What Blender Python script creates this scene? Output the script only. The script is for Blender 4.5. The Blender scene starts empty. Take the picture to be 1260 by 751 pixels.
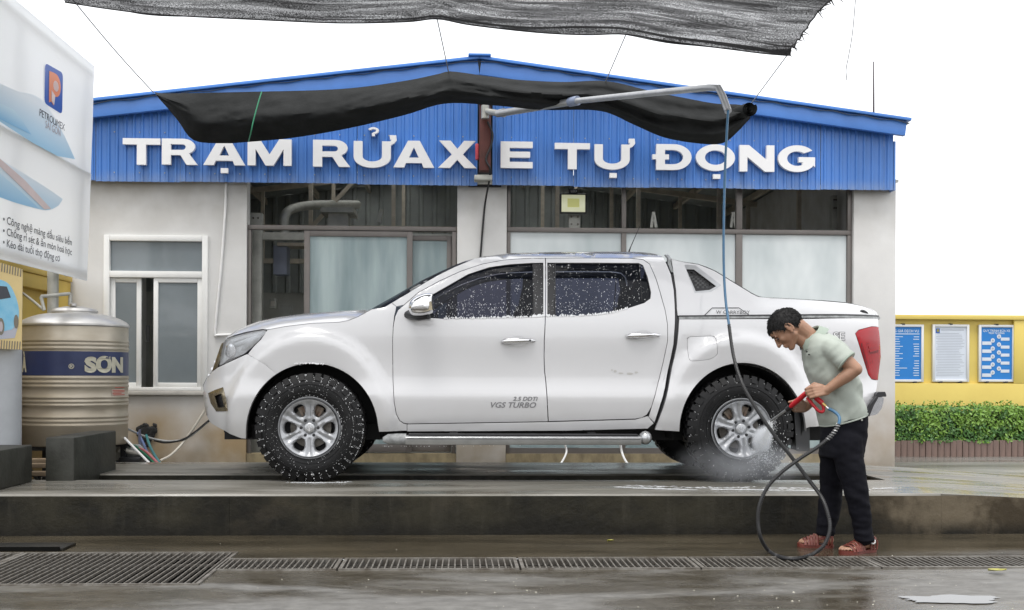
import bpy, bmesh, math, random
import numpy as np
from mathutils import Vector, Matrix, noise
from mathutils.geometry import delaunay_2d_cdt

random.seed(11)
SC = bpy.context.scene
COL = SC.collection
PI = math.pi
R = math.radians

# ------------------------------------------------------------------ camera
EYE = Vector((0.0, 0.0, 1.073))
YAW, ROLL, FPX = R(2.66), R(0.25), 1400.0
_F = Vector((math.sin(YAW), math.cos(YAW), 0))
_R0 = Vector((math.cos(YAW), -math.sin(YAW), 0))
_U0 = Vector((0, 0, 1))
_RR = _R0 * math.cos(ROLL) + _U0 * math.sin(ROLL)
_UU = -_R0 * math.sin(ROLL) + _U0 * math.cos(ROLL)
cd = bpy.data.cameras.new('camera')
cam = bpy.data.objects.new('camera', cd)
COL.objects.link(cam)
m = Matrix((( _RR.x, _UU.x, -_F.x, EYE.x), (_RR.y, _UU.y, -_F.y, EYE.y), (_RR.z, _UU.z, -_F.z, EYE.z), (0, 0, 0, 1)))
cam.matrix_world = m
cd.sensor_width = 36
cd.lens = FPX / 1260 * 36
cd.shift_y = 84.8 / 1260
cd.clip_start = 0.05
cd.clip_end = 2000
SC.camera = cam

def W(px, py, Y):
    """measured photograph position at a known distance Y -> metres in the place"""
    d = _RR * ((px - 630) / FPX) + _UU * (-(py - 460.3) / FPX) + _F
    k = Y / d.y
    return EYE + d * k

def WG(px, py, z=0.0):
    """the point of the level z seen at a measured position"""
    d = _RR * ((px - 630) / FPX) + _UU * (-(py - 460.3) / FPX) + _F
    k = (z - EYE.z) / d.z
    return EYE + d * k

# ------------------------------------------------------------------ sky, sun, exposure
SUN_EL, SUN_AZ = R(70), R(200)
wd = bpy.data.worlds.new('World')
SC.world = wd
wd.use_nodes = True
nt = wd.node_tree
nt.nodes.clear()
out = nt.nodes.new('ShaderNodeOutputWorld')
bg = nt.nodes.new('ShaderNodeBackground')
sky = nt.nodes.new('ShaderNodeTexSky')
sky.sky_type = 'NISHITA'
sky.sun_disc = False
sky.sun_elevation = SUN_EL
sky.sun_rotation = SUN_AZ
sky.air_density = 1.0
sky.dust_density = 6.0
mx = nt.nodes.new('ShaderNodeMix')
mx.data_type = 'RGBA'
mx.inputs[0].default_value = 0.93            # a closed white cloud deck
mx.inputs[7].default_value = (9.6, 9.7, 9.9, 1)
nt.links.new(sky.outputs[0], mx.inputs[6])
nt.links.new(mx.outputs[2], bg.inputs[0])
bg.inputs[1].default_value = 0.12
nt.links.new(bg.outputs[0], out.inputs[0])
sl = bpy.data.lights.new('sun', 'SUN')
sl.energy = 1.5
sl.angle = R(25)
sl.color = (1, 0.97, 0.93)
sun = bpy.data.objects.new('sun', sl)
COL.objects.link(sun)
# light comes from in front-left of the truck side, high up
sun.rotation_euler = (R(90) - SUN_EL, 0, R(-20))
SC.view_settings.view_transform = 'Standard'
SC.view_settings.look = 'None'
SC.view_settings.exposure = 0.5
SC.view_settings.gamma = 1
SC.cycles.use_denoising = True
SC.cycles.max_bounces = 8
SC.cycles.volume_bounces = 3
SC.cycles.transparent_max_bounces = 16
SC.cycles.caustics_reflective = False
SC.cycles.caustics_refractive = False

# ------------------------------------------------------------------ materials
def _nt(name):
    mt = bpy.data.materials.new(name)
    mt.use_nodes = True
    n = mt.node_tree
    return mt, n, n.nodes['Principled BSDF']

def MAT(name, col, rough=0.5, metal=0.0, spec=0.5, var=0.0, scale=8.0, bump=0.0, bscale=60.0, coat=0.0,
        col2=None, dirt=None, stretch=(1, 1, 1), detail=6, rvar=0.0, emit=None, trans=None, subs=0.0):
    mt, n, p = _nt(name)
    L = n.links
    p.inputs['Base Color'].default_value = (*col, 1)
    p.inputs['Roughness'].default_value = rough
    p.inputs['Metallic'].default_value = metal
    p.inputs['Specular IOR Level'].default_value = spec
    p.inputs['Coat Weight'].default_value = coat
    p.inputs['Coat Roughness'].default_value = 0.06
    tc = n.nodes.new('ShaderNodeTexCoord')
    mp = n.nodes.new('ShaderNodeMapping')
    mp.inputs['Scale'].default_value = stretch
    L.new(tc.outputs['Object'], mp.inputs[0])
    if col2 is None and var > 0:
        col2 = tuple(c * (1 - var) for c in col)
        colA = tuple(min(1, c * (1 + var * 0.5)) for c in col)
    else:
        colA = col
    last = None
    if col2 is not None:
        ns = n.nodes.new('ShaderNodeTexNoise')
        ns.inputs['Scale'].default_value = scale
        ns.inputs['Detail'].default_value = detail
        ns.inputs['Roughness'].default_value = 0.62
        L.new(mp.outputs[0], ns.inputs['Vector'])
        cr = n.nodes.new('ShaderNodeValToRGB')
        cr.color_ramp.elements[0].position = 0.33
        cr.color_ramp.elements[1].position = 0.67
        cr.color_ramp.elements[0].color = (*col2, 1)
        cr.color_ramp.elements[1].color = (*colA, 1)
        L.new(ns.outputs['Fac'], cr.inputs[0])
        last = cr.outputs[0]
        if rvar:
            mr = n.nodes.new('ShaderNodeMapRange')
            mr.inputs[1].default_value = 0.35
            mr.inputs[2].default_value = 0.65
            mr.inputs[3].default_value = max(0.02, rough - rvar)
            mr.inputs[4].default_value = min(1, rough + rvar)
            ns2 = n.nodes.new('ShaderNodeTexNoise')
            ns2.inputs['Scale'].default_value = scale * 0.6
            ns2.inputs['Detail'].default_value = 4
            L.new(mp.outputs[0], ns2.inputs['Vector'])
            L.new(ns2.outputs['Fac'], mr.inputs[0])
            L.new(mr.outputs[0], p.inputs['Roughness'])
    for d in (dirt or []):
        # d = (colour, z_low, z_high, strength, noise_scale): grime that sits on the thing between two heights
        dc, z0, z1, st, sc_ = d
        sp = n.nodes.new('ShaderNodeSeparateXYZ')
        L.new(tc.outputs['Object'], sp.inputs[0])
        mr = n.nodes.new('ShaderNodeMapRange')
        mr.interpolation_type = 'SMOOTHSTEP'
        mr.inputs[1].default_value = z0
        mr.inputs[2].default_value = z1
        mr.inputs[3].default_value = st
        mr.inputs[4].default_value = 0
        L.new(sp.outputs[2], mr.inputs[0])
        ns = n.nodes.new('ShaderNodeTexNoise')
        ns.inputs['Scale'].default_value = sc_
        ns.inputs['Detail'].default_value = 7
        L.new(mp.outputs[0], ns.inputs['Vector'])
        r2 = n.nodes.new('ShaderNodeMapRange')
        r2.inputs[1].default_value = 0.3
        r2.inputs[2].default_value = 0.62
        L.new(ns.outputs['Fac'], r2.inputs[0])
        mu = n.nodes.new('ShaderNodeMath')
        mu.operation = 'MULTIPLY'
        L.new(mr.outputs[0], mu.inputs[0])
        L.new(r2.outputs[0], mu.inputs[1])
        mix = n.nodes.new('ShaderNodeMix')
        mix.data_type = 'RGBA'
        L.new(mu.outputs[0], mix.inputs[0])
        if last:
            L.new(last, mix.inputs[6])
        else:
            mix.inputs[6].default_value = (*col, 1)
        mix.inputs[7].default_value = (*dc, 1)
        last = mix.outputs[2]
    if last:
        L.new(last, p.inputs['Base Color'])
    if bump > 0:
        nb = n.nodes.new('ShaderNodeTexNoise')
        nb.inputs['Scale'].default_value = bscale
        nb.inputs['Detail'].default_value = 5
        L.new(mp.outputs[0], nb.inputs['Vector'])
        bp = n.nodes.new('ShaderNodeBump')
        bp.inputs['Strength'].default_value = bump
        bp.inputs['Distance'].default_value = 0.01
        L.new(nb.outputs['Fac'], bp.inputs['Height'])
        L.new(bp.outputs[0], p.inputs['Normal'])
    if trans:
        p.inputs['Transmission Weight'].default_value = trans
    if emit:
        p.inputs['Emission Color'].default_value = (*emit[:3], 1)
        p.inputs['Emission Strength'].default_value = emit[3]
    if subs:
        p.inputs['Subsurface Weight'].default_value = subs
        p.inputs['Subsurface Radius'].default_value = (0.012, 0.005, 0.003)
    return mt

def GRAD(name, c0, c1, a=0.0, b=1.0, axis=2):
    """printed tone that runs evenly from c0 to c1 across the printed shape"""
    mt, n, p = _nt(name)
    tc = n.nodes.new('ShaderNodeTexCoord'); sp = n.nodes.new('ShaderNodeSeparateXYZ')
    n.links.new(tc.outputs['Generated'], sp.inputs[0])
    cr_ = n.nodes.new('ShaderNodeValToRGB')
    cr_.color_ramp.elements[0].position = a; cr_.color_ramp.elements[1].position = b
    cr_.color_ramp.elements[0].color = (*c0, 1); cr_.color_ramp.elements[1].color = (*c1, 1)
    n.links.new(sp.outputs[axis], cr_.inputs[0]); n.links.new(cr_.outputs[0], p.inputs['Base Color'])
    p.inputs['Roughness'].default_value = 0.4
    return mt

def SEE(name, col, gloss, tint, rough=0.02):
    """thin tinted sheet: part see-through, part mirror, part painted film"""
    mt = bpy.data.materials.new(name)
    mt.use_nodes = True
    n = mt.node_tree
    n.nodes.clear()
    o = n.nodes.new('ShaderNodeOutputMaterial')
    tr = n.nodes.new('ShaderNodeBsdfTransparent')
    tr.inputs[0].default_value = (*tint, 1)
    df = n.nodes.new('ShaderNodeBsdfDiffuse')
    df.inputs[0].default_value = (*col, 1)
    ad = n.nodes.new('ShaderNodeAddShader')
    n.links.new(tr.outputs[0], ad.inputs[0])
    n.links.new(df.outputs[0], ad.inputs[1])
    gl = n.nodes.new('ShaderNodeBsdfGlossy')
    gl.inputs['Roughness'].default_value = rough
    fr = n.nodes.new('ShaderNodeFresnel')
    fr.inputs[0].default_value = 1.5
    mu = n.nodes.new('ShaderNodeMath')
    mu.operation = 'MULTIPLY'
    mu.inputs[1].default_value = gloss
    n.links.new(fr.outputs[0], mu.inputs[0])
    ms = n.nodes.new('ShaderNodeMixShader')
    n.links.new(mu.outputs[0], ms.inputs[0])
    n.links.new(ad.outputs[0], ms.inputs[1])
    n.links.new(gl.outputs[0], ms.inputs[2])
    n.links.new(ms.outputs[0], o.inputs[0])
    return mt

# ------------------------------------------------------------------ object helpers
def tag(o, label=None, cat=None, group=None, kind=None):
    if label: o['label'] = label
    if cat: o['category'] = cat
    if group: o['group'] = group
    if kind: o['kind'] = kind
    return o

def thing(name, label, cat, loc=(0, 0, 0), group=None):
    o = bpy.data.objects.new(name, None)
    o.empty_display_size = 0.2
    COL.objects.link(o)
    o.location = loc
    return tag(o, label, cat, group)

ORIG = {}
def origin(o):
    v = Vector((0, 0, 0))
    while o is not None:
        v = v + Vector(o.location)
        o = o.parent
    return v

def link(name, me, mt, parent=None, loc=None):
    o = bpy.data.objects.new(name, me)
    COL.objects.link(o)
    if mt is not None and len(me.materials) == 0:
        me.materials.append(mt)
    if parent is not None:
        o.parent = parent
    if loc is not None:
        o.location = loc
    return o

def shade(me, ang=40):
    if ang is None:
        return
    me.polygons.foreach_set('use_smooth', [True] * len(me.polygons))
    me.set_sharp_from_angle(angle=R(ang))

class MB:
    """collects shapes given in metres of the place, then links them as one object"""
    def __init__(s):
        s.v, s.f = [], []
    def add(s, vs, fs):
        k = len(s.v)
        s.v += [tuple(p) for p in vs]
        s.f += [tuple(i + k for i in f) for f in fs]
        return s
    def box(s, x0, x1, y0, y1, z0, z1, ch=0.0):
        if ch <= 0:
            vs = [(x0, y0, z0), (x1, y0, z0), (x1, y1, z0), (x0, y1, z0), (x0, y0, z1), (x1, y0, z1), (x1, y1, z1), (x0, y1, z1)]
            return s.add(vs, [(0, 3, 2, 1), (4, 5, 6, 7), (0, 1, 5, 4), (1, 2, 6, 5), (2, 3, 7, 6), (3, 0, 4, 7)])
        bm = bmesh.new()
        bmesh.ops.create_cube(bm, size=1)
        for v in bm.verts:
            v.co = Vector(((x0 + x1) / 2 + v.co.x * (x1 - x0), (y0 + y1) / 2 + v.co.y * (y1 - y0), (z0 + z1) / 2 + v.co.z * (z1 - z0)))
        bmesh.ops.bevel(bm, geom=bm.edges[:], offset=ch, segments=2, affect='EDGES', profile=0.5)
        return s.bm(bm)
    def bm(s, bm):
        bm.verts.ensure_lookup_table()
        bm.verts.index_update()
        s.add([v.co[:] for v in bm.verts], [[v.index for v in f.verts] for f in bm.faces])
        bm.free()
        return s
    def obox(s, c, ax, ay, az, hx, hy, hz, ch=0.0):
        t = MB().box(-hx, hx, -hy, hy, -hz, hz, ch)
        c = Vector(c); ax, ay, az = Vector(ax).normalized(), Vector(ay).normalized(), Vector(az).normalized()
        return s.add([c + ax * p[0] + ay * p[1] + az * p[2] for p in t.v], t.f)
    def bar(s, a, b, w, h, up=(0, 0, 1), ch=0.0):
        a, b = Vector(a), Vector(b)
        d = (b - a); L = d.length; d.normalize()
        u = Vector(up)
        sd = d.cross(u)
        if sd.length < 1e-4:
            sd = d.cross(Vector((1, 0, 0)))
        sd.normalize(); u = sd.cross(d)
        return s.obox((a + b) / 2, d, sd, u, L / 2, w / 2, h / 2, ch)
    def tube(s, pts, r, n=10, cap=True, closed=False):
        pts = [Vector(p) for p in pts]
        m_ = len(pts)
        rs = r if isinstance(r, (list, tuple)) else [r] * m_
        T = []
        for i in range(m_):
            a = pts[(i - 1) % m_] if (closed or i > 0) else pts[0]
            b = pts[(i + 1) % m_] if (closed or i < m_ - 1) else pts[-1]
            t = b - a
            T.append(t.normalized() if t.length > 1e-9 else Vector((0, 0, 1)))
        ref = Vector((0, 0, 1)) if abs(T[0].z) < 0.9 else Vector((1, 0, 0))
        nn = T[0].cross(ref).normalized()
        vs, fs = [], []
        for i in range(m_):
            nn = nn - T[i] * nn.dot(T[i])
            nn.normalize()
            bn = T[i].cross(nn)
            for k in range(n):
                a = 2 * PI * k / n
                vs.append(pts[i] + (nn * math.cos(a) + bn * math.sin(a)) * rs[i])
        for i in range(m_ if closed else m_ - 1):
            j = (i + 1) % m_
            for k in range(n):
                fs.append((i * n + k, i * n + (k + 1) % n, j * n + (k + 1) % n, j * n + k))
        if cap and not closed:
            fs.append(tuple(range(n - 1, -1, -1)))
            fs.append(tuple((m_ - 1) * n + k for k in range(n)))
        return s.add(vs, fs)
    def lathe(s, prof, n=48, org=(0, 0, 0), axis='z', cap=True):
        vs, fs = [], []
        o = Vector(org)
        for (r, h) in prof:
            for k in range(n):
                a = 2 * PI * k / n
                c, q = r * math.cos(a), r * math.sin(a)
                vs.append(o + (Vector((c, q, h)) if axis == 'z' else Vector((c, h, q)) if axis == 'y' else Vector((h, c, q))))
        m_ = len(prof)
        for i in range(m_ - 1):
            for k in range(n):
                q = (i * n + k, i * n + (k + 1) % n, (i + 1) * n + (k + 1) % n, (i + 1) * n + k)
                fs.append(q if axis != 'y' else q[::-1])
        if cap:
            fs.append(tuple(range(n)) if axis == 'y' else tuple(range(n - 1, -1, -1)))
            e = tuple((m_ - 1) * n + k for k in range(n))
            fs.append(e[::-1] if axis == 'y' else e)
        return s.add(vs, fs)
    def ball(s, c, r, sc=(1, 1, 1), n=2, rot=None):
        bm = bmesh.new()
        bmesh.ops.create_icosphere(bm, subdivisions=n, radius=1)
        c = Vector(c)
        for v in bm.verts:
            p = Vector((v.co.x * sc[0] * r, v.co.y * sc[1] * r, v.co.z * sc[2] * r))
            if rot is not None:
                p = rot @ p
            v.co = p + c
        return s.bm(bm)
    def grid(s, rows, closed=False):
        """rows: list of lists of points, all as long"""
        nr, nc = len(rows), len(rows[0])
        vs = [p for r_ in rows for p in r_]
        fs = []
        for i in range(nr - 1):
            for j in range(nc - 1 if not closed else nc):
                fs.append((i * nc + j, i * nc + (j + 1) % nc, (i + 1) * nc + (j + 1) % nc, (i + 1) * nc + j))
        return s.add(vs, fs)
    def plate(s, outer, holes, fn, depth, back=True):
        """flat outline with holes (2D) -> solid; fn(u, v, d) places it, d runs 0..depth"""
        vs2, tris, loops = fill(outer, holes)
        k = len(vs2)
        vs = [fn(u, v, 0) for u, v in vs2] + [fn(u, v, depth) for u, v in vs2]
        fs = [tuple(t) for t in tris]
        if back:
            fs += [tuple(i + k for i in t[::-1]) for t in tris]
        for lp in loops:
            for i in range(len(lp)):
                a, b = lp[i], lp[(i + 1) % len(lp)]
                fs.append((b, a, a + k, b + k))
        return s.add(vs, fs)
    def build(s, name, mt, parent=None, ang=40, loc=None, kind=None, recalc=False):
        o = origin(parent) if parent is not None else Vector(loc or (0, 0, 0))
        me = bpy.data.meshes.new(name)
        me.from_pydata([(p[0] - o.x, p[1] - o.y, p[2] - o.z) for p in s.v], [], s.f)
        if recalc:
            b = bmesh.new(); b.from_mesh(me)
            bmesh.ops.recalc_face_normals(b, faces=b.faces[:])
            b.to_mesh(me); b.free()
        me.update()
        shade(me, ang)
        ob = link(name, me, mt, parent, loc if parent is None else None)
        if kind: ob['kind'] = kind
        return ob

def area2(p):
    return 0.5 * sum(p[i][0] * p[(i + 1) % len(p)][1] - p[(i + 1) % len(p)][0] * p[i][1] for i in range(len(p)))

def inside(x, y, poly):
    c = False
    j = len(poly) - 1
    for i in range(len(poly)):
        xi, yi = poly[i]; xj, yj = poly[j]
        if (yi > y) != (yj > y) and x < (xj - xi) * (y - yi) / (yj - yi) + xi:
            c = not c
        j = i
    return c

def fill(outer, holes=(), step=None):
    """triangulate a 2D outline with holes; step adds inner points. returns verts, tris (ccw), boundary loops"""
    outer = list(outer) if area2(outer) > 0 else list(outer)[::-1]
    hs = [list(h) if area2(h) < 0 else list(h)[::-1] for h in holes]
    pts, edges, loops = [], [], []
    for lp in [outer] + hs:
        k = len(pts)
        n = len(lp)
        pts += [Vector((p[0], p[1])) for p in lp]
        edges += [(k + i, k + (i + 1) % n) for i in range(n)]
        loops.append([k + i for i in range(n)])
    nb = len(pts)
    if step:
        xs = [p[0] for p in outer]; ys = [p[1] for p in outer]
        B = np.array([(p.x, p.y) for p in pts])
        y = min(ys) + step / 2
        r_ = 0
        while y < max(ys):
            x = min(xs) + (step / 2 if r_ % 2 else step * 0.25)
            while x < max(xs):
                if inside(x, y, outer) and not any(inside(x, y, h) for h in hs):
                    if np.min((B[:, 0] - x) ** 2 + (B[:, 1] - y) ** 2) > (0.45 * step) ** 2:
                        pts.append(Vector((x, y)))
                x += step
            y += step * 0.87
            r_ += 1
    vo, eo, fo, ov, oe, of = delaunay_2d_cdt(pts, edges, [], 0, 1e-7)
    inv = {}
    for i, src in enumerate(ov):
        for q in src:
            inv[q] = i
    tris = []
    for f in fo:
        cx = sum(vo[i].x for i in f) / len(f); cy = sum(vo[i].y for i in f) / len(f)
        if inside(cx, cy, outer) and not any(inside(cx, cy, h) for h in hs):
            a = area2([(vo[i].x, vo[i].y) for i in f])
            tris.append(tuple(f) if a > 0 else tuple(f)[::-1])
    return [(p.x, p.y) for p in vo], tris, [[inv[i] for i in lp] for lp in loops]

def dens(pts, d, closed=True):
    o = []
    n = len(pts)
    for i in range(n if closed else n - 1):
        a, b = pts[i], pts[(i + 1) % n]
        L = math.hypot(b[0] - a[0], b[1] - a[1])
        k = max(1, int(round(L / d)))
        for j in range(k):
            t = j / k
            o.append((a[0] + (b[0] - a[0]) * t, a[1] + (b[1] - a[1]) * t))
    if not closed:
        o.append(tuple(pts[-1]))
    return o

def cr(pts, n=6, closed=False):
    """Catmull-Rom through points (any dimension)"""
    P = [np.array(p, float) for p in pts]
    o = []
    N = len(P)
    for i in range(N if closed else N - 1):
        p0 = P[(i - 1) % N] if (closed or i > 0) else 2 * P[0] - P[1]
        p1, p2 = P[i], P[(i + 1) % N]
        p3 = P[(i + 2) % N] if (closed or i + 2 < N) else 2 * P[-1] - P[-2]
        for j in range(n):
            t = j / n
            o.append(tuple(0.5 * ((2 * p1) + (p2 - p0) * t + (2 * p0 - 5 * p1 + 4 * p2 - p3) * t * t + (3 * p1 - p0 - 3 * p2 + p3) * t ** 3)))
    if not closed:
        o.append(tuple(P[-1]))
    return o

def rpoly(pts, r, n=4):
    """round the corners of a 2D polygon"""
    o = []
    N = len(pts)
    for i in range(N):
        p = np.array(pts[i], float); a = np.array(pts[i - 1], float); b = np.array(pts[(i + 1) % N], float)
        da, db = a - p, b - p
        la, lb = np.linalg.norm(da), np.linalg.norm(db)
        q = min(r, la * 0.45, lb * 0.45)
        s0, s1 = p + da / la * q, p + db / lb * q
        for k in range(n + 1):
            t = k / n
            o.append(tuple((1 - t) ** 2 * s0 + 2 * t * (1 - t) * p + t * t * s1))
    return o

def arc(cx, cy, rx, ry, a0, a1, n=12):
    return [(cx + rx * math.cos(R(a0 + (a1 - a0) * i / n)), cy + ry * math.sin(R(a0 + (a1 - a0) * i / n))) for i in range(n + 1)]

_DG = None
def words(txt, size, fn, thick=0.0, bold=0.0, shear=0.0, align='LEFT', wide=1.0, mb=None):
    """a line of lettering as real flat geometry; fn(u, v) places it"""
    cu = bpy.data.curves.new('lettering', 'FONT')
    cu.body = txt
    cu.size = size
    cu.align_x = align
    cu.shear = shear
    cu.offset = bold
    cu.resolution_u = 3
    ob = bpy.data.objects.new('lettering', cu)
    COL.objects.link(ob)
    dg = bpy.context.evaluated_depsgraph_get()
    me = bpy.data.meshes.new_from_object(ob.evaluated_get(dg))
    mb = mb or MB()
    vs = [fn(v.co.x * wide, v.co.y) for v in me.vertices]
    fs = [tuple(p.vertices) for p in me.polygons]
    mb.add(vs, fs)
    bpy.data.objects.remove(ob)
    bpy.data.curves.remove(cu)
    bpy.data.meshes.remove(me)
    return mb
# ------------------------------------------------------------------ palette
M = {}
M['ground'] = MAT('wet_ground', (0.125, 0.110, 0.085), 0.2, var=0.0, col2=(0.050, 0.038, 0.022), scale=1.1, rvar=0.12, bump=0.12, bscale=45, stretch=(0.55, 1.6, 1))
def GROUND(name):
    """worn concrete, part dry and pale, part dark and wet, with silt"""
    mt, n, p = _nt(name)
    L = n.links
    tc = n.nodes.new('ShaderNodeTexCoord')
    def nz(scale, st, det=6, rough=0.6, dist=0.0):
        mp = n.nodes.new('ShaderNodeMapping'); mp.inputs['Scale'].default_value = st
        L.new(tc.outputs['Object'], mp.inputs[0])
        q = n.nodes.new('ShaderNodeTexNoise'); q.inputs['Scale'].default_value = scale; q.inputs['Detail'].default_value = det
        q.inputs['Roughness'].default_value = rough; q.inputs['Distortion'].default_value = dist
        L.new(mp.outputs[0], q.inputs['Vector'])
        return q.outputs['Fac']
    def mr(f, a, b, c, d):
        q = n.nodes.new('ShaderNodeMapRange'); q.interpolation_type = 'SMOOTHSTEP'
        for i, v in enumerate((a, b, c, d)): q.inputs[i + 1].default_value = v
        L.new(f, q.inputs[0]); return q.outputs[0]
    def mixc(f, a, b):
        q = n.nodes.new('ShaderNodeMix'); q.data_type = 'RGBA'
        L.new(f, q.inputs[0])
        for i, v in ((6, a), (7, b)):
            if isinstance(v, tuple): q.inputs[i].default_value = (*v, 1)
            else: L.new(v, q.inputs[i])
        return q.outputs[2]
    wet = mr(nz(0.75, (0.6, 1.5, 1), 5, 0.55, 0.4), 0.44, 0.56, 0, 1)
    fine = nz(9, (1, 1.6, 1), 8, 0.7)
    dry = mixc(mr(fine, 0.3, 0.7, 0, 1), (0.10, 0.096, 0.088), (0.175, 0.17, 0.158))
    wc = mixc(mr(fine, 0.3, 0.7, 0, 1), (0.038, 0.031, 0.020), (0.080, 0.070, 0.052))
    L.new(mixc(wet, dry, wc), p.inputs['Base Color'])
    rr = mixc(wet, (0.5, 0.5, 0.5), (0.10, 0.10, 0.10))
    ad = n.nodes.new('ShaderNodeMix'); ad.data_type = 'RGBA'; ad.blend_type = 'ADD'; ad.inputs[0].default_value = 0.22
    L.new(rr, ad.inputs[6]); L.new(mr(nz(3, (0.6, 2, 1)), 0.3, 0.7, 0, 1), ad.inputs[7])
    L.new(ad.outputs[2], p.inputs['Roughness'])
    bp = n.nodes.new('ShaderNodeBump'); bp.inputs['Strength'].default_value = 0.16; bp.inputs['Distance'].default_value = 0.01
    L.new(nz(38, (1, 1, 1), 6), bp.inputs['Height']); L.new(bp.outputs[0], p.inputs['Normal'])
    return mt
M['ground'] = GROUND('worn_wet_concrete')
M['gutter'] = MAT('silted_gutter', (0.082, 0.068, 0.045), 0.16, col2=(0.028, 0.023, 0.014), scale=1.8, rvar=0.13, bump=0.14, bscale=45, stretch=(0.5, 1.8, 1), detail=8)
M['yard'] = MAT('yard_concrete', (0.26, 0.255, 0.24), 0.3, col2=(0.12, 0.115, 0.1), scale=0.9, rvar=0.16, bump=0.08, bscale=40, stretch=(0.5, 1.8, 1))
M['slab'] = MAT('wet_slab', (0.235, 0.225, 0.20), 0.34, col2=(0.095, 0.088, 0.07), scale=2.2, rvar=0.2, bump=0.1, bscale=40, stretch=(0.5, 2.2, 1))
M['slabside'] = MAT('mossy_slab_side', (0.030, 0.0265, 0.018), 0.5, spec=0.3, col2=(0.0075, 0.0068, 0.0045), scale=1.5, bump=0.4, bscale=26, stretch=(1.3, 1, 0.75), detail=9, dirt=[((0.005, 0.0045, 0.003), -0.02, 0.16, 0.9, 3.0), ((0.06, 0.042, 0.022), 0.5, 0.2, 0.0, 2.0)])
M['blockm'] = MAT('dark_block', (0.05, 0.051, 0.043), 0.5, spec=0.3, col2=(0.02, 0.02, 0.016), scale=4, bump=0.25, bscale=35)
M['steel'] = MAT('grate_steel', (0.24, 0.228, 0.205), 0.5, 0.35, col2=(0.09, 0.076, 0.06), scale=14)
M['pit'] = MAT('drain_dark', (0.004, 0.004, 0.0035), 0.8, spec=0.1)
M['foam'] = MAT('soap_foam', (0.86, 0.87, 0.88), 0.6)
M['leaf'] = MAT('fallen_leaf', (0.32, 0.30, 0.05), 0.5, var=0.4, scale=30)
M['water'] = MAT('puddle_water', (0.03, 0.03, 0.028), 0.02, spec=0.9)

# ------------------------------------------------------------------ ground: one sheet with openings for the drains
DX0, DX1, DY0, DY1 = WG(255, 709)[0], 5.6, 6.215, 6.60          # long drain channel
GX0, GX1, GY0, GY1 = -4.2, WG(232, 727)[0] + 0.02, 5.80, 6.84   # wide pit under the big grate
PLX0, PLX1 = -9.0, 3.26
g = MB()
EX = 900
def gq(x0, x1, y0, y1, z=0.0):
    g.add([(x0, y0, z), (x1, y0, z), (x1, y1, z), (x0, y1, z)], [(0, 1, 2, 3)])
gq(-EX, EX, -EX, GY0)
gq(-EX, GX0, GY0, GY1)
gq(GX1, DX0, GY0, GY1) if DX0 > GX1 else None
gq(DX1, EX, GY0, GY1)
xm = max(GX1, DX0)
gq(xm, DX1, GY0, DY0)
gq(xm, DX1, DY1, GY1)
gq(-EX, EX, GY1, 9.0)
gq(-EX, EX, 9.0, EX)
ground = g.build('ground', M['ground'], None, None)
tag(ground, kind='structure')
# silted strip between the platform and the drain
gt = MB()
gx_ = [-9 + (GX1 + 9) * i / 20 for i in range(21)] + [GX1 + (5.6 - GX1) * i / 24 for i in range(1, 25)]
for i in range(len(gx_) - 1):
    x0_, x1_ = gx_[i], gx_[i + 1]
    yb_ = 6.845 if i < 20 else 6.605
    gt.add([(x0_, yb_, 0.004), (x1_, yb_, 0.004), (x1_, 7.56, 0.004), (x0_, 7.56, 0.004)], [(0, 1, 2, 3)])
tag(gt.build('gutter_strip', M['gutter'], None, None), kind='structure')
ch = MB()
def trench(x0, x1, y0, y1, z):
    ch.add([(x0, y0, z), (x1, y0, z), (x1, y1, z), (x0, y1, z)], [(0, 1, 2, 3)])
    for (a, b) in (((x0, y0), (x1, y0)), ((x1, y0), (x1, y1)), ((x1, y1), (x0, y1)), ((x0, y1), (x0, y0))):
        ch.add([(a[0], a[1], z), (b[0], b[1], z), (b[0], b[1], -0.002), (a[0], a[1], -0.002)], [(0, 3, 2, 1)])
trench(xm, DX1, DY0, DY1, -0.5)
trench(GX0, GX1, GY0, GY1, -0.6)
tag(ch.build('drain_channel', M['pit'], None, None), kind='structure')
# yard paving to the right of and behind the wash bay (drier, paler concrete)
yd = MB()
yd.add([(3.9, 9.6, 0.004), (60, 9.6, 0.004), (60, 60, 0.004), (3.9, 60, 0.004)], [(0, 1, 2, 3)])
yd.add([(-60, 10.6, 0.004), (3.9, 10.6, 0.004), (3.9, 60, 0.004), (-60, 60, 0.004)], [(0, 1, 2, 3)])
tag(yd.build('yard_paving', M['yard'], None, None), kind='structure')

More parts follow.
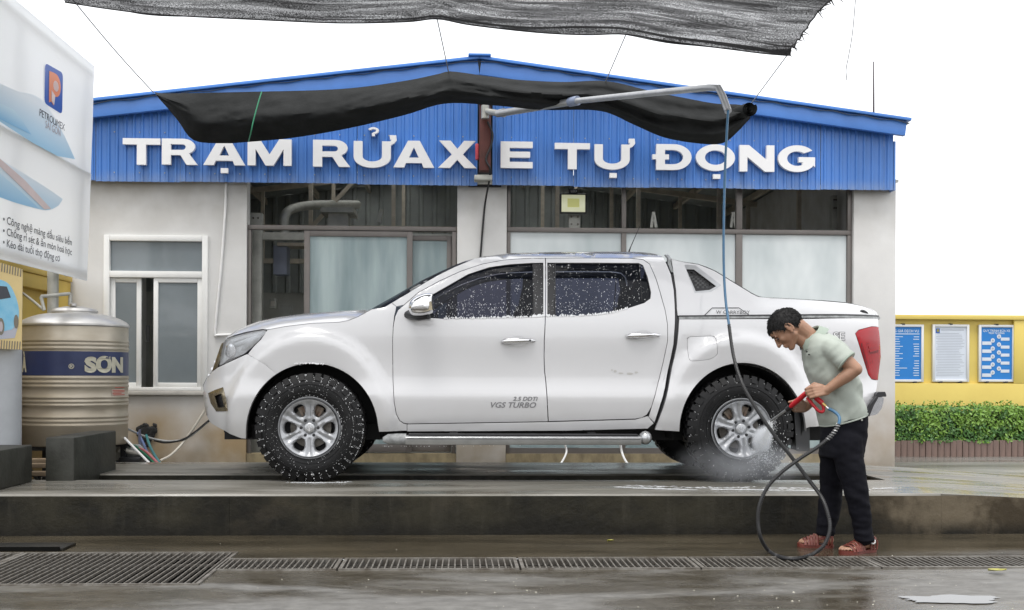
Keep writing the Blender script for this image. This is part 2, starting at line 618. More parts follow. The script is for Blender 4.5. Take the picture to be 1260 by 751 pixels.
# ------------------------------------------------------------------ wash platform: two wheel tracks with a pit between, a ramp at the right
PZ = 0.275
def prism_yz(mb, x0, x1, poly):
    n = len(poly)
    vs = [(x0, y, z) for y, z in poly] + [(x1, y, z) for y, z in poly]
    fs = [tuple(range(n)), tuple(range(2 * n - 1, n - 1, -1))]
    for i in range(n):
        j = (i + 1) % n
        fs.append((j, i, i + n, j + n))
    mb.add(vs, fs)
NF, NB, FF, FB = 7.545, 8.56, 9.07, 10.25
def slab_body(y0, y1, x0, x1):
    top = MB(); side = MB()
    e = 0.008
    xs = [x0 + (x1 - x0) * i / 24 for i in range(25)]
    rng = random.Random(5)
    def j(): return rng.uniform(-0.003, 0.003)
    rows = []
    fr = [(x, y0 + j() * 1.5, PZ - 0.012) for x in xs]
    tp = [(x, y0 + 0.012, PZ + j() * 0.5) for x in xs]
    bk = [(x, y1 - 0.012, PZ) for x in xs]
    bb = [(x, y1, PZ - 0.012) for x in xs]
    top.grid([fr, tp, bk, bb])
    side.grid([[(p[0], p[1], -0.05) for p in fr], fr])
    side.grid([bb, [(p[0], p[1], -0.05) for p in bb]])
    return top, side
t1, s1 = slab_body(NF, NB, PLX0, PLX1)
t2, s2 = slab_body(FF, FB, WG(91, 582, PZ)[0], PLX1)
t1.add(t2.v, t2.f); s1.add(s2.v, s2.f)
x2 = WG(91, 582, PZ)[0]
s1.add([(x2, FF, -0.05), (x2, FF, PZ), (x2, FB, PZ), (x2, FB, -0.05)], [(0, 1, 2, 3)])
# solid right end and the ramp down
RX = 7.4
rows_t = []
N = 40
for k in range(N + 1):
    t = k / N
    x = PLX1 + (RX - PLX1) * t
    s_ = t * t * (3 - 2 * t)
    z = PZ * (1 - min(1, t * 1.02)) * (1 - 0.25 * math.sin(t * PI)) + 0.006 if t > 0 else PZ
    z = PZ + (0.006 - PZ) * (t ** 1.15)
    rows_t.append((x, z))
t1.grid([[(x, y, z) for x, z in rows_t] for y in (NF, NF + 0.012, 8.2, 8.9, 9.6, FB)])
s1.grid([[(x, NF, -0.05) for x, z in rows_t], [(x, NF, z) for x, z in rows_t]])
s1.grid([[(x, FB, z) for x, z in rows_t], [(x, FB, -0.05) for x, z in rows_t]])
s1.add([(PLX1, NB, -0.05), (PLX1, FF, -0.05), (PLX1, FF, PZ), (PLX1, NB, PZ)], [(0, 1, 2, 3)])
jx = WG(283, 640, 0.1).x
s1.box(jx - 0.004, jx + 0.004, NF - 0.0025, NF + 0.02, -0.02, PZ - 0.016)
pt = t1.build('platform', M['slab'], None, 30)
tag(pt, kind='structure')
def STAINED(name):
    """wet mossy concrete that turns to drier brown concrete towards the ramp, with runs and blotches"""
    mt, n, p = _nt(name)
    L = n.links
    tc = n.nodes.new('ShaderNodeTexCoord')
    sp = n.nodes.new('ShaderNodeSeparateXYZ'); L.new(tc.outputs['Object'], sp.inputs[0])
    def nz(scale, st, det=8, rough=0.65):
        mp = n.nodes.new('ShaderNodeMapping'); mp.inputs['Scale'].default_value = st
        L.new(tc.outputs['Object'], mp.inputs[0])
        q = n.nodes.new('ShaderNodeTexNoise'); q.inputs['Scale'].default_value = scale; q.inputs['Detail'].default_value = det; q.inputs['Roughness'].default_value = rough
        L.new(mp.outputs[0], q.inputs['Vector']); return q.outputs['Fac']
    def mr(f, a, b, c, d):
        q = n.nodes.new('ShaderNodeMapRange'); q.interpolation_type = 'SMOOTHSTEP'
        for i, v in enumerate((a, b, c, d)): q.inputs[i + 1].default_value = v
        L.new(f, q.inputs[0]); return q.outputs[0]
    def mixc(f, a, b):
        q = n.nodes.new('ShaderNodeMix'); q.data_type = 'RGBA'
        L.new(f, q.inputs[0])
        for i, v in ((6, a), (7, b)):
            if isinstance(v, tuple): q.inputs[i].default_value = (*v, 1)
            else: L.new(v, q.inputs[i])
        return q.outputs[2]
    def op(o_, a, b):
        q = n.nodes.new('ShaderNodeMath'); q.operation = o_; q.use_clamp = True
        for i, v in enumerate((a, b)):
            if isinstance(v, (int, float)): q.inputs[i].default_value = v
            else: L.new(v, q.inputs[i])
        return q.outputs[0]
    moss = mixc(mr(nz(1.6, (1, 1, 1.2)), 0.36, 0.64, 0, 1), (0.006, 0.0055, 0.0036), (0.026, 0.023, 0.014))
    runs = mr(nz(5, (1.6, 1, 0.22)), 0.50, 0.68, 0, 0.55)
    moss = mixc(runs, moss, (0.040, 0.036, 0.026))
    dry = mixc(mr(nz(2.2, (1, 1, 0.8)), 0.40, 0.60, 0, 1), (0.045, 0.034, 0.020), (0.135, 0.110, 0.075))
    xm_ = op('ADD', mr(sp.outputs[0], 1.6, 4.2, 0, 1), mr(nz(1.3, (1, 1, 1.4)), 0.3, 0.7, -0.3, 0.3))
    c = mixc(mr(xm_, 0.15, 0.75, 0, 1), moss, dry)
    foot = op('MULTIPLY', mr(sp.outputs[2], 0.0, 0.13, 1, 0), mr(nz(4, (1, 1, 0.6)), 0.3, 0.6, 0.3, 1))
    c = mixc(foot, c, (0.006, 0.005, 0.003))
    edge_ = mr(sp.outputs[2], 0.258, 0.268, 0, 0.7)  # thin highlight along the top edge, put into the colour
    c = mixc(edge_, c, (0.16, 0.155, 0.135))
    L.new(c, p.inputs['Base Color'])
    L.new(mr(nz(3, (1, 1, .4)), 0.35, 0.65, 0.3, 0.7), p.inputs['Roughness'])
    p.inputs['Specular IOR Level'].default_value = 0.25
    bp = n.nodes.new('ShaderNodeBump'); bp.inputs['Strength'].default_value = 0.45; bp.inputs['Distance'].default_value = 0.012
    L.new(nz(18, (1, 1, 1), 9), bp.inputs['Height']); L.new(bp.outputs[0], p.inputs['Normal'])
    return mt
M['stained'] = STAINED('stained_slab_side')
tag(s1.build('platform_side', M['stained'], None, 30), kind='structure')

# ------------------------------------------------------------------ drain grates
def copy_tree(o, parent=None):
    c = o.copy(); COL.objects.link(c)
    if parent: c.parent = parent
    for h in list(o.children): copy_tree(h, c)
    return c

def grate(name, label, x0, x1, y0, y1, pitch, barw, cross, group=None, lean=0.0):
    t = thing(name, label, 'drain grate', ((x0 + x1) / 2, (y0 + y1) / 2, 0), group)
    f = MB()
    q = 0.022
    f.box(x0 + 0.003, x1 - 0.003, y0 + 0.003, y0 + q, -0.035, 0.009)
    f.box(x0 + 0.003, x1 - 0.003, y1 - q, y1 - 0.003, -0.035, 0.009)
    f.box(x0 + 0.003, x0 + q, y0 + q, y1 - q, -0.035, 0.008)
    f.box(x1 - q, x1 - 0.003, y0 + q, y1 - q, -0.035, 0.008)
    for c in cross:
        f.box(x0 + q, x1 - q, c - 0.005, c + 0.005, -0.022, -0.011)
    f.build('frame', M['steel'], t)
    n = int((x1 - x0 - 2 * q) / pitch)
    me = None
    for i in range(n):
        x = x0 + q + (i + 0.5) * (x1 - x0 - 2 * q) / n
        b0 = MB().box(-barw / 2, barw / 2, y0 + q - (y0 + y1) / 2, y1 - q - (y0 + y1) / 2, -0.009, 0.005)
        if me is None:
            me = bpy.data.meshes.new('bar'); me.from_pydata(b0.v, [], b0.f)
            me.materials.append(M['steel'])
        b = bpy.data.objects.new('bar', me); COL.objects.link(b)
        b.parent = t
        b.location = (x - (x0 + x1) / 2, 0, random.uniform(-0.0025, 0.001))
        b.rotation_euler = (0, 0, random.uniform(-0.012, 0.012))
    return t
edges = [DX0] + [WG(p, 700)[0] for p in (416, 640, 862, 1085)] + [5.55]
glab = ['narrow drain grate touching the wide floor grate', 'narrow drain grate in front of the truck door', 'narrow drain grate in front of the rear door of the truck',
        "narrow drain grate in front of the man's hose loop", "narrow drain grate past the man's sandals at the right"]
for i in range(5):
    grate('drain_grate', glab[i], edges[i] + 0.003, edges[i + 1] - 0.003, DY0, DY1, 0.034, 0.0075, [(DY0 + DY1) / 2], 'narrow drain grates in a row')
gm = WG(120, 727)[0]
grate('floor_grate', 'wide steel floor grate, left piece, in the ground before the slab', GX0, -2.55, GY0, GY1, 0.038, 0.0075, [6.5], 'wide floor grates')
grate('floor_grate', 'wide steel floor grate, right piece, beside the narrow drain', -2.55, GX1, GY0, GY1, 0.038, 0.0075, [6.5], 'wide floor grates')
# steel plate lying by the grate
p = thing('steel_plate', 'dark steel cover plate lying behind the wide floor grate', 'plate', (-3.1, 7.05, 0))
a = WG(78, 679); b = WG(66, 672)
MB().box(-4.6, a.x, a.y, b.y, 0.002, 0.022, 0.004).build('sheet', M['slabside'], p)
MB().box(-4.6, a.x - 0.02, a.y - 0.012, a.y - 0.001, 0.002, 0.03).build('edge_angle', M['pit'], p)

# puddles: still water lying in hollows of the ground
pd = [(1170, 738, 0.25, 0.09)]
for i, (px, py, rx, ry) in enumerate(pd):
    c = WG(px, py)
    pts = []
    for k in range(120):
        a = 2 * PI * k / 120
        q = 1 + 0.55 * noise.noise((math.cos(a) * 1.6 + i * 7, math.sin(a) * 1.6, 3.1)) + 0.2 * noise.noise((math.cos(a) * 5 + i * 7, math.sin(a) * 5, 3.1))
        pts.append((c.x + rx * q * math.cos(a), c.y + ry * q * math.sin(a)))
    o = MB().add([(x, y, 0.005) for x, y in pts], [tuple(range(120))]).build('puddle', M['water'], None, None)
    tag(o, kind='structure')

# leaves
def leaf(px, py, z, s, lab, rot):
    c = WG(px, py, z)
    mb = MB()
    n = 9
    rowsL = []
    for k in range(n):
        t = k / (n - 1)
        w_ = 0.32 * s * math.sin(PI * t ** 0.8)
        ca, sa = math.cos(rot), math.sin(rot)
        row = []
        for q in (-1, 0, 1):
            u, v = (t - 0.5) * s, q * w_
            row.append((c.x + u * ca - v * sa, c.y + u * sa + v * ca, z + 0.006 + abs(q) * 0.008 + 0.012 * s * 8 * (t - 0.5) ** 2))
        rowsL.append(row)
    mb.grid(rowsL)
    o = mb.build('fallen_leaf', M['leaf'], None, None, loc=(c.x, c.y, z))
    tag(o, lab, 'leaf')
leaf(751, 667, 0, 0.05, 'small yellow leaf on the wet ground below the rear door of the truck', 0.4)
leaf(1227, 704, 0.009, 0.11, 'yellow green leaf lying on the drain grate at the right', 0.1)
# ------------------------------------------------------------------ car wash building
YB = 12.4
M['wall'] = MAT('grey_render', (0.66, 0.655, 0.64), 0.75, var=0.09, scale=1.4, bump=0.06, bscale=50,
                dirt=[((0.40, 0.38, 0.34), 3.2, 2.2, 0.55, 3.4), ((0.36, 0.265, 0.15), 0.38, 1.05, 1.0, 1.1), ((0.25, 0.20, 0.13), 0.0, 0.42, 0.6, 4)])
M['blue'] = MAT('blue_sheet', (0.07, 0.235, 0.67), 0.38, var=0.22, scale=1.2, stretch=(1, 1, 0.4), rvar=0.08, dirt=[((0.24, 0.32, 0.50), 3.10, 3.24, 0.7, 9), ((0.10, 0.18, 0.38), 3.1, 4.2, 0.35, 2.0)])
M['bluetrim'] = MAT('blue_trim', (0.085, 0.24, 0.66), 0.35, var=0.12, scale=2)
M['alu'] = MAT('brown_aluminium', (0.16, 0.145, 0.135), 0.42, 0.35, var=0.1, scale=5)
M['upvc'] = MAT('white_window_frame', (0.78, 0.78, 0.76), 0.4, var=0.06, scale=4)
M['frost'] = SEE('frosted_glass_teal', (0.25, 0.31, 0.315), 0.55, (0.34, 0.39, 0.40), 0.10)
_n = M['frost'].node_tree
_d = next(q for q in _n.nodes if q.type == 'BSDF_DIFFUSE')
_tc = _n.nodes.new('ShaderNodeTexCoord'); _mp = _n.nodes.new('ShaderNodeMapping'); _mp.inputs['Scale'].default_value = (2.2, 1, 0.35)
_ns = _n.nodes.new('ShaderNodeTexNoise'); _ns.inputs['Scale'].default_value = 1.6; _ns.inputs['Detail'].default_value = 5
_cr = _n.nodes.new('ShaderNodeValToRGB')  # mottled tones stand in for varied reflections in the glass
_cr.color_ramp.elements[0].position = 0.32; _cr.color_ramp.elements[0].color = (0.15, 0.20, 0.21, 1)
_cr.color_ramp.elements[1].position = 0.68; _cr.color_ramp.elements[1].color = (0.36, 0.42, 0.42, 1)
_n.links.new(_tc.outputs['Object'], _mp.inputs[0]); _n.links.new(_mp.outputs[0], _ns.inputs['Vector']); _n.links.new(_ns.outputs['Fac'], _cr.inputs[0]); _n.links.new(_cr.outputs[0], _d.inputs[0])
M['white_glass'] = MAT('white_film_reflections', (0.78, 0.82, 0.82), 0.10, col2=(0.43, 0.49, 0.50), scale=0.75, stretch=(1.3, 1, 0.6), detail=4)  # white and teal zones put reflections into the film colour
M['grey_glass'] = MAT('grey_film_glass', (0.20, 0.23, 0.245), 0.10, var=0.12, scale=1.5)
M['galv'] = MAT('galvanised_steel', (0.44, 0.44, 0.40), 0.5, 0.3, var=0.2, scale=9)
M['truss'] = MAT('cream_painted_steel', (0.55, 0.49, 0.40), 0.6, var=0.25, scale=7)
M['dkwall'] = MAT('dark_corrugated', (0.30, 0.32, 0.31), 0.6, var=0.2, scale=2)
M['inwall'] = MAT('inside_render', (0.42, 0.42, 0.39), 0.8, var=0.2, scale=2)
M['white'] = MAT('white_plastic', (0.80, 0.80, 0.79), 0.4, var=0.05, scale=6)
M['dark'] = MAT('dark_plastic', (0.02, 0.02, 0.022), 0.45)
M['red'] = MAT('red_oxide_steel', (0.14, 0.035, 0.028), 0.5, col2=(0.075, 0.028, 0.022), scale=7)
M['rust'] = MAT('rusty_steel', (0.20, 0.11, 0.07), 0.7, col2=(0.30, 0.27, 0.22), scale=16)
M['pipe'] = MAT('grey_pipe', (0.40, 0.41, 0.42), 0.38, 0.45, var=0.15, scale=12)
M['cable'] = MAT('black_cable', (0.015, 0.015, 0.016), 0.5)
M['paleplastic'] = MAT('pale_conduit', (0.60, 0.57, 0.50), 0.5, var=0.1, scale=4)

B = thing('car_wash_building', 'grey single storey building with blue corrugated gable front behind the truck', 'building', (0.1, YB, 0))
def wx(px, py=400, Y=YB): return W(px, py, Y).x
def wz(px, py, Y=YB): return W(px, py, Y).z
XL, XR = -5.35, wx(1102, 400)
ZF = wz(600, 228, 12.25)                 # underside of the blue front
apex = W(590, 74, 12.15); rend = W(1117, 150, 12.15)
SLOPE = (apex.z - rend.z) / (rend.x - apex.x)
AX, AZ = apex.x, apex.z
def roofz(x): return AZ - SLOPE * abs(x - AX)
XBACK = 19.2
# front wall pieces (0.2 m thick)
def wallpiece(px0, px1, z0=0.0, z1=None, x0=None, x1=None, name='wall', mt='wall'):
    a = wx(px0) if x0 is None else x0
    b = wx(px1) if x1 is None else x1
    return MB().box(a, b, YB, YB + 0.2, z0, z1 if z1 is not None else ZF + 0.12, 0.008).build(name, M[mt], B)
wz0, wz1 = wz(190, 481), wz(190, 290)
wx0, wx1 = wx(128), wx(256)
o303 = wx(303)
# left wall with a hole for the window
mb = MB()
mb.plate([(XL, 0), (o303, 0), (o303, ZF + 0.12), (XL, ZF + 0.12)], [[(wx0, wz0), (wx1, wz0), (wx1, wz1), (wx0, wz1)]],
         lambda u, v, d: (u, YB + d, v), 0.2)
mb.build('wall', M['wall'], B)
wallpiece(562, 623, name='pillar')
wallpiece(1050, 1102, name='pillar')
# low kerbs under the glazing
KZ = 0.28
M['ochre'] = MAT('stained_kerb', (0.31, 0.255, 0.15), 0.7, col2=(0.17, 0.135, 0.08), scale=5, stretch=(2, 1, 1))
for a, b in ((303, 562), (623, 1050)):
    MB().box(wx(a) + 0.002, wx(b) - 0.002, YB + 0.02, YB + 0.18, 0, 0.20).build('kerb', M['ochre'], B)
# side and rear walls, floor
MB().box(XR - 0.2, XR, YB + 0.2, XBACK, 0, roofz(XR) - 0.04).build('wall', M['wall'], B)
MB().box(XL, XL + 0.2, YB + 0.2, XBACK, 0, roofz(XL) - 0.04).build('wall', M['wall'], B)
MB().box(XL + 0.2, XR - 0.2, YB + 0.2, XBACK, -0.01, 0.02).build('floor', M['inwall'], B)
# rear wall: render below, corrugated sheet above
MB().box(XL + 0.2, 0.9, XBACK - 0.2, XBACK, 0.02, 2.55).build('wall', M['inwall'], B)
MB().box(XR - 0.9, XR - 0.2, XBACK - 0.2, XBACK, 0.02, 2.55).build('wall', M['inwall'], B)
MB().box(0.901, XR - 0.901, XBACK - 0.2, XBACK, 2.3, 2.55).build('added_opening_lintel', M['inwall'], B)  # the gap below is an added, unseen opening that lights the hall
def corrug(x0, x1, Y, z0fn, z1fn, pitch, depth, up=1):
    mb = MB()
    prof = [(0.0, 0), (0.28, 0), (0.40, depth), (0.60, depth), (0.72, 0)]
    xs = []
    k = int((x1 - x0) / pitch) + 1
    for i in range(k):
        for f, d in prof:
            x = x0 + (i + f) * pitch
            if x < x1 - 1e-4: xs.append((x, d))
    xs.append((x1, 0))
    mb.grid([[(x, Y - d, z0fn(x)) for x, d in xs], [(x, Y - d, z1fn(x)) for x, d in xs]])
    return mb
corrug(XL + 0.2, XR - 0.2, XBACK - 0.22, lambda x: 2.4, lambda x: roofz(x) - 0.02, 0.22, 0.03).build('rear_cladding', M['dkwall'], B, 25)
# roof: two corrugated slopes with thickness
rf = MB(); sk = MB(); ul = MB()
OV = 12.08
for sgn in (-1, 1):
    xe = (rend.x if sgn > 0 else XL - 0.12)
    n = 28
    for i in range(n):
        lit = i in (4, 5, 8, 9)          # unseen clear sheets added to brighten the hall
        xa_, xb_ = AX + (xe - AX) * i / n, AX + (xe - AX) * (i + 1) / n
        da, db = (0.018 if i % 2 else 0), (0.018 if (i + 1) % 2 else 0)
        for (ya, yb, mb_) in ([(OV, 12.9, rf), (12.9, 18.6, sk), (18.6, XBACK + 0.1, rf)] if lit else [(OV, XBACK + 0.1, rf)]):
            q = [(xa_, ya, roofz(xa_) + da), (xb_, ya, roofz(xb_) + db), (xb_, yb, roofz(xb_) + db), (xa_, yb, roofz(xa_) + da)]
            if sgn < 0: q = q[::-1]
            mb_.add(q, [(0, 1, 2, 3)])
            if mb_ is rf: ul.add([(p[0], p[1], p[2] - 0.03) for p in q], [(3, 2, 1, 0)])
rf.build('roof', M['bluetrim'], B, 20)
ul.build('roof_lining', M['dkwall'], B, 20)
_m = bpy.data.materials.new('added_clear_sheet'); _m.use_nodes = True
_n = _m.node_tree; _n.nodes.clear()
_o = _n.nodes.new('ShaderNodeOutputMaterial'); _t = _n.nodes.new('ShaderNodeBsdfTranslucent'); _t.inputs[0].default_value = (0.8, 0.82, 0.8, 1)
_n.links.new(_t.outputs[0], _o.inputs[0])
sk.build('added_light_sheet', _m, B, 20)  # translucent strips put into the roof only for the light inside
# verge trim along the gable: cap strip above a wider board
def verge(sgn):
    xe = rend.x if sgn > 0 else XL - 0.12
    a, b = MB(), MB()
    n = Vector((SLOPE * sgn, 0, 1)).normalized()
    d = Vector((sgn, 0, -SLOPE)).normalized()
    p0 = Vector((AX, 12.13, AZ)); p1 = Vector((xe, 12.13, roofz(xe)))
    L = (p1 - p0).length
    c = (p0 + p1) / 2
    a.obox(c + n * 0.012, d, (0, 1, 0), n, L / 2 + 0.01, 0.06, 0.016, 0.004)
    b.obox(c - n * 0.085 + Vector((0, 0.015, 0)), d, (0, 1, 0), n, L / 2 - 0.02, 0.03, 0.078, 0.004)
    a.build('roof_cap_strip', M['blue'], B)
    b.build('verge_board', M['bluetrim'], B)
verge(1); verge(-1)
MB().obox((AX, 12.1, AZ + 0.028), (1, 0, 0), (0, 1, 0), (0, 0, 1), 0.12, 0.07, 0.012, 0.006).build('ridge_cap', M['blue'], B)
# right return of the blue front
YF = 12.27
xr2 = W(1102, 200, YF).x
MB().box(xr2 - 0.02, xr2, YF, YF + 2.5, ZF, roofz(xr2) - 0.2).build('fascia_return', M['blue'], B)
# corrugated sheets of the blue front, one by one, with the slot for the red post
slot0, slot1 = W(588, 180, YF).x, W(606, 180, YF).x
xs = [XL] 
pl = [W(p, 200, YF).x for p in (118, 222, 330, 440)] + [slot0]
pr = [slot1] + [W(p, 200, YF).x for p in (706, 800, 912, 1010, 1088)] + [xr2 - 0.021]
for lst in ([XL] + pl, pr):
    for i in range(len(lst) - 1):
        x0, x1 = lst[i], lst[i + 1] - 0.004
        dz = random.uniform(-0.006, 0.006)
        mb = corrug(x0, x1, YF + (0.004 if i % 2 else 0), lambda x: ZF + dz, lambda x: roofz(x) - 0.13, 0.088, 0.015)
        mb.build('cladding_sheet', M['blue'], B, 25)
sc = MB()
for zz in (ZF + 0.09, ZF + 0.52):
    x_ = XL + 0.1
    while x_ < xr2 - 0.05:
        if not (slot0 - 0.03 < x_ < slot1 + 0.03) and zz < roofz(x_) - 0.2:
            sc.lathe([(0.008, -0.007), (0.006, -0.010), (0.0, -0.011)], 6, (x_, YF - 0.002, zz), 'y', cap=False)
        x_ += 0.264
sc.build('screws', M['galv'], B, None, kind='stuff')
MB().box(XL, xr2 - 0.03, YF + 0.01, YF + 0.03, ZF + 0.015, ZF + 0.05).build('drip_edge', M['galv'], B)
MB().box(slot0 - 0.1, slot1 + 0.1, YF + 0.1, YF + 0.12, ZF, roofz(AX) - 0.3).build('slot_backing', M['dark'], B)
# top of the wall closed behind the front
MB().box(XL, XR, YF + 0.06, YF + 0.1, ZF + 0.1, ZF + 0.13).build('soffit', M['galv'], B)

# ---- left window
def win():
    w = MB()
    f = 0.062
    x0, x1, z0, z1 = wx0, wx1, wz0, wz1
    zt = wz(190, 338)
    y0, y1 = YB - 0.03, YB + 0.05
    w.box(x0, x0 + f, y0, y1, z0, z1, 0.006); w.box(x1 - f, x1, y0, y1, z0, z1, 0.006)
    w.box(x0 + f, x1 - f, y0, y1, z1 - f, z1, 0.006); w.box(x0 + f, x1 - f, y0, y1, z0, z0 + f * 0.6, 0.006)
    w.box(x0 + f, x1 - f, y0, y1, zt - 0.035, zt + 0.035, 0.006)
    W_ = w.build('window', M['upvc'], B)
    MB().box(x0 + f, x1 - f, YB + 0.02, YB + 0.028, zt + 0.035, z1 - f).build('pane', M['grey_glass'], W_)
    zb, ztop = z0 + f * 0.6, zt - 0.036
    def sash(xa, xb, dy, nm='sash'):
        s = MB(); q = 0.05
        for (a, b, c, d) in ((xa, xa + q, zb, ztop), (xb - q, xb, zb, ztop), (xa + q, xb - q, zb, zb + q), (xa + q, xb - q, ztop - q, ztop)):
            s.box(a, b, YB - 0.012 + dy, YB + 0.028 + dy, c, d, 0.005)
        s.build(nm, M['upvc'], W_)
        MB().box(xa + q, xb - q, YB + 0.006 + dy, YB + 0.012 + dy, zb + q, ztop - q).build('pane', M['grey_glass'], W_)
    sash(x0 + f + 0.001, wx(173), 0.03)
    sash(wx(189), x1 - f - 0.001, 0.0)
    MB().box(wx(176), wx(180), YB + 0.12, YB + 0.14, wz(178, 420), wz(178, 400)).build('handle', M['dark'], W_)
win()
M['sill'] = MAT('pale_sill', (0.5, 0.48, 0.44), 0.6, var=0.15, scale=5)
MB().box(wx0 - 0.03, wx1 + 0.03, YB - 0.05, YB + 0.04, wz0 - 0.045, wz0 - 0.002, 0.005).build('sill', M['sill'], B)

# ---- glazing of the two bays
YG = YB + 0.08
def stile(px0, px1, z0, z1, y0=YG - 0.035, y1=YG + 0.035, nm='mullion'):
    return MB().box(wx(px0), wx(px1), y0, y1, z0, z1, 0.003).build(nm, M['alu'], B)
zt1 = wz(430, 279)
MB().box(wx(303) + 0.001, wx(561), YG - 0.04, YG + 0.04, zt1 - 0.035, zt1 + 0.012, 0.003).build('transom', M['alu'], B)
stile(303.5, 307.5, 0.2, zt1 - 0.037)
stile(556, 561, 0.2, zt1 - 0.037)
def leafframe(pa, pb, ztop, zb, yo, st=0.065, mid=None, glass='frost', nm='sliding_door'):
    x0, x1 = wx(pa), wx(pb)
    f = MB()
    f.box(x0, x0 + st, YG - 0.02 + yo, YG + 0.02 + yo, zb, ztop, 0.003)
    f.box(x1 - st, x1, YG - 0.02 + yo, YG + 0.02 + yo, zb, ztop, 0.003)
    f.box(x0 + st, x1 - st, YG - 0.02 + yo, YG + 0.02 + yo, ztop - st, ztop, 0.003)
    f.box(x0 + st, x1 - st, YG - 0.02 + yo, YG + 0.02 + yo, zb, zb + st * 1.4, 0.003)
    o = f.build(nm, M['alu'], B)
    MB().box(x0 + st, x1 - st, YG + yo - 0.003, YG + yo + 0.003, zb + st * 1.4, ztop - st).build('pane', M[glass], o)
    return o
zd = zt1 - 0.04
leafframe(373, 507, zd, 0.215, -0.012, 0.062)
MB().box(wx(428.5), wx(434.5), YG + 0.012, YG + 0.05, 0.3, zd - 0.06, 0.003).build('sash_stile', M['upvc'], B)
MB().box(wx(380), wx(500), YG + 0.02, YG + 0.03, zd - 0.20, zd - 0.09, 0.002).build('reflection_band', M['paleplastic'], B)  # pale strip added behind the pane in place of the header's reflection
leafframe(428, 555.5, zd - 0.035, 0.215, 0.055, 0.055)
zt2 = wz(835, 284)
MB().box(wx(624), wx(1049), YG - 0.04, YG + 0.04, zt2 - 0.024, zt2 + 0.026, 0.003).build('transom', M['alu'], B)
for a, b in ((623.5, 628), (765, 771), (906.5, 914.5), (1044, 1049.5)):
    stile(a, b, 0.2, zt2 - 0.026)
    stile(a + 0.3, b - 0.3, zt2 + 0.028, ZF + 0.1)
for a, b in ((628, 765), (771, 906.5), (914.5, 1044)):
    MB().box(wx(a) + 0.002, wx(b) - 0.002, YG - 0.004, YG + 0.004, 0.56, zt2 - 0.026).build('pane', M['white_glass'], B)
    MB().box(wx(a) + 0.002, wx(b) - 0.002, YG - 0.02, YG + 0.02, 0.2, 0.262).build('bottom_rail', M['alu'], B)
    MB().box(wx(a) + 0.002, wx(b) - 0.002, YG - 0.004, YG + 0.004, 0.264, 0.52).build('pane', M['frost'], B)
    MB().box(wx(a) + 0.002, wx(b) - 0.002, YG - 0.02, YG + 0.02, 0.52, 0.558).build('middle_rail', M['alu'], B)

# ---- inside: trusses, posts, ducts
tr = MB()
for Yt in (14.6, 17.2):
    zb = 2.92 if Yt < 15 else 2.75
    for sgn in (-1, 1):
        x_ = XL + 0.3 if sgn < 0 else XR - 0.3
        tr.bar((x_, Yt, roofz(x_) - 0.2), (AX, Yt, roofz(AX) - 0.2), 0.06, 0.08)
    tr.bar((XL + 0.3, Yt, zb), (XR - 0.3, Yt, zb), 0.06, 0.07)
    for k in range(-4, 5):
        x = AX + k * 1.05
        if XL + 0.3 < x < XR - 0.3:
            tr.bar((x, Yt, zb), (x, Yt, roofz(x) - 0.2), 0.05, 0.05)
            x2 = x + (1.05 if k < 0 else -1.05)
            if k in (-2,) and Yt < 15: tr.bar((x, Yt, zb), (x2, Yt, roofz(x2) - 0.2), 0.04, 0.05)
tr.build('truss', M['truss'], B)
pu = MB()
for k in range(1, 6):
    for sgn in (-1, 1):
        x = AX + sgn * k * 0.85
        pu.bar((x, YB + 0.2, roofz(x) - 0.1), (x, XBACK - 0.25, roofz(x) - 0.1), 0.05, 0.09)
pu.build('purlin', M['truss'], B)
# wash machine inside: galvanised posts, beam, cabinet, duct
MC = thing('wash_gantry', 'galvanised steel gantry with bolted posts seen inside through the open sliding door', 'wash machine', (wx(315), 13.0, 0.02))
def post(px0, px1, zt, Y, nm='post'):
    x0, x1 = W(px0, 350, Y).x, W(px1, 350, Y).x
    o = MB().box(x0, x1, Y, Y + 0.12, 0.02, zt, 0.006).build(nm, M['galv'], MC)
    bt = MB()
    for u in (0.3, 0.7):
        for v in (0.06, 0.16):
            bt.lathe([(0.012, -0.012), (0.012, 0)], 8, (x0 + (x1 - x0) * u, Y, zt - v), 'y')
    bt.build('bolt', M['steel'], o)
post(307, 322, W(315, 262, 12.95).z, 12.95)
post(1024, 1030, W(1026, 240, 13.6).z, 13.6)
MB().box(W(322, 290, 13.0).x, W(562, 290, 13.0).x, 13.0, 13.1, W(340, 295, 13).z, W(340, 286, 13).z).build('beam', M['galv'], MC)
MB().box(W(404, 250, 14).x, W(428, 250, 14).x, 14, 14.35, 1.6, W(416, 262, 14).z).build('column', M['galv'], MC)
MB().box(W(395, 250, 13.95).x, W(436, 250, 13.95).x, 13.9, 14.45, W(416, 262, 13.95).z, W(416, 256, 13.95).z).build('column_cap', M['galv'], MC)
MB().bar(W(466, 274, 14.2), W(470, 258, 14.2), 0.08, 0.05).build('strut', M['galv'], MC)
d = cr([tuple(W(350, 290, 13.5)), tuple(W(350, 268, 13.5)), tuple(W(358, 258, 13.6)), tuple(W(380, 253, 14)), tuple(W(410, 252, 14.6)), tuple(W(440, 252, 15.2))], 6)
MB().tube(d, 0.055, 10).build('duct', M['galv'], MC)
CB = thing('control_cabinet', 'pale blue control cabinet hung inside the open doorway', 'cabinet', W(340, 340, 13.6))
MB().box(W(336, 330, 13.6).x, W(353, 330, 13.6).x, 13.6, 13.85, W(340, 338, 13.6).z, W(340, 302, 13.6).z, 0.01).build('cabinet_body', MAT('cabinet_blue', (0.30, 0.33, 0.42), 0.5), CB)
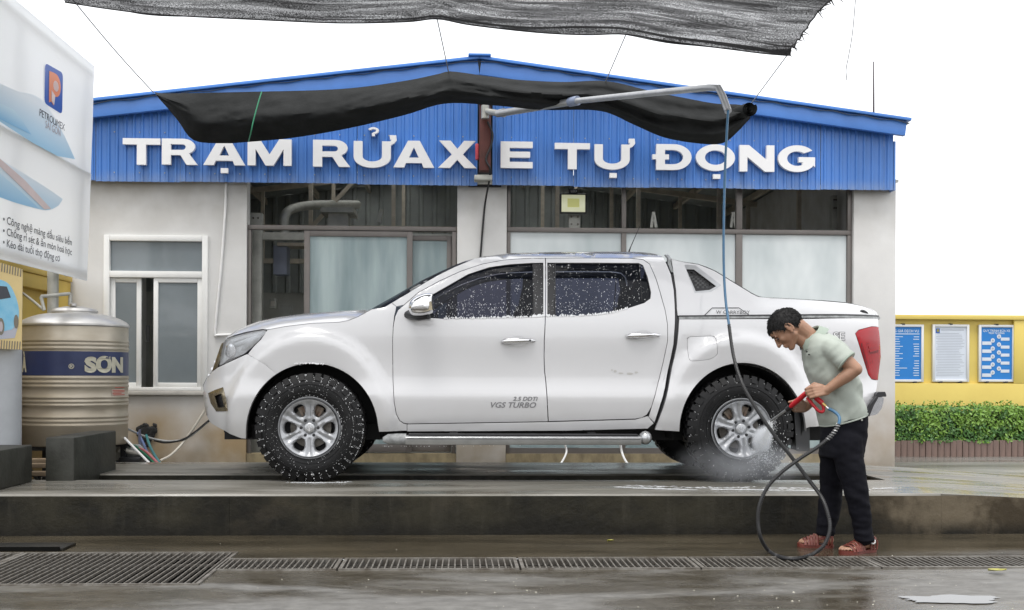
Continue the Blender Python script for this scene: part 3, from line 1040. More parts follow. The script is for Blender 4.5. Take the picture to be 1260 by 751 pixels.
MB().box(W(340, 330, 13.5).x, W(375, 330, 13.5).x, 13.55, 13.9, W(340, 302, 13.5).z, W(340, 298, 13.5).z).build('shelf', M['truss'], CB)
MB().box(W(333, 330, 13.9).x + 0.1, W(346, 330, 13.9).x + 0.1, 14, 14.2, 0.02, 1.9).build('back_post', M['inwall'], CB)
SB = thing('socket_box', 'small grey socket box on the post inside the doorway', 'socket box', W(336, 373, 13.9))
MB().box(W(332, 373, 13.95).x, W(341, 373, 13.95).x, 13.9, 13.97, W(336, 380, 13.95).z, W(336, 368, 13.95).z, 0.006).build('housing', M['galv'], SB)
MB().box(W(334, 373, 13.95).x, W(339, 373, 13.95).x, 13.893, 13.9, W(336, 377, 13.95).z, W(336, 371, 13.95).z).build('faceplate', M['paleplastic'], SB)

# clamps behind the transom of the right bay
for (px, lab) in ((804, 'small pale metal clamp standing behind the transom, left of the hose'), (902, 'small pale metal clamp standing behind the transom, by the hose')):
    c = W(px, 278, YB + 0.3)
    k = MB()
    k.bar(c + Vector((-0.025, 0, -0.02)), c + Vector((-0.005, 0, 0.12)), 0.02, 0.03)
    k.bar(c + Vector((0.03, 0, -0.02)), c + Vector((0.008, 0, 0.12)), 0.02, 0.03)
    k.bar(c + Vector((0, 0.002, 0.10)), c + Vector((0, 0.002, 0.155)), 0.03, 0.035)
    tag(k.build('clamp', M['galv'], None, loc=c), lab, 'clamp', 'clamps behind the transom')

# floodlight on its post
FL = thing('floodlight', 'square floodlight with pale yellow lamp face on a bolted post', 'floodlight', W(705, 262, 12.75))
yf = 12.68
x0, x1, z0, z1 = W(689, 250, yf).x, W(722, 250, yf).x, W(705, 263, yf).z, W(705, 238, yf).z
fb = MB().box(x0, x1, yf, yf + 0.07, z0, z1, 0.012)
fb.build('housing', M['dark'], FL)
MB().box(x0 + 0.018, x1 - 0.018, yf - 0.006, yf + 0.0, z0 + 0.018, z1 - 0.018, 0.002).build('lamp_face', MAT('lamp_diffuser', (0.66, 0.68, 0.50), 0.25, spec=0.6, emit=(0.8, 0.8, 0.5, 0.25)), FL)
MB().box((x0 * 0.72 + x1 * 0.28), (x0 * 0.28 + x1 * 0.72), yf - 0.009, yf - 0.0065, z0 + 0.07, z1 - 0.06).build('led_chip', MAT('led_yellow', (0.66, 0.66, 0.22), 0.4, emit=(0.8, 0.8, 0.3, 0.15)), FL)
MB().box(x0 + 0.1, x1 - 0.1, yf + 0.0, yf + 0.06, z1 + 0.001, z1 + 0.05, 0.004).build('driver_box', M['dark'], FL)
words('LED', 0.04, lambda u, v: (x0 + 0.12 + u, yf - 0.002, z1 + 0.012 + v)).build('lettering', M['white'], FL, None)
px_ = W(701, 270, 12.75)
MB().box(W(700, 270, 12.8).x, W(714, 270, 12.8).x, 12.8, 12.92, 0.02, W(705, 264, 12.8).z, 0.006).build('post', M['galv'], FL)
bt = MB()
for px, py in ((703, 267), (711, 267), (703, 276), (711, 276)):
    bt.lathe([(0.012, -0.01), (0.012, 0.001)], 8, W(px, py, 12.8), 'y')
bt.build('bolt', M['steel'], FL)

# ------------------------------------------------------------------ sign lettering on the blue front
def ring(cx, cy, rx, ry, n=36): return [(cx + rx * math.cos(2 * PI * i / n), cy + ry * math.sin(2 * PI * i / n)) for i in range(n)]
def glyph(ch, w):
    s, h = 0.34, 0.235
    if ch == 'T': return [[(0, 1), (w, 1), (w, 1 - h), (w / 2 + s / 2, 1 - h), (w / 2 + s / 2, 0), (w / 2 - s / 2, 0), (w / 2 - s / 2, 1 - h), (0, 1 - h)]], []
    if ch == 'E': return [[(0, 0), (0, 1), (w, 1), (w, 1 - h), (s, 1 - h), (s, .62), (w * .92, .62), (w * .92, .4), (s, .4), (s, h), (w, h), (w, 0)]], []
    if ch == 'R':
        o = [(0, 0), (0, 1)] + arc(w * .60, .70, w * .33, .30, 90, -60, 14) + [(w * .80, .36), (w, 0), (w - .42, 0), (w * .52, .37), (s, .37), (s, 0)]
        return [o], [[(s, .79)] + arc(w * .57, .68, w * .10, .11, 90, -90, 8) + [(s, .57)]]
    if ch == 'A':
        return [[(0, 0), (w / 2 - .22, 1), (w / 2 + .22, 1), (w, 0), (w - .40, 0), (w - .47, .17), (.47, .17), (.40, 0)]], [[(w / 2 - .185, .37), (w / 2 + .185, .37), (w / 2, .76)]]
    if ch == 'M':
        return [[(0, 0), (0, 1), (.46, 1), (w / 2, .42), (w - .46, 1), (w, 1), (w, 0), (w - .30, 0), (w - .30, .62), (w / 2 + .15, 0), (w / 2 - .15, 0), (.30, .62), (.30, 0)]], []
    if ch == 'N': return [[(0, 0), (0, 1), (.36, 1), (w - .30, .45), (w - .30, 1), (w, 1), (w, 0), (w - .36, 0), (.30, .55), (.30, 0)]], []
    if ch == 'X':
        c = w / 2
        return [[(0, 0), (c - .20, .5), (.04, 1), (.46, 1), (c, .70), (w - .46, 1), (w - .04, 1), (c + .20, .5), (w, 0), (w - .44, 0), (c, .30), (.44, 0)]], []
    if ch == 'U':     # with the horn of the Vietnamese letter
        o = [(0, 1), (s, 1), (s, .42)] + arc(w / 2, .42, w / 2 - s, .20, 180, 360, 12)[1:-1] + [(w - s, .42), (w - s, 1), (w - .02, 1), (w + .02, 1.06), (w - .04, 1.08), (w - .04, 1.24), (w + .20, 1.24), (w + .22, 1.04), (w + .12, .92), (w, .86), (w, .40)] + arc(w / 2, .40, w / 2, .42, 0, -180, 18)[1:-1] + [(0, .40)]
        return [o], []
    if ch == 'O': return [ring(w / 2, .5, w / 2, .53)], [ring(w / 2, .5, w / 2 - .36, .29)]
    if ch == 'D':     # crossed D
        o = [(0, 0), (0, .41), (-.15, .41), (-.15, .60), (0, .60), (0, 1), (w * .5, 1)] + arc(w * .5, .5, w * .5, .5, 90, -90, 18)[1:]
        hl = [(s, .78), (w * .46, .78)] + arc(w * .46, .5, w * .5 - .27, .28, 90, -90, 14)[1:] + [(s, .22), (s, .41), (s + .16, .41), (s + .16, .60), (s, .60)]
        return [o], [hl]
    if ch == 'G':
        o = arc(w / 2, .5, w / 2, .53, 38, 330, 30) + [(w * .97, .16), (w * .97, .56), (w * .54, .56), (w * .54, .36), (w * .64, .36), (w * .64, .27)]
        o += arc(w / 2, .5, w / 2 - .36, .29, 300, 48, 22)
        return [o], []
    if ch == 'hook':
        o = arc(.5, .62, .46, .38, 160, -75, 14) + [(.62, .0), (.38, .0), (.36, .30)] + arc(.5, .62, .22, .17, -80, 160, 10)
        return [o], []
    if ch == 'dot': return [[(0, 0), (w, 0), (w, 1), (0, 1)]], []
SG = thing('sign_lettering', 'big white raised letters TRẠM RỬA XE TỰ ĐỘNG across the blue front', 'sign lettering', (W(590, 190, YF - 0.06).x, YF - 0.06, W(590, 190, YF).z))
M['letter'] = MAT('white_letter', (0.86, 0.86, 0.86), 0.4, var=0.03, scale=3)
YL = YF - 0.075
def letter(ch, px0, px1, ptop, pbot):
    a, b = W(px0, pbot, YL), W(px1, ptop, YL)
    h = W(px0, ptop, YL).z - a.z
    w = (b.x - a.x) / h
    if ch == 'hook': w = 1.0
    os_, hs = glyph(ch, w)
    sx = (b.x - a.x) if ch == 'hook' else h
    mb = MB()
    mb.plate(os_[0], hs, lambda u, v, d: (a.x + u * sx, YL + d, a.z + v * h), 0.05)
    mb.build('letter', M['letter'], SG, 30)
for L in [('T', 150.8, 197, 170, 202.5), ('R', 199, 243, 170.5, 202.5), ('A', 250, 301.5, 171, 203), ('dot', 271.5, 280.5, 207, 213), ('M', 304.5, 358.7, 171, 203.5),
          ('R', 385, 431, 172, 205), ('U', 435, 481, 173.5, 205.6), ('hook', 452, 467, 156.5, 167.5), ('A', 484, 534.5, 173, 206), ('X', 539, 586.5, 173, 206.5),
          ('E', 616, 655.6, 174, 206.7), ('T', 682.5, 726, 175.8, 208), ('U', 731.5, 775, 177.5, 208), ('dot', 750, 759, 213, 218.8), ('D', 807.5, 851, 177.3, 209),
          ('O', 856.4, 904.5, 178.3, 209.2), ('dot', 877.5, 886.5, 214.5, 220), ('N', 910, 953, 178.5, 211), ('G', 957.5, 1004.5, 179.5, 210.5)]:
    letter(*L)

# ------------------------------------------------------------------ red bracket post, boom, hose tip
YPst = 12.0
RB = thing('boom_post', 'rust red square steel post bolted into the slot of the blue front', 'bracket post', W(597, 215, YPst))
MB().box(W(590, 150, YPst).x, W(604, 150, YPst).x, YPst, YPst + 0.13, W(597, 210, YPst).z, W(597, 118, YPst).z, 0.005).build('post', M['red'], RB)
MB().box(W(589, 150, YPst - .03).x, W(605, 150, YPst - .03).x, YPst - 0.02, YPst + 0.17, W(597, 122, YPst).z, W(597, 112, YPst).z, 0.005).build('cap_block', M['red'], RB)
MB().box(W(584, 150, YPst).x, W(612, 150, YPst).x, YPst - 0.06, YPst + 0.0, W(597, 125.5, YPst).z, W(597, 119.5, YPst).z, 0.004).build('top_plate', M['rust'], RB)
MB().box(W(586, 150, YPst).x, W(611, 150, YPst).x, YPst - 0.03, YPst - 0.012, W(597, 129, YPst).z, W(597, 126, YPst).z, 0.002).build('clip', M['galv'], RB)
MB().box(W(584, 150, YPst).x, W(606, 150, YPst).x, YPst + 0.02, YPst + 0.2, W(597, 221, YPst).z, W(597, 215, YPst).z, 0.004).build('bottom_plate', M['galv'], RB)
MB().box(W(585, 150, YPst).x, W(589.4, 150, YPst).x, YPst + 0.03, YPst + 0.09, W(597, 196, YPst).z, W(597, 176, YPst).z, 0.01).build('valve', MAT('red_valve', (0.5, 0.06, 0.08), 0.4), RB)
BM = thing('hose_boom', 'grey tubular swing boom reaching out from the red post with a drooping tip', 'boom', W(600, 140, YPst - 0.1))
MB().tube([W(597, 146, YPst - 0.06), W(597, 130, YPst - 0.06)], 0.042, 16).build('pivot_sleeve', M['galv'], BM)
jt = W(705, 125, 10.9)
MB().tube([W(599, 137, YPst - 0.08), W(612, 139.5, YPst - 0.25), W(620, 139, YPst - 0.35)], [0.03, 0.034, 0.046], 14).build('elbow', M['galv'], BM)
MB().tube([W(612, 140.3, YPst - 0.3), jt], [0.036, 0.036], 16).build('thick_pipe', M['pipe'], BM)
MB().tube([W(701, 125.8, 10.94), W(711, 123.9, 10.85)], 0.046, 16).build('coupling', MAT('blue_grey_coupling', (0.22, 0.26, 0.36), 0.4), BM)
tip0, tip1 = W(884, 108.5, 8.75), W(896, 137, 8.6)
MB().tube([jt, W(800, 115, 9.75), W(872, 108, 8.9), tip0, W(889, 118, 8.72), tip1], [0.028, 0.028, 0.027, 0.028, 0.028, 0.028], 16).build('thin_pipe', M['pipe'], BM)

# cables on the building
def cable(name, pts, r, mt, lab, cat='cable', grp=None, n=8, sm=6):
    pts = [tuple(p) for p in pts]
    o = MB().tube(cr(pts, sm), r, n).build(name, M[mt] if isinstance(mt, str) else mt, None, 60, loc=pts[0])
    return tag(o, lab, cat, grp)
cable('cable', [W(600, 150, YPst - 0.02), W(606, 165, YPst - .02), W(604, 180, YPst - .02), W(598, 196, YPst - .02), W(603, 208, YPst - .02), W(602, 222, YPst + .1), W(597, 250, YB - 0.03), W(594, 280, YB - 0.015), W(591, 318, YB - 0.015)], 0.011, 'cable', 'black cable hanging from the red post down the middle pillar')
cable('conduit', [W(278, 226, YB - .02), W(277, 260, YB - .02), W(272, 330, YB - .02), W(267, 380, YB - .02), W(264.5, 411, YB - .02), W(268, 412.5, YB - .02), W(285, 412, YB - .02)], 0.014, 'white', 'thin white conduit running down the grey wall right of the window', 'conduit')
# lightning rod on the roof edge
rd = thing('lightning_rod', 'thin dark rod standing up from the right end of the roof', 'rod', (W(1075, 140, 12.9).x, 12.9, W(1075, 140, 12.9).z))
MB().tube([W(1075, 142, 12.9), W(1075, 76, 12.9)], [0.012, 0.007], 8).build('rod', MAT('rod_brown', (0.07, 0.05, 0.045), 0.6), rd)
MB().lathe([(0.05, 0), (0.045, 0.02), (0.02, 0.03)], 16, tuple(W(1075, 144, 12.9))).build('base', M['dark'], rd)
# ------------------------------------------------------------------ pickup truck
M['paint'] = MAT('white_paint', (0.70, 0.70, 0.71), 0.2, coat=1.0, col2=(0.67, 0.67, 0.68), scale=1.3,
                 dirt=[((0.50, 0.485, 0.45), -0.05, 0.75, 0.6, 3.0)])
M['chrome'] = MAT('chrome', (0.78, 0.78, 0.79), 0.10, 1.0, var=0.06, scale=20)
M['bumper'] = MAT('bumper_metal', (0.42, 0.42, 0.43), 0.25, 0.9, col2=(0.30, 0.30, 0.31), scale=9)
M['satin'] = MAT('satin_metal', (0.50, 0.51, 0.52), 0.32, 0.85, var=0.12, scale=12)
M['alloy'] = MAT('alloy_wheel', (0.44, 0.45, 0.47), 0.34, 0.5, col2=(0.35, 0.36, 0.37), scale=14)
M['rubber'] = MAT('wet_rubber', (0.006, 0.006, 0.0065), 0.5, spec=0.3, var=0.4, scale=25, bump=0.2, bscale=120)
M['trimblack'] = MAT('black_trim', (0.014, 0.014, 0.016), 0.35)
M['matteblack'] = MAT('underside_black', (0.010, 0.010, 0.011), 0.7)
M['tint'] = SEE('tinted_glass', (0.003, 0.004, 0.006), 0.45, (0.25, 0.26, 0.335), 0.015)
M['lens'] = SEE('clear_lens', (0.20, 0.20, 0.205), 0.8, (0.86, 0.88, 0.9), 0.02)
M['redlens'] = MAT('red_lens', (0.42, 0.004, 0.012), 0.2, spec=0.35, coat=0.15, col2=(0.34, 0.003, 0.01), scale=5)
M['redlens2'] = MAT('dark_red_lens', (0.16, 0.002, 0.006), 0.3, spec=0.3)
M['reflector'] = MAT('lamp_reflector', (0.72, 0.73, 0.74), 0.4, 0.35, var=0.25, scale=22)
M['gold'] = MAT('bronze_trim', (0.36, 0.31, 0.22), 0.2, 0.7, var=0.3, scale=10)  # bronze metal of the fog lamps, grille edges and mirror inserts
M['seal'] = MAT('grey_seal', (0.32, 0.33, 0.33), 0.45, var=0.4, scale=25)
M['seat'] = MAT('seat_fabric', (0.03, 0.03, 0.034), 0.8)

TYC = 9.30                                  # centre line of the truck
ZT = [0.30, 0.55, 0.65, 0.76, 0.86, 0.915, 0.955, 1.01, 1.10, 1.20, 1.30, 1.38, 1.45, 1.51, 1.60, 1.72, 1.85, 1.93, 1.965, 1.985, 2.01, 2.2]
YT = [8.56, 8.515, 8.485, 8.452, 8.430, 8.424, 8.434, 8.446, 8.446, 8.438, 8.428, 8.426, 8.434, 8.452, 8.490, 8.540, 8.605, 8.655, 8.695, 8.745, 8.85, 9.3]
_zt, _yt = np.array(ZT), np.array(YT)
_mm = np.gradient(_yt, _zt)
def ybase(z):
    z = min(max(z, ZT[0]), ZT[-1])
    i = min(max(int(np.searchsorted(_zt, z)) - 1, 0), len(ZT) - 2)
    h = _zt[i + 1] - _zt[i]; t = (z - _zt[i]) / h
    return ((2 * t ** 3 - 3 * t * t + 1) * _yt[i] + (t ** 3 - 2 * t * t + t) * h * _mm[i]
            + (-2 * t ** 3 + 3 * t * t) * _yt[i + 1] + (t ** 3 - t * t) * h * _mm[i + 1])
WF, WRr = W(380.5, 531.3, 8.37), W(912.5, 531.8, 8.37)
def sst(t):
    t = min(1, max(0, t)); return t * t * (3 - 2 * t)
def yside(x, z):
    y = ybase(z)
    if x < -1.42: y += 0.42 * min(1.15, (-1.42 - x) / 0.57) ** 2.4
    if x > 2.62: y += 0.16 * ((x - 2.62) / 0.5) ** 2.2
    y += 0.012 * ((x - 0.5) / 2.0) ** 2
    fl = 0
    for w in (WF, WRr):
        rx = 0.575 if x > w.x else 0.60
        rho = math.hypot((x - w.x) / rx, (z - w.z) / 0.685)
        fl = max(fl, sst((1.12 - rho) / 0.13) * (0.5 + 0.5 * sst((z - 0.5) / 0.25)) * (0.82 + 0.18 * sst((rho - 0.72) / 0.25)))
    y -= 0.062 * fl
    return y
def S(px, py, off=0.0):
    y = 8.45
    for _ in range(40 if px < 320 else 14):
        p = W(px, py, y + off)
        y = 0.5 * y + 0.5 * yside(p.x, p.z)
    return W(px, py, y + off)
T = thing('pickup_truck', 'white double cab pickup truck standing on the wet wash platform', 'pickup truck', (0.45, TYC, PZ))
def S2(pts, off=0.0): return [(lambda q: (q.x, q.z))(S(p[0], p[1], off)) for p in pts]
def mir(p): return (p[0], 2 * TYC - p[1], p[2])

def panel(name, outer, holes=(), mt='paint', off=0.0, step=0.035, flange=0.035, d=0.016, parent=None, both=True, ease=0.003, fn=None, hd=None):
    """body panel: outline traced on the truck's side surface, curved with it, edges turned in; far side mirrored"""
    oz = dens(S2(outer, off), d)
    hz = [dens(S2(h, off), hd or d) for h in holes]
    vs2, tris, loops = fill(oz, hz, step)
    bset = set(i for l in loops for i in l)
    vs = []
    for i, (x, z) in enumerate(vs2):
        y = (fn or yside)(x, z) + off
        if i in bset: y += ease
        vs.append((x, y, z))
    fs = [tuple(t) for t in tris]
    for lp in loops:
        k = len(vs)
        vs += [(vs[i][0], vs[i][1] + flange, vs[i][2]) for i in lp]
        n = len(lp)
        for i in range(n):
            fs.append((lp[(i + 1) % n], lp[i], k + i, k + (i + 1) % n))
    res = []
    for s_ in ((0, 1) if both else (0,)):
        mb = MB()
        if s_ == 0: mb.add(vs, fs)
        else: mb.add([mir(v) for v in vs], [f[::-1] for f in fs])
        res.append(mb.build(name, M[mt], parent[s_] if isinstance(parent, (list, tuple)) else (parent or T), 38))
    return res

# ---- arch outlines (pixel positions)
def archpx(cx, cy, rx, ry, a0, a1, n=26): return [(cx + rx * math.cos(R(a0 + (a1 - a0) * i / n)), cy - ry * math.sin(R(a0 + (a1 - a0) * i / n))) for i in range(n + 1)]
fa_front = archpx(384, 531, 81.5, 84, 180, 123, 12)      # bumper part of the front arch
fa_rear = archpx(384, 531, 81.5, 84, 123, 0, 24)
# ---- bumper
bump_o = [(268, 452.5), (285, 444.5), (304, 436)] + [(315, 442), (327, 449.5)] + fa_front[::-1] + [(302.5, 540), (297, 539.5), (285, 535), (271, 527.5), (259, 520.5), (254, 511), (251.5, 497), (250.5, 484), (251, 474), (254.5, 466), (260, 458.5)]
fog = [(256.5, 484.5), (264, 481), (273.5, 477.5), (276.5, 489), (279, 505), (266.5, 505.5), (260, 496)]
panel('front_bumper', bump_o, [fog], flange=0.06)
# fog lamp pocket
fo = panel('fog_lamp', [(255.8, 484), (264, 480), (274.2, 476.6), (277.5, 489), (280, 506.2), (266, 506.6), (259.2, 496.5)], [[(264, 487.5), (272, 484.5), (276, 501.5), (268, 501.8)]], mt='gold', off=-0.006, flange=0.03, step=0.02, d=0.008)
panel('lamp_glass', [(263, 486.5), (272.5, 483.5), (277, 502.5), (267, 502.8)], mt='trimblack', off=0.03, flange=0.02, step=0.02, d=0.008, parent=fo)
# ---- grille edge and headlight
panel('grille_trim', [(272.3, 423), (275, 421.5), (269.5, 446), (267.5, 452), (260.5, 457.5)], mt='gold', off=0.012, flange=0.05, step=0.02, d=0.008)
hl_o = [(277, 418.5), (285, 415), (296, 411.7), (310, 408.3), (326, 405.8), (328, 408.5), (320, 417.5), (310, 427.5), (301, 435.3), (285, 443.3), (269.8, 450.5), (270.5, 444), (275, 422)]
hp = panel('headlight', hl_o, mt='lens', off=0.002, flange=0.02, step=0.02, d=0.008)
panel('reflector', [(x + (300 - x) * 0.02, y + (425 - y) * 0.03) for x, y in hl_o], mt='reflector', off=0.035, flange=0.03, step=0.02, d=0.008, parent=hp)
panel('lamp_bezel', [(285, 424), (300, 418), (318, 411), (322, 412), (312, 424), (303, 431), (296, 432), (300, 424), (290, 428)], mt='satin', off=0.026, flange=0.006, step=0.02, d=0.008, parent=hp)
panel('light_strip', [(283, 418), (300, 412.8), (324, 407.8), (320, 411), (300, 417), (286, 421.5)], mt='foam', off=0.024, flange=0.006, step=0.02, d=0.008, parent=hp)
panel('projector', ring(283, 432, 7, 8.5, 20), mt='chrome', off=0.026, flange=0.01, step=0.02, d=0.008, parent=hp)
panel('lamp_bezel', [(281, 442), (296, 438), (303, 433.5), (302, 435), (285, 443), (274, 448)], mt='trimblack', off=0.024, flange=0.006, step=0.02, d=0.008, parent=hp)
# ---- fender
gapline = [(329, 406.2), (352, 402), (384, 398.2), (416, 397), (428, 395), (441, 390), (457.5, 381)]
fend_o = gapline + [(473.2, 378.2), (482, 373.5), (487.5, 377.5), (486.6, 382), (485.0, 389), (483.5, 402), (482.7, 420), (483.1, 466), (484.7, 495.5), (487.2, 509.8), (491.2, 517.8), (496, 521.3), (500.5, 522.3), (500.5, 530)] + [(466.5, 531.5)] + fa_rear[::-1][1:] + [(327.9, 449.9), (316, 442.4), (305, 436), (311.5, 427.5), (321.3, 417.8)]
panel('fender', fend_o, flange=0.05)
# ---- rocker
rock_o = [(501.1, 522.4), (674.5, 519.6), (782, 516.6), (797.2, 512.2), (804.5, 521), (797, 527.5), (700, 530), (501.3, 531)]
panel('rocker_panel', rock_o, flange=0.08)
# ---- front door with window opening
fd_o = [(497.3, 375.8), (490, 382), (486.6, 389.5), (484.2, 402), (483.4, 420), (483.8, 466), (485.4, 495), (488, 509.5), (492, 517.3), (497, 520.6), (503, 521.4), (674, 518.6),
        (673.2, 500), (671.2, 470), (669.6, 457), (669.0, 440), (669.2, 420), (670.6, 389.5), (670.6, 318.2), (655, 318.4), (638, 319), (620, 320.4), (593.5, 325.4), (567, 334.3), (541, 346.2), (515, 360.4)]
fw_h = [(527, 368), (533, 362), (550, 352.3), (576, 337.4), (602, 328.9), (628, 325.2), (655, 323.6), (668.6, 323.4), (668.6, 389.3), (654, 390.6), (600, 391.8), (545, 392.6), (530, 391.5), (524, 380)]
fdp = panel('front_door', fd_o, [fw_h], flange=0.03)
rd_o = [(671.6, 318.2), (722, 318), (777, 318.4), (791, 319.8), (799, 325.2), (807.2, 344), (812.4, 361.5), (818.2, 382), (821, 399), (821.2, 420), (816, 445), (810.6, 467), (801.2, 501), (796, 510.2), (790, 513.7), (781, 515.4), (675.2, 518.4),
        (674.2, 500), (672.2, 470), (670.6, 457), (670.0, 440), (670.2, 420), (671.6, 389.5)]
rw_h = [(673.4, 323.4), (730, 323.4), (786, 323.8), (791.4, 326.5), (797, 341), (801.2, 360), (800.5, 367.5), (793, 373), (771.4, 380), (752.4, 385.5), (729.5, 388), (684, 389.6), (673.4, 389.6)]
rdp = panel('rear_door', rd_o, [rw_h], flange=0.03)
def glassy(x, z): return ybase(min(z, 1.93)) + 0.012 * ((x - 0.5) / 2.0) ** 2
panel('door_window', [(526.5, 368.5), (533, 361.5), (550, 351.8), (576, 336.9), (602, 328.4), (628, 324.7), (655.5, 323.0), (655.5, 391.2), (600, 392.3), (545, 393.2), (529, 392)], mt='tint', off=0.020, flange=0.004, parent=fdp, step=0.05)
panel('door_window', [(683.5, 323), (730, 323.2), (786.5, 323.4), (792, 326), (797.6, 341), (801.8, 360), (801, 367.8), (793.4, 373.6), (771.4, 380.6), (752.4, 386), (729.5, 388.5), (683.5, 390.2)], mt='tint', off=0.020, flange=0.004, parent=rdp, step=0.05)
panel('pillar_trim', [(656, 323.2), (669.2, 323.0), (669.2, 390), (656, 391)], mt='trimblack', off=0.010, flange=0.02, parent=fdp)
panel('pillar_trim', [(672.8, 323.0), (683, 323.2), (683, 390.2), (672.8, 390.2)], mt='trimblack', off=0.010, flange=0.02, parent=rdp)
# black run channels round the glass
def channel(edge, parent, r=0.006, off=0.012):
    for s_ in (0, 1):
        pts = [S(*p, off) for p in edge]
        if s_: pts = [Vector(mir(p)) for p in pts]
        MB().tube(pts, r, 6).build('window_seal', M['trimblack'], parent[s_])
channel(cr([(527, 368.5), (533, 362.6), (550, 353), (576, 338.2), (602, 329.7), (628, 326), (655.5, 324.4)], 4), fdp)
channel(cr([(683.5, 324.3), (730, 324.4), (786, 324.8), (791, 327.2), (796.4, 341.5), (800.6, 360), (799.9, 367), (792.8, 372.4)], 4), rdp)
channel([(656.2, 324), (656.2, 390.5)], fdp, 0.007, 0.008)
channel([(682.6, 324), (682.6, 389.8)], rdp, 0.007, 0.008)
channel([(786.5, 325), (790, 372)], rdp, 0.004, 0.015)
# soft black sill strips under the glass
# ---- door handles with recess cups
def handle(parent, px0, px1, py0, py1, name='door_handle', slot=True):
    for s_ in (0, 1):
        cups = []
        cx, cy = (px0 + px1) / 2, (py0 + py1) / 2 + 1
        my = (py0 + py1) / 2 + 0.6
        pts = [S(px0, my + 1.2, -0.003), S(px0 + 5, my + 0.6, -0.028), S((px0 + px1) / 2, my, -0.036), S(px1 - 6, my - 0.4, -0.03), S(px1, my, -0.003)]
        c = cr([tuple(p) for p in pts], 5)
        if s_: c = [mir(p) for p in c]
        n = len(c)
        rs = [0.010 + 0.012 * math.sin(PI * min(1, (i / (n - 1)) * 1.2)) for i in range(n)]
        MB().tube(c, rs, 10).build(name, M['chrome'], parent[s_])
        # shallow cup behind: dark-edged lip
        cup = [S(cx + 12 * math.cos(a), cy + 6.4 * math.sin(a), -0.0025) for a in [2 * PI * i / 28 for i in range(28)]]
        inn = [S(cx + 10.5 * math.cos(a), cy + 5.2 * math.sin(a), -0.0015) for a in [2 * PI * i / 28 for i in range(28)]]
        dp = [S(cx, cy, 0.0)] * 28
        dp = [S(cx + 4 * math.cos(a), cy + 2 * math.sin(a), -0.0008) for a in [2 * PI * i / 28 for i in range(28)]]
        rows = [cup, inn, dp]
        if s_: rows = [[Vector(mir(p)) for p in r_] for r_ in rows]
        MB().grid(rows, True).build('handle_cup', M['paint'], parent[s_])
        if slot:
            q = S(px1 - 5, (py0 + py1) / 2 + 0.4, -0.047)
            if s_: q = Vector(mir(q))
            MB().ball(q, 0.008, n=1).build('key_button', M['trimblack'], parent[s_])
handle(fdp, 617, 657.5, 412.5, 425)
handle(rdp, 771, 811.5, 405.5, 418.5, slot=False)
# ---- cab side: pillars, roof rail
sil = [(473.8, 378.0), (483, 372.4), (502, 361.2), (520, 350), (539, 339), (560, 328.8), (584, 318.6), (600, 315.8), (619, 313.3), (645, 312.2), (670.5, 311.8), (720, 311.4), (771, 311.4), (790.5, 311.9), (806, 313.2), (814.5, 315.5)]
rear_c = [(818.5, 322), (825.5, 338), (829, 357), (830.2, 376), (830.6, 391.4), (829.8, 406.7), (828.6, 424), (825.4, 440), (818.4, 476), (812.4, 498), (805.2, 519.8)]
door_top = [(821.9, 420), (821.7, 399), (818.9, 381.8), (813.1, 361.2), (807.9, 343.6), (799.6, 324.6), (791.3, 319.1), (777, 317.7), (722, 317.3), (671, 317.4), (655, 317.7), (638, 318.3), (620, 319.7), (593.3, 324.7), (566.7, 333.6), (540.6, 345.5), (514.6, 359.8), (497, 375.1)]
cab_o = sil + rear_c + [(798.6, 513.2), (801.9, 501.4), (811.3, 467.2), (816.7, 445)] + door_top + [(488, 377.2), (483, 373.2)]
panel('cab_side', cab_o, flange=0.05)
# rubber seal strip between cab and bed, weathered grey at its top
strip = [(815.5, 315), (820, 313), (824, 318), (828.5, 335.5), (831, 357), (832.3, 376), (832.6, 391)]
panel('bed_seal', [(819, 313.2), (822.5, 313.6), (826, 325), (828.6, 335), (826, 335), (822, 325)], mt='seal', off=0.03, flange=0.06)
panel('bed_seal', [(826.3, 338), (828.8, 336), (832, 357), (833, 376), (833.2, 391), (834.2, 391), (834.2, 408), (833, 424), (829.5, 441), (822.6, 476), (816, 501), (808.6, 521), (805.9, 520.5), (813.1, 498.3), (819.1, 476.2), (826.1, 440.2), (829.3, 424.2), (830.5, 407), (831.3, 391.4), (830.9, 376), (829.7, 357)], mt='trimblack', off=0.028, flange=0.06)
# ---- bed side
ra = archpx(914, 531, 78, 84.5, 180, 0, 38)
tl_o = [(1053, 410.5), (1057, 406.3), (1073, 402), (1081.3, 402.6), (1083.2, 421), (1084, 440), (1080.5, 468), (1073, 466.5), (1069, 461), (1060, 432)]
fuel = rpoly([(845, 414.5), (880.5, 413.2), (883.8, 437), (873, 443), (848, 445)], 5)
fuel_in = rpoly([(845.45, 414.95), (880.15, 413.65), (883.35, 436.85), (872.9, 442.6), (848.3, 444.6)], 5)
bed_o = [(836, 393.2), (900, 393), (1000, 392.6), (1080.5, 392.4)] + [(1081.2, 402.2), (1073, 401.5), (1056.7, 405.7), (1052.4, 410.4), (1059.4, 432.2), (1068.5, 461.4), (1072.8, 467.2), (1080.2, 468.7), (1078.5, 480), (1073, 497), (1065, 510), (1058, 517), (1040, 522), (1010, 524.5), (996, 525.5), (992, 527)] + ra[::-1] + [(835.5, 531), (806.5, 529), (809.3, 521), (816.5, 502), (823.1, 476), (830, 441), (833.5, 424), (835, 408)]
panel('bed_side', bed_o, [fuel], flange=0.05)
panel('fuel_door', fuel_in, flange=0.02)
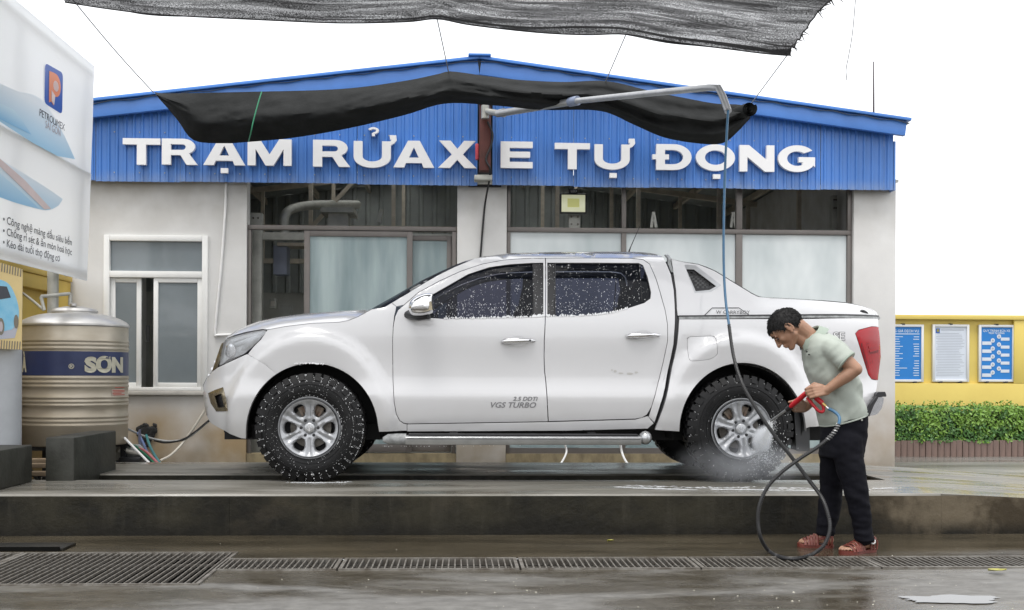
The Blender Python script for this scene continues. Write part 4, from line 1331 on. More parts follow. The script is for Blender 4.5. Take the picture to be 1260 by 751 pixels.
# ---- tail light
tp = panel('tail_light', tl_o, mt='redlens', off=-0.004, flange=0.06, step=0.02, d=0.008)
panel('lamp_cell', [(1066, 423), (1069, 422), (1074, 446), (1071, 448)], mt='redlens2', off=-0.007, flange=0.004, step=0.03, d=0.01, parent=tp)
panel('lamp_cell', [(1069, 433), (1081, 430.5), (1081, 434), (1070, 436.5)], mt='redlens2', off=-0.007, flange=0.004, step=0.03, d=0.01, parent=tp)
panel('lamp_cell', [(1061, 422), (1064, 434), (1070, 453), (1068, 455), (1062, 435), (1059, 423)], mt='redlens2', off=-0.007, flange=0.004, step=0.03, d=0.01, parent=tp)
panel('lamp_strip', [(1069, 426), (1078, 424.5), (1078, 427), (1069.5, 429)], mt='redlens', off=-0.011, flange=0.004, step=0.03, d=0.01, parent=tp)
panel('lamp_strip', [(1070, 431), (1079, 429.5), (1079, 431.5), (1070.5, 433.5)], mt='redlens', off=-0.011, flange=0.004, step=0.03, d=0.01, parent=tp)
# ---- lid with sail panels
def ylid(x, z):
    return ybase(min(z, 1.93)) + 0.03 + 0.012 * ((x - 0.5) / 2.0) ** 2 + (0.16 * ((x - 2.62) / 0.5) ** 2.2 if x > 2.62 else 0) + 0.045 * sst((z - 1.56) / 0.10) * sst((x - 2.2) / 0.2)
lid_top = [(826.5, 318.5), (835, 321), (845, 322.8), (860, 325), (880, 333), (898, 344), (914.5, 354), (926, 361), (934.4, 364.8), (945, 365.8), (980, 367.6), (1020, 370.2), (1045, 372.6), (1058, 375), (1073, 379), (1080, 383.6), (1082.8, 388.3)]
lid_o = lid_top + [(835, 388.4), (833.6, 376), (832.6, 357), (830, 337)]
vent_h = [(844, 327.5), (856.5, 328.5), (887, 351.2), (876, 357.5), (857, 359.3)]
plq = [(868, 388), (876.5, 379.2), (909, 379.2), (921, 388)]
lp = panel('bed_lid', lid_o, [vent_h], flange=0.04, fn=ylid)
panel('vent_trim', [(843, 325), (857, 326.3), (889, 350.8), (876.5, 358.6), (856, 360.4)], [[(845.5, 331), (855, 331.3), (882.5, 352), (874.5, 356.5), (857.2, 358.3)]], mt='satin', off=-0.002, flange=0.03, fn=ylid, step=0.03, d=0.01, parent=lp)
# mesh insert: plate with hex holes over a dark pocket
hx = []
poly = [(846, 332), (854.5, 332), (881, 351.8), (874, 355.8), (857.6, 357.4)]
yy, r_ = 333.0, 0
while yy < 358:
    xx = 843.5 + (2.8 if r_ % 2 else 0)
    while xx < 884:
        if all(inside(xx + 1.9 * a, yy + 1.5 * b, poly) for a, b in ((0, 1), (0, -1), (1, 0), (-1, 0))):
            hx.append([(xx + 2.1 * math.cos(R(60 * k)), yy + 1.45 * math.sin(R(60 * k))) for k in range(6)])
        xx += 5.6
    yy += 2.5; r_ += 1
panel('vent_mesh', [(845, 330.5), (855.2, 330.8), (883, 352), (874.7, 357), (857, 358.8)], hx, mt='trimblack', off=0.012, flange=0.006, fn=ylid, step=0.03, d=0.02, hd=0.02, parent=lp)
panel('vent_backing', [(845, 330.5), (855.2, 330.8), (883, 352), (874.7, 357), (857, 358.8)], mt='seal', off=0.05, flange=0.004, fn=ylid, step=0.04, parent=lp)
pq = panel('name_plate', plq, mt='paint', off=-0.012, flange=0.01, fn=ylid, step=0.03, d=0.01, parent=lp)
channel([(867, 388), (876.3, 378.9), (909.2, 378.9), (922, 388)], lp, 0.0028, 0.014)
ya = W(888, 386, 8.49)
words('W CARRYBOY', 0.036, lambda u, v: (ya.x - 0.045 + u, yside(ya.x, ya.z) + 0.013, W(888, 386.2, 8.49).z + v), mb=None, wide=1.1).build('lettering', M['trimblack'], lp[0], None, kind='stuff')
# dark rail between lid and bed
panel('bed_rail', [(835.5, 388.8), (1081, 388.8), (1083.8, 391), (1083, 393), (1080, 392.2), (835.8, 392.8)], mt='seal', off=0.010, flange=0.05)
panel('rail_gap', [(835.5, 388.2), (1081.5, 388.2), (1082, 389.4), (835.5, 389.4)], mt='trimblack', off=0.004, flange=0.02)
for s_ in (0, 1):                     # lid lock
    q = [S(1058 + i * 2, 383.4 + 0.35 * i - 0.8 * math.sin(i * .8), 0.035) for i in range(6)]
    if s_: q = [Vector(mir(p)) for p in q]
    MB().tube(q, [0.004, 0.012, 0.014, 0.012, 0.01, 0.004], 8).build('lid_lock', M['trimblack'], lp[s_])

# ---- surfaces across the truck
def cross(name, edge, mt, bul, n=14, flip=False, pw=2.0, parent=None):
    """skin from near edge to far edge, bulging by vector bul in the middle"""
    rows = []
    for p in edge:
        p = Vector(p)
        q = Vector(mir(p))
        row = []
        for k in range(n + 1):
            t = k / n
            b = 1 - abs(2 * t - 1) ** pw
            row.append(p.lerp(q, t) + Vector(bul(p) if callable(bul) else bul) * b)
        rows.append(row)
    if flip: rows = rows[::-1]
    return MB().grid(rows).build(name, M[mt], parent or T, 50)
silS = [S(*p) for p in cr(sil, 3)]
i_r = min(range(len(silS)), key=lambda i: abs(silS[i].x - W(592, 316, 8.75).x))
def lift(p): return (0, -0.0, 0.0)
ws_edge = [p + Vector((0.0, 0.012, -0.004)) for p in silS[:i_r + 1]]
cross('windscreen', ws_edge, 'tint', lambda p: (-0.17 * (1 - 0.4 * sst((p.z - 1.5) / 0.5)), 0, 0.02), flip=True)
cross('roof', silS[i_r:], 'paint', (0, 0, 0.035), flip=True, pw=2.6)
rw_edge = [S(*p) for p in [(814.5, 315.5), (818.5, 322), (825.5, 338), (829, 357), (830.2, 376)]]
cross('rear_window', [p + Vector((-0.01, 0.02, 0)) for p in rw_edge], 'tint', (0.03, 0, 0), flip=True)
cross('cab_back', [S(*p) + Vector((-0.012, 0.02, 0)) for p in [(830.2, 376), (829.8, 406.7), (825.4, 440), (812.4, 498), (805.2, 519.8)]], 'paint', (0, 0, 0), n=2, flip=True)
# hood: from the shut line up to the crown
hs = [(277, 416.5), (288, 408), (301, 402), (320, 395), (344, 389.8), (371, 386.6), (400, 384), (438, 381.4), (457.5, 380.4), (474, 377.5)]
ge = [(276.5, 418), (288, 413.2), (305, 408.6), (326, 405.1)] + gapline[0:]
def ip(pts, x):
    xs_ = [p[0] for p in pts]; ys_ = [p[1] for p in pts]
    return float(np.interp(x, xs_, ys_))
rows = []
for k in range(41):
    px = 276.8 + (457.3 - 276.8) * (k / 40) ** 0.9
    a = S(px, ip(ge, px) - 0.5, 0.0)
    fr_ = sst((px - 276.8) / 50)
    yc = a.y + 0.16 + 0.24 * fr_
    b = W(px + 0.0, min(ip(hs, px), ip(ge, px) - 0.6), yc)
    row = []
    for q in range(9):
        t = q / 8
        row.append((a.x + (b.x - a.x) * t, a.y + (b.y - a.y) * t, a.z + (b.z - a.z) * math.sin(t * PI / 2) ** 0.9))
    cx = Vector((b.x - 0.07 * (1 - fr_), TYC, b.z + 0.012))
    for q in range(1, 5):
        t = q / 4
        row.append((b.x + (cx.x - b.x) * t, b.y + (cx.y - b.y) * t, b.z + (cx.z - b.z) * t))
    row = row + [mir(p) for p in row[:-1][::-1]]
    rows.append(row)
hd_ = MB().grid(rows[::-1]).build('hood', M['paint'], T, 50)
# cowl between hood and windscreen
cross('cowl', [S(457.8, 381.2) + Vector((0, 0.02, 0.0)), S(466, 379.6) + Vector((0, 0.03, -0.01)), S(473.6, 378.2) + Vector((0, 0.03, -0.01))], 'trimblack', (-0.16, 0, 0.015), flip=True)
# front face: from the bumper corner across, with grille and number plate recess
fe = [S(*p) for p in [(276.8, 418.2), (273, 424), (268, 438), (261.5, 456), (254.8, 466), (251.2, 474), (250.7, 484), (251.7, 497), (254.2, 511), (259.2, 520.4), (271, 527.4)]]
cross('front_face', [p + Vector((0.004, 0.01, 0)) for p in fe], 'paint', lambda p: (-0.085, 0, 0), flip=True, pw=2.2)
gr = MB()
for i in range(5):
    e_ = fe[1].lerp(fe[4], (i + 0.5) / 5)
    gr.tube([(e_.x - 0.062 * (1 - abs(t * 0.42 / (TYC - e_.y)) ** 2.2), TYC + 0.42 * t, e_.z) for t in [(k / 8 - 1) * min(1, (TYC - e_.y - 0.22) / 0.42) for k in range(17)]], 0.012, 6)
gr.build('grille_bar', M['chrome'], T)
# rear face and tailgate
re_ = [S(*p) for p in [(1080.6, 392.6), (1083.4, 421), (1084, 440), (1080.5, 468), (1078, 480), (1073, 497), (1065, 510)]]
cross('tailgate', [p + Vector((-0.01, 0.02, 0)) for p in re_], 'paint', (0.03, 0, 0), pw=3)
# lid top across
lt = [S(*p) for p in lid_top]
lt = [Vector((p.x, ylid(p.x, p.z), p.z)) for p in (W(a, b, ylid(W(a, b, 8.55).x, W(a, b, 8.55).z)) for a, b in cr(lid_top, 2))]
cross('lid_top', lt, 'paint', lambda p: (0, 0, 0.02 if p.x > 2.3 else 0.0), flip=True, pw=2.4)
cross('lid_rear', [lt[-1], S(1083, 391) + Vector((0, 0.03, 0))], 'paint', (0.03, 0, 0), pw=3)
# ---- underside, wheel housings, cabin inside
ub = MB()
x0, x1 = WF.x + 0.5, WRr.x - 0.49
ub.box(x0, x1, 8.53, 2 * TYC - 8.53, 0.66, 0.72)
ub.box(-1.78, WF.x - 0.5, 8.72, 2 * TYC - 8.72, 0.62, 0.66)
ub.box(WRr.x + 0.48, 3.0, 8.62, 2 * TYC - 8.62, 0.70, 0.74)
for s_ in (-1, 1):
    y = TYC + s_ * 0.42
    ub.box(-1.8, 3.0, y - 0.04, y + 0.04, 0.56, 0.68)
for w in (WF, WRr):
    ub.tube([(w.x, 8.6, w.z), (w.x, 2 * TYC - 8.6, w.z)], 0.05, 12)
    ub.ball((w.x, TYC, w.z), 0.15)
ub.build('underside', M['matteblack'], T, 40)
def housing(w, rx, name='wheel_housing'):
    rows = []
    for i in range(25):
        a = R(-8 + 196 * i / 24)
        x, z = w.x + rx * math.cos(a), w.z + 0.50 * math.sin(a)
        rows.append([(x, yside(x, z) + 0.03, z), (x, 8.62, z), (x, 9.0, z)])
    mb = MB().grid(rows)
    mb.add([(w.x + rx * math.cos(R(-8 + 196 * i / 24)), 8.92, w.z + 0.50 * math.sin(R(-8 + 196 * i / 24))) for i in range(25)], [tuple(range(25))])
    mb2 = MB().add([mir(v) for v in mb.v], [f[::-1] for f in mb.f])
    mb.build(name, M['matteblack'], T, 40)
    mb2.build(name, M['matteblack'], T, 40)
housing(WF, 0.505); housing(WRr, 0.49)
# mud flaps
for s_ in (0, 1):
    pts = []
    a, b, c, d2 = W(976, 498, 8.52), W(995, 498, 8.52), W(995.5, 555, 8.52), W(979, 555.5, 8.52)
    mb = MB().plate(rpoly([(a.x, a.z), (b.x, b.z), (c.x, c.z), (d2.x, d2.z)], 0.02), [], lambda u, v, d: (u, 8.50 + d, v), 0.03)
    mb2 = MB().box(d2.x + 0.045, c.x - 0.045, 8.535, 8.80, d2.z + 0.0, b.z)
    mb.add(mb2.v, mb2.f)
    if s_: mb.v = [mir(v) for v in mb.v]; mb.f = [f[::-1] for f in mb.f]
    mb.build('mud_flap', MAT('flap_rubber', (0.035, 0.036, 0.038), 0.5), T)
# seats and dashboard
for xx, nm in ((0.42, 'front_seat'), (1.27, 'rear_seat')):
    for s_ in (-1, 1):
        y = TYC + s_ * 0.36
        mb = MB()
        mb.box(xx - 0.5, xx, y - 0.25, y + 0.25, 0.95, 1.1, 0.04)
        mb.obox((xx + 0.06, y, 1.36), (0.97, 0, -0.22), (0, 1, 0), (0.22, 0, 0.97), 0.06, 0.24, 0.30, 0.04)
        mb.obox((xx + 0.15, y, 1.73), (0.97, 0, -0.22), (0, 1, 0), (0.22, 0, 0.97), 0.05, 0.13, 0.09, 0.03)
        mb.build(nm, M['seat'], T)
MB().box(-0.62, -0.25, 8.62, 2 * TYC - 8.62, 1.15, 1.44, 0.05).build('dashboard', M['seat'], T)
MB().tube([(-0.12 + 0.06 * math.cos(a), TYC - 0.36 + 0.19 * math.sin(a), 1.42 + 0.17 * math.cos(a)) for a in [2 * PI * k / 24 for k in range(24)]], 0.014, 8, closed=True).build('steering_wheel', M['trimblack'], T)
MB().box(-0.6, 1.5, 8.62, 2 * TYC - 8.62, 0.73, 0.8).build('cabin_floor', M['matteblack'], T)
# ---- side steps
def step_bar(s_):
    par = thing2 = None
    y = 8.33
    a, b = W(499, 543, y), W(789, 539, y)
    z0 = (a.z + b.z) / 2
    prof = [(-0.05, 0.026), (0.045, 0.026), (0.058, 0.022), (0.066, 0.012), (0.064, -0.006), (0.056, -0.030), (0.046, -0.040), (-0.02, -0.040), (-0.05, -0.02)]
    def pl_(x0, x1, prof): 
        mb = MB()
        n = len(prof)
        mb.grid([[(x, y + 0.05 - p[0], z0 + p[1]) for p in prof] for x in (x0, x1)], True)
        mb.f.append(tuple(range(n))); mb.f.append(tuple(range(2 * n - 1, n - 1, -1)))
        return mb
    def fin(mb, nm, mt, par):
        if s_: mb.v = [mir(v) for v in mb.v]; mb.f = [f[::-1] for f in mb.f]
        return mb.build(nm, M[mt], par, 40, recalc=True)
    body = fin(pl_(a.x, b.x, prof), 'side_step', 'satin', T)
    pad = MB().box(a.x + 0.02, b.x - 0.02, y + 0.0, y + 0.12, z0 + 0.0265, z0 + 0.038, 0.002)
    fin(pad, 'step_pad', 'trimblack', body)
    line = MB().box(a.x + 0.01, b.x - 0.01, y - 0.0185, y - 0.006, z0 + 0.003, z0 + 0.008)
    fin(line, 'step_groove', 'trimblack', body)
    c0 = W(474, 543, y)
    cap = MB().tube([(a.x + 0.004, y + 0.03, z0), (a.x - 0.06, y + 0.03, z0 - 0.001), (a.x - 0.13, y + 0.035, z0 - 0.002), (a.x - 0.165, y + 0.04, z0 - 0.004)], [0.040, 0.042, 0.038, 0.018], 18)
    fin(cap, 'end_cap', 'seal', body)
    cap = MB().ball((b.x + 0.035, y + 0.03, z0 + 0.012), 0.052, (0.95, 1, 1.0))
    fin(cap, 'end_cap', 'satin', body)
    for xx in (a.x + 0.35, b.x - 0.35):
        fin(MB().bar((xx, y + 0.05, z0 - 0.01), (xx, 8.6, 0.66), 0.06, 0.03), 'step_bracket', 'matteblack', body)
step_bar(0); step_bar(1)
# ---- rear bumper corner
def rb():
    e = [(1064, 512), (1068, 500), (1074, 489), (1079.5, 481.5), (1083, 478)]
    near = []
    mb = MB(); mb2 = MB()
    yk = 8.62
    P_ = lambda px, py, y=yk: W(px, py, y)
    out_ = [P_(1078, 489.5), P_(1091.8, 488.8), P_(1091.2, 495), P_(1089, 503), P_(1083, 510.5), P_(1070, 512.5), P_(1066, 512)]
    o2 = [(p.x, p.z) for p in out_]
    mb.plate(rpoly(o2, 0.02), [], lambda u, v, d: (u - 0.05 * (1 - min(1, d / 0.12)) ** 2 * 0.5, yk + 0.0 + d, v), 0.14)
    ys = [yk + 0.14, 2 * TYC - yk - 0.14]
    mb.plate(rpoly([(x + 0.02, z) for x, z in o2], 0.02), [], lambda u, v, d: (u, ys[0] + d, v), ys[1] - ys[0])
    mb.plate(rpoly(o2, 0.02), [], lambda u, v, d: (u, ys[1] + d, v), 0.14)
    bu = mb.build('rear_bumper', M['bumper'], T, 35)
    t_ = [P_(1077.5, 489), P_(1080.5, 483), P_(1090, 482.2), P_(1091.8, 488.3)]
    t2 = [(p.x, p.z) for p in t_]
    mb2.plate(rpoly(t2, 0.01), [], lambda u, v, d: (u, yk + 0.012 + d, v), 2 * (TYC - yk) - 0.024)
    k_ = [P_(1063.5, 512), P_(1069, 499), P_(1077, 488), P_(1079, 489.5), P_(1074, 498), P_(1068, 512.5)]
    mb2.plate([(p.x, p.z) for p in k_], [], lambda u, v, d: (u, yk - 0.03 + d, v), 0.2)
    mb2.build('bumper_step', M['trimblack'], bu, 35)
rb()
# ---- mirror
def mirror(s_):
    Yc = 8.24
    def fin(mb, nm, mt, par):
        if s_: mb.v = [mir(v) for v in mb.v]; mb.f = [f[::-1] for f in mb.f]
        return mb.build(nm, M[mt], par, 45)
    prof = [(504, 384), (502.5, 379), (504.5, 372), (510, 366.5), (520, 362), (530.5, 361), (533.6, 364.5), (533.4, 382), (530, 386), (520, 388.6), (508, 388)]
    o2 = [(W(a, b, Yc).x, W(a, b, Yc).z) for a, b in cr(prof, 3, True)]
    cx_ = sum(p[0] for p in o2) / len(o2); cz_ = sum(p[1] for p in o2) / len(o2)
    mb = MB(); rows = []
    for d, k in ((-0.085, 0.25), (-0.08, 0.55), (-0.06, 0.82), (-0.03, 0.97), (0.0, 1.0), (0.05, 1.0), (0.09, 0.95), (0.1, 0.75)):
        rows.append([(cx_ + (x - cx_) * k, Yc + d, cz_ + (z - cz_) * k) for x, z in o2])
    mb.grid(rows, True)
    mb.f.append(tuple(range(len(o2)))[::-1] if True else ()); n = len(o2)
    mb.f.append(tuple(len(mb.v) - n + i for i in range(n)))
    body = fin(mb, 'wing_mirror', 'chrome', T)
    ind = [(W(a, b, Yc).x, W(a, b, Yc).z) for a, b in [(520, 376), (531, 371.5), (532.4, 382), (521, 384.5)]]
    fin(MB().plate(ind, [], lambda u, v, d: (u, Yc - 0.072 + d, v), 0.03), 'mirror_insert', 'gold', body)
    arm = MB().tube([W(501.5, 387.5, 8.46), W(507, 388.5, 8.40), W(516, 391, 8.32), W(527, 390, 8.28)], [0.03, 0.028, 0.024, 0.018], 10)
    fin(arm, 'mirror_arm', 'trimblack', body)
    base = MB().plate([(W(a, b, 8.43).x, W(a, b, 8.43).z) for a, b in [(498, 389), (500, 383), (506, 379), (514, 372), (526, 366), (530, 392), (508, 392)]], [], lambda u, v, d: (u, ybase(v) - 0.012 + d, v), 0.02)
    fin(base, 'mirror_base', 'trimblack', body)
mirror(0); mirror(1)
# ---- antenna
MB().tube([W(773, 312, 9.3), W(776.5, 303, 9.3), W(787, 279, 9.3)], [0.008, 0.004, 0.003], 6).build('antenna', M['trimblack'], T)
# ---- lettering on the truck
def dec(txt, px, py, size, shear, bold, wide, mt='seal', off=-0.0022, outline=False):
    a = S(px, py)
    return words(txt, size, lambda u, v: (a.x + u, yside(a.x + u, a.z + v) + off, a.z + v), shear=shear, bold=bold, wide=wide)
M['decal'] = MAT('grey_decal', (0.22, 0.22, 0.23), 0.4)
dm = dec('VGS TURBO', 602, 501.6, 0.057, 0.28, 0.001, 1.12); dm.build('lettering', M['decal'], fdp[0], None, kind='stuff')
dm = dec('2.5 DDTi', 631, 493.2, 0.042, 0.28, 0.001, 1.12); dm.build('lettering', M['decal'], fdp[0], None, kind='stuff')
def outl(txt, px, py, size, wide, parent):
    """letters drawn by their outline: pale letter over a slightly bolder grey one"""
    dec(txt, px, py, size, 0, 0.0045, wide, off=-0.0022).build('lettering', M['decal'], parent, None)
    dec(txt, px, py, size, 0, -0.0005, wide, off=-0.0036).build('lettering', M['letter'], parent, None)
outl('SE', 1025, 418.5, 0.085, 1.25, T)
# ------------------------------------------------------------------ wheels
TR, TWd = 0.402, 0.27
rngw = random.Random(4)
def wheel(c, far=False, ang=0.0, foam=0, tint=0):
    """c: hub centre on the wheel's outer plane; built facing -Y, turned about for the far side"""
    w = thing('wheel', None, None, (0, 0, 0))
    sgn = -1 if far else 1
    def P_(x, d, z):      # local: d = depth inward from the outer plane
        ca, sa = math.cos(ang), math.sin(ang)
        return (c[0] + (x * ca - z * sa), c[1] + sgn * d, c[2] + (x * sa + z * ca))
    def fin(mb, nm, mt, par, a=40):
        mb.v = [P_(*v) for v in mb.v]
        if far: mb.f = [f[::-1] for f in mb.f]
        return mb.build(nm, M[mt], par, a)
    w.parent = T
    w.location = (c[0] - T.location.x, c[1] - T.location.y, c[2] - T.location.z)
    # tyre carcass
    prof = [(0.222, 0.035), (0.232, 0.012), (0.25, 0.004), (0.29, -0.004), (0.325, 0.0), (0.352, 0.012), (0.378, 0.028), (0.388, 0.05), (0.388, TWd - 0.05),
            (0.378, TWd - 0.028), (0.35, TWd - 0.012), (0.29, TWd), (0.25, TWd), (0.222, TWd - 0.035), (0.222, 0.035)]
    mb = MB().lathe(prof, 96, axis='y', cap=False)
    # tread blocks: shoulder lugs wrapping to the sidewall, and two inner rows
    NL = 40
    for i in range(NL):
        a0 = 2 * PI * i / NL
        long_ = i % 2 == 0
        da = 2 * PI / NL * 0.34
        ri = 0.335 if long_ else 0.352
        jit = rngw.uniform(-0.002, 0.002)
        for side in (0, 1):
            pts = []
            for a in (a0 - da, a0 + da):
                for (r_, d_) in ((ri, 0.002), (0.372, 0.014), (TR + jit, 0.034), (TR + jit, 0.085), (0.384, 0.085), (0.384, 0.045), (0.36, 0.03)):
                    dd = d_ if side == 0 else TWd - d_
                    pts.append((r_ * math.cos(a), dd, r_ * math.sin(a)))
            n = 7
            fs = []
            for k in range(n):
                j = (k + 1) % n
                fs.append((k, j, j + n, k + n) if side == 0 else (k + n, j + n, j, k))
            fs.append(tuple(range(n - 1, -1, -1)) if side == 0 else tuple(range(n)))
            fs.append(tuple(range(n, 2 * n)) if side == 0 else tuple(range(2 * n - 1, n - 1, -1)))
            mb.add(pts, fs)
        for (d0, d1) in ((0.098, 0.130), (0.140, 0.172)):
            aa = a0 + PI / NL
            pts = [(r_ * math.cos(a), d_, r_ * math.sin(a)) for a in (aa - da, aa + da) for (r_, d_) in ((TR, d0), (TR, d1), (0.384, d1), (0.384, d0))]
            mb.add(pts, [(0, 1, 5, 4), (1, 2, 6, 5), (3, 0, 4, 7), (0, 3, 2, 1), (4, 5, 6, 7)])
    # sidewall: raised rings and blocky raised lettering, not readable
    for (r_, d_) in ((0.318, -0.003), (0.262, 0.0)):
        mb.tube([(r_ * math.cos(2 * PI * k / 72), d_, r_ * math.sin(2 * PI * k / 72)) for k in range(72)], 0.003, 5, closed=True)
    for base in (0.6, 0.6 + PI):
        for k in range(9):
            a = base + k * 0.085
            for q in range(2):
                u = a + q * 0.035
                p = Vector((0.292 * math.cos(u), -0.0045, 0.292 * math.sin(u)))
                mb.obox(p, (math.cos(u), 0, math.sin(u)), (0, 1, 0), (-math.sin(u), 0, math.cos(u)), 0.012 if q else 0.008, 0.003, 0.0035)
    fin(mb, 'tyre', 'rubber', w, 30)
    # rim: outer lip, barrel
    rp = [(0.226, 0.012), (0.229, 0.004), (0.224, -0.002), (0.214, 0.004), (0.208, 0.02), (0.203, 0.06), (0.195, 0.18), (0.222, 0.23)]
    fin(MB().lathe(rp, 72, axis='y', cap=False), 'rim', 'alloy', w, 35)
    # spoke face: disc with six windows
    holes = []
    for k in range(6):
        a = PI / 6 + k * PI / 3 + PI / 6 * 0
        ca, sa = math.cos(a), math.sin(a)
        hp_ = rpoly([(0.094, 0.012), (0.122, 0.034), (0.163, 0.045), (0.183, 0.030), (0.187, 0), (0.183, -0.030), (0.163, -0.045), (0.122, -0.034), (0.094, -0.012)], 0.018, 3)
        holes.append([(x * ca - y * sa, x * sa + y * ca) for x, y in hp_])
    outer = ring(0, 0, 0.2095, 0.2095, 72)
    holes = [dens(h, 0.009) for h in holes]
    v2, tr_, loops = fill(outer, holes, 0.011)
    def face(x, z):
        r_ = math.hypot(x, z); th = math.atan2(z, x)
        k = round(th / (PI / 3)); dth = th - k * PI / 3
        lat = r_ * math.sin(dth)
        d = 0.004 + 0.020 * (1 - (r_ / 0.21)) - 0.018 * math.exp(-((r_ - 0.215) / 0.03) ** 2) + 0.012 * sst((0.07 - r_) / 0.03)
        wsp = 0.016 + 0.018 * sst((r_ - 0.08) / 0.12)
        g_ = math.exp(-(lat / 0.010) ** 2) * sst((r_ - 0.065) / 0.02) * sst((0.20 - r_) / 0.02)
        d += 0.010 * g_ - 0.006 * math.exp(-((abs(lat) - wsp * 0.9) / 0.012) ** 2)
        if r_ < 0.078: d = min(d, 0.030)
        return d
    bs = set(i for l in loops[1:] for i in l)
    vs = [(x, face(x, z) + (0.008 if i in bs else 0.0), z) for i, (x, z) in enumerate(v2)]
    fs = [tuple(t)[::-1] for t in tr_]
    fs = [f[::-1] for f in fs]
    for lp_ in loops[1:]:
        k = len(vs); n = len(lp_)
        vs += [(vs[i][0] * 1.0, vs[i][1] + 0.055, vs[i][2]) for i in lp_]
        for i in range(n): fs.append((lp_[(i + 1) % n], lp_[i], k + i, k + (i + 1) % n))
    mbs = MB().add(vs, fs)
    fin(mbs, 'spokes', 'alloy', w, 42)
    # dark behind, brake disc and caliper
    fin(MB().lathe([(0.0, 0.13), (0.2, 0.13)], 48, axis='y', cap=False), 'brake_plate', 'matteblack', w)
    fin(MB().lathe([(0.05, 0.09), (0.15, 0.09), (0.152, 0.11)], 48, axis='y', cap=False), 'brake_disc', 'steel', w)
    cal = MB()
    for k in range(8):
        a = R(-32 + 62 * k / 7)
        cal.obox((0.135 * math.cos(a), 0.078, 0.135 * math.sin(a)), (math.cos(a), 0, math.sin(a)), (0, 1, 0), (-math.sin(a), 0, math.cos(a)), 0.034, 0.014, 0.012)
    fin(cal, 'brake_caliper', 'rust', w)
    for k in range(6):
        a = k * PI / 3 + PI / 6
        p = (0.062 * math.cos(a), 0.0, 0.062 * math.sin(a))
        q = MB().lathe([(0.0125, 0.034), (0.0125, 0.018), (0.010, 0.012), (0.0, 0.011)], 10, p, 'y', cap=False)
        fin(q, 'lug_nut', 'trimblack', w)
    cp = MB().lathe([(0.040, 0.034), (0.040, 0.016), (0.036, 0.010), (0.030, 0.008), (0.0, 0.006)], 32, axis='y', cap=False)
    cpo = fin(cp, 'centre_cap', 'satin', w)
    if not far:
        # round badge with a bar across, as on the cap
        bd = MB()
        bd.tube([(0.019 * math.cos(2 * PI * k / 28), 0.0065, 0.019 * math.sin(2 * PI * k / 28)) for k in range(28)], 0.0028, 5, closed=True)
        bd.box(-0.026, 0.026, 0.003, 0.008, -0.0045, 0.0045)
        fin(bd, 'badge', 'chrome', w)
    if foam:
        fm = MB()
        rg = random.Random(foam)
        def blob(r_, a, d, s):
            x, z = r_ * math.cos(a), r_ * math.sin(a)
            t = MB().ball((0, 0, 0), s, (rg.uniform(.5, 1), 0.35, rg.uniform(.7, 2.0)), 1)
            ca, sa = math.cos(a - PI / 2), math.sin(a - PI / 2)
            fm.add([(x + p[0] * ca - p[2] * sa, d + p[1], z + p[0] * sa + p[2] * ca) for p in t.v], t.f)
        n = 460 if foam == 1 else 120
        for k in range(n):
            i = rg.randrange(NL)
            a = 2 * PI * (i + 0.5) / NL + rg.uniform(-0.03, 0.03)
            r_ = rg.uniform(0.335, 0.393)
            d = 0.002 if r_ < 0.35 else 0.012 + (r_ - 0.35) * 0.5
            blob(r_, a, d, rg.uniform(0.0013, 0.0034))
        for k in range(n // 2):
            a = rg.uniform(0, 2 * PI)
            blob(rg.uniform(0.235, 0.33), a, -0.004, rg.uniform(0.0009, 0.0022))
        if foam == 1:
            for k in range(160):          # froth gathered along the bottom and in the sidewall groove
                a = rg.gauss(-PI / 2, 0.5)
                blob(rg.choice((0.236, 0.392, 0.322)), a, 0.0 if rg.random() < .5 else 0.01, rg.uniform(0.0015, 0.003))
        fin(fm, 'soap_foam', 'foam', w, None)['kind'] = 'stuff'
    return w
wheel((WF.x, WF.y, PZ + TR - 0.005), ang=R(90), foam=1)
wheel((WRr.x, WRr.y, PZ + TR - 0.005), ang=R(102), foam=2)
wheel((WF.x, 2 * TYC - WF.y, PZ + TR - 0.005), True)
wheel((WRr.x, 2 * TYC - WRr.y, PZ + TR - 0.005), True)

# ------------------------------------------------------------------ soap flecks and runs on glass and paint
def flecks(name, regions, n, smin, smax, off, parent, seed, stretch=(0.6, 1.6), gx=None):
    rg = random.Random(seed)
    fm = MB()
    for poly, cnt in regions:
        xs_ = [p[0] for p in poly]; ys_ = [p[1] for p in poly]
        k = 0
        while k < cnt:
            x, y = rg.uniform(min(xs_), max(xs_)), rg.uniform(min(ys_), max(ys_))
            if not inside(x, y, poly): continue
            k += 1
            p = S(x, y, off)
            q_ = rg.random()
            s_ = rg.uniform(0.0011, 0.0024) if q_ < 0.62 else rg.uniform(smin, smax)
            el = rg.uniform(*stretch) * (2.4 if q_ > 0.90 else 1)
            if q_ > 0.90: s_ *= 0.75
            ti = rg.uniform(-0.5, 0.5)
            bm_ = [(1, 0), (.5, .87), (-.5, .87), (-1, 0), (-.5, -.87), (.5, -.87)]
            vs = []
            for a, b in bm_:
                u, v = a * s_ * 0.75, b * s_ * el
                vs.append((p.x + u * math.cos(ti) - v * math.sin(ti), p.y, p.z + u * math.sin(ti) + v * math.cos(ti)))
            vs.append((p.x, p.y - s_ * 0.5, p.z))
            fm.add(vs, [(i, (i + 1) % 6, 6)[::-1] for i in range(6)])
    return fm.build(name, M['foam'], parent, None, kind='stuff')
fwp = [(531, 367), (550, 354), (576, 339.5), (602, 331), (628, 327), (669, 325), (669, 389), (600, 391), (545, 391.5), (534, 390)]
rwp = [(674, 325), (786, 325), (791, 328), (799, 360), (799, 367), (771, 379), (730, 387), (674, 389)]
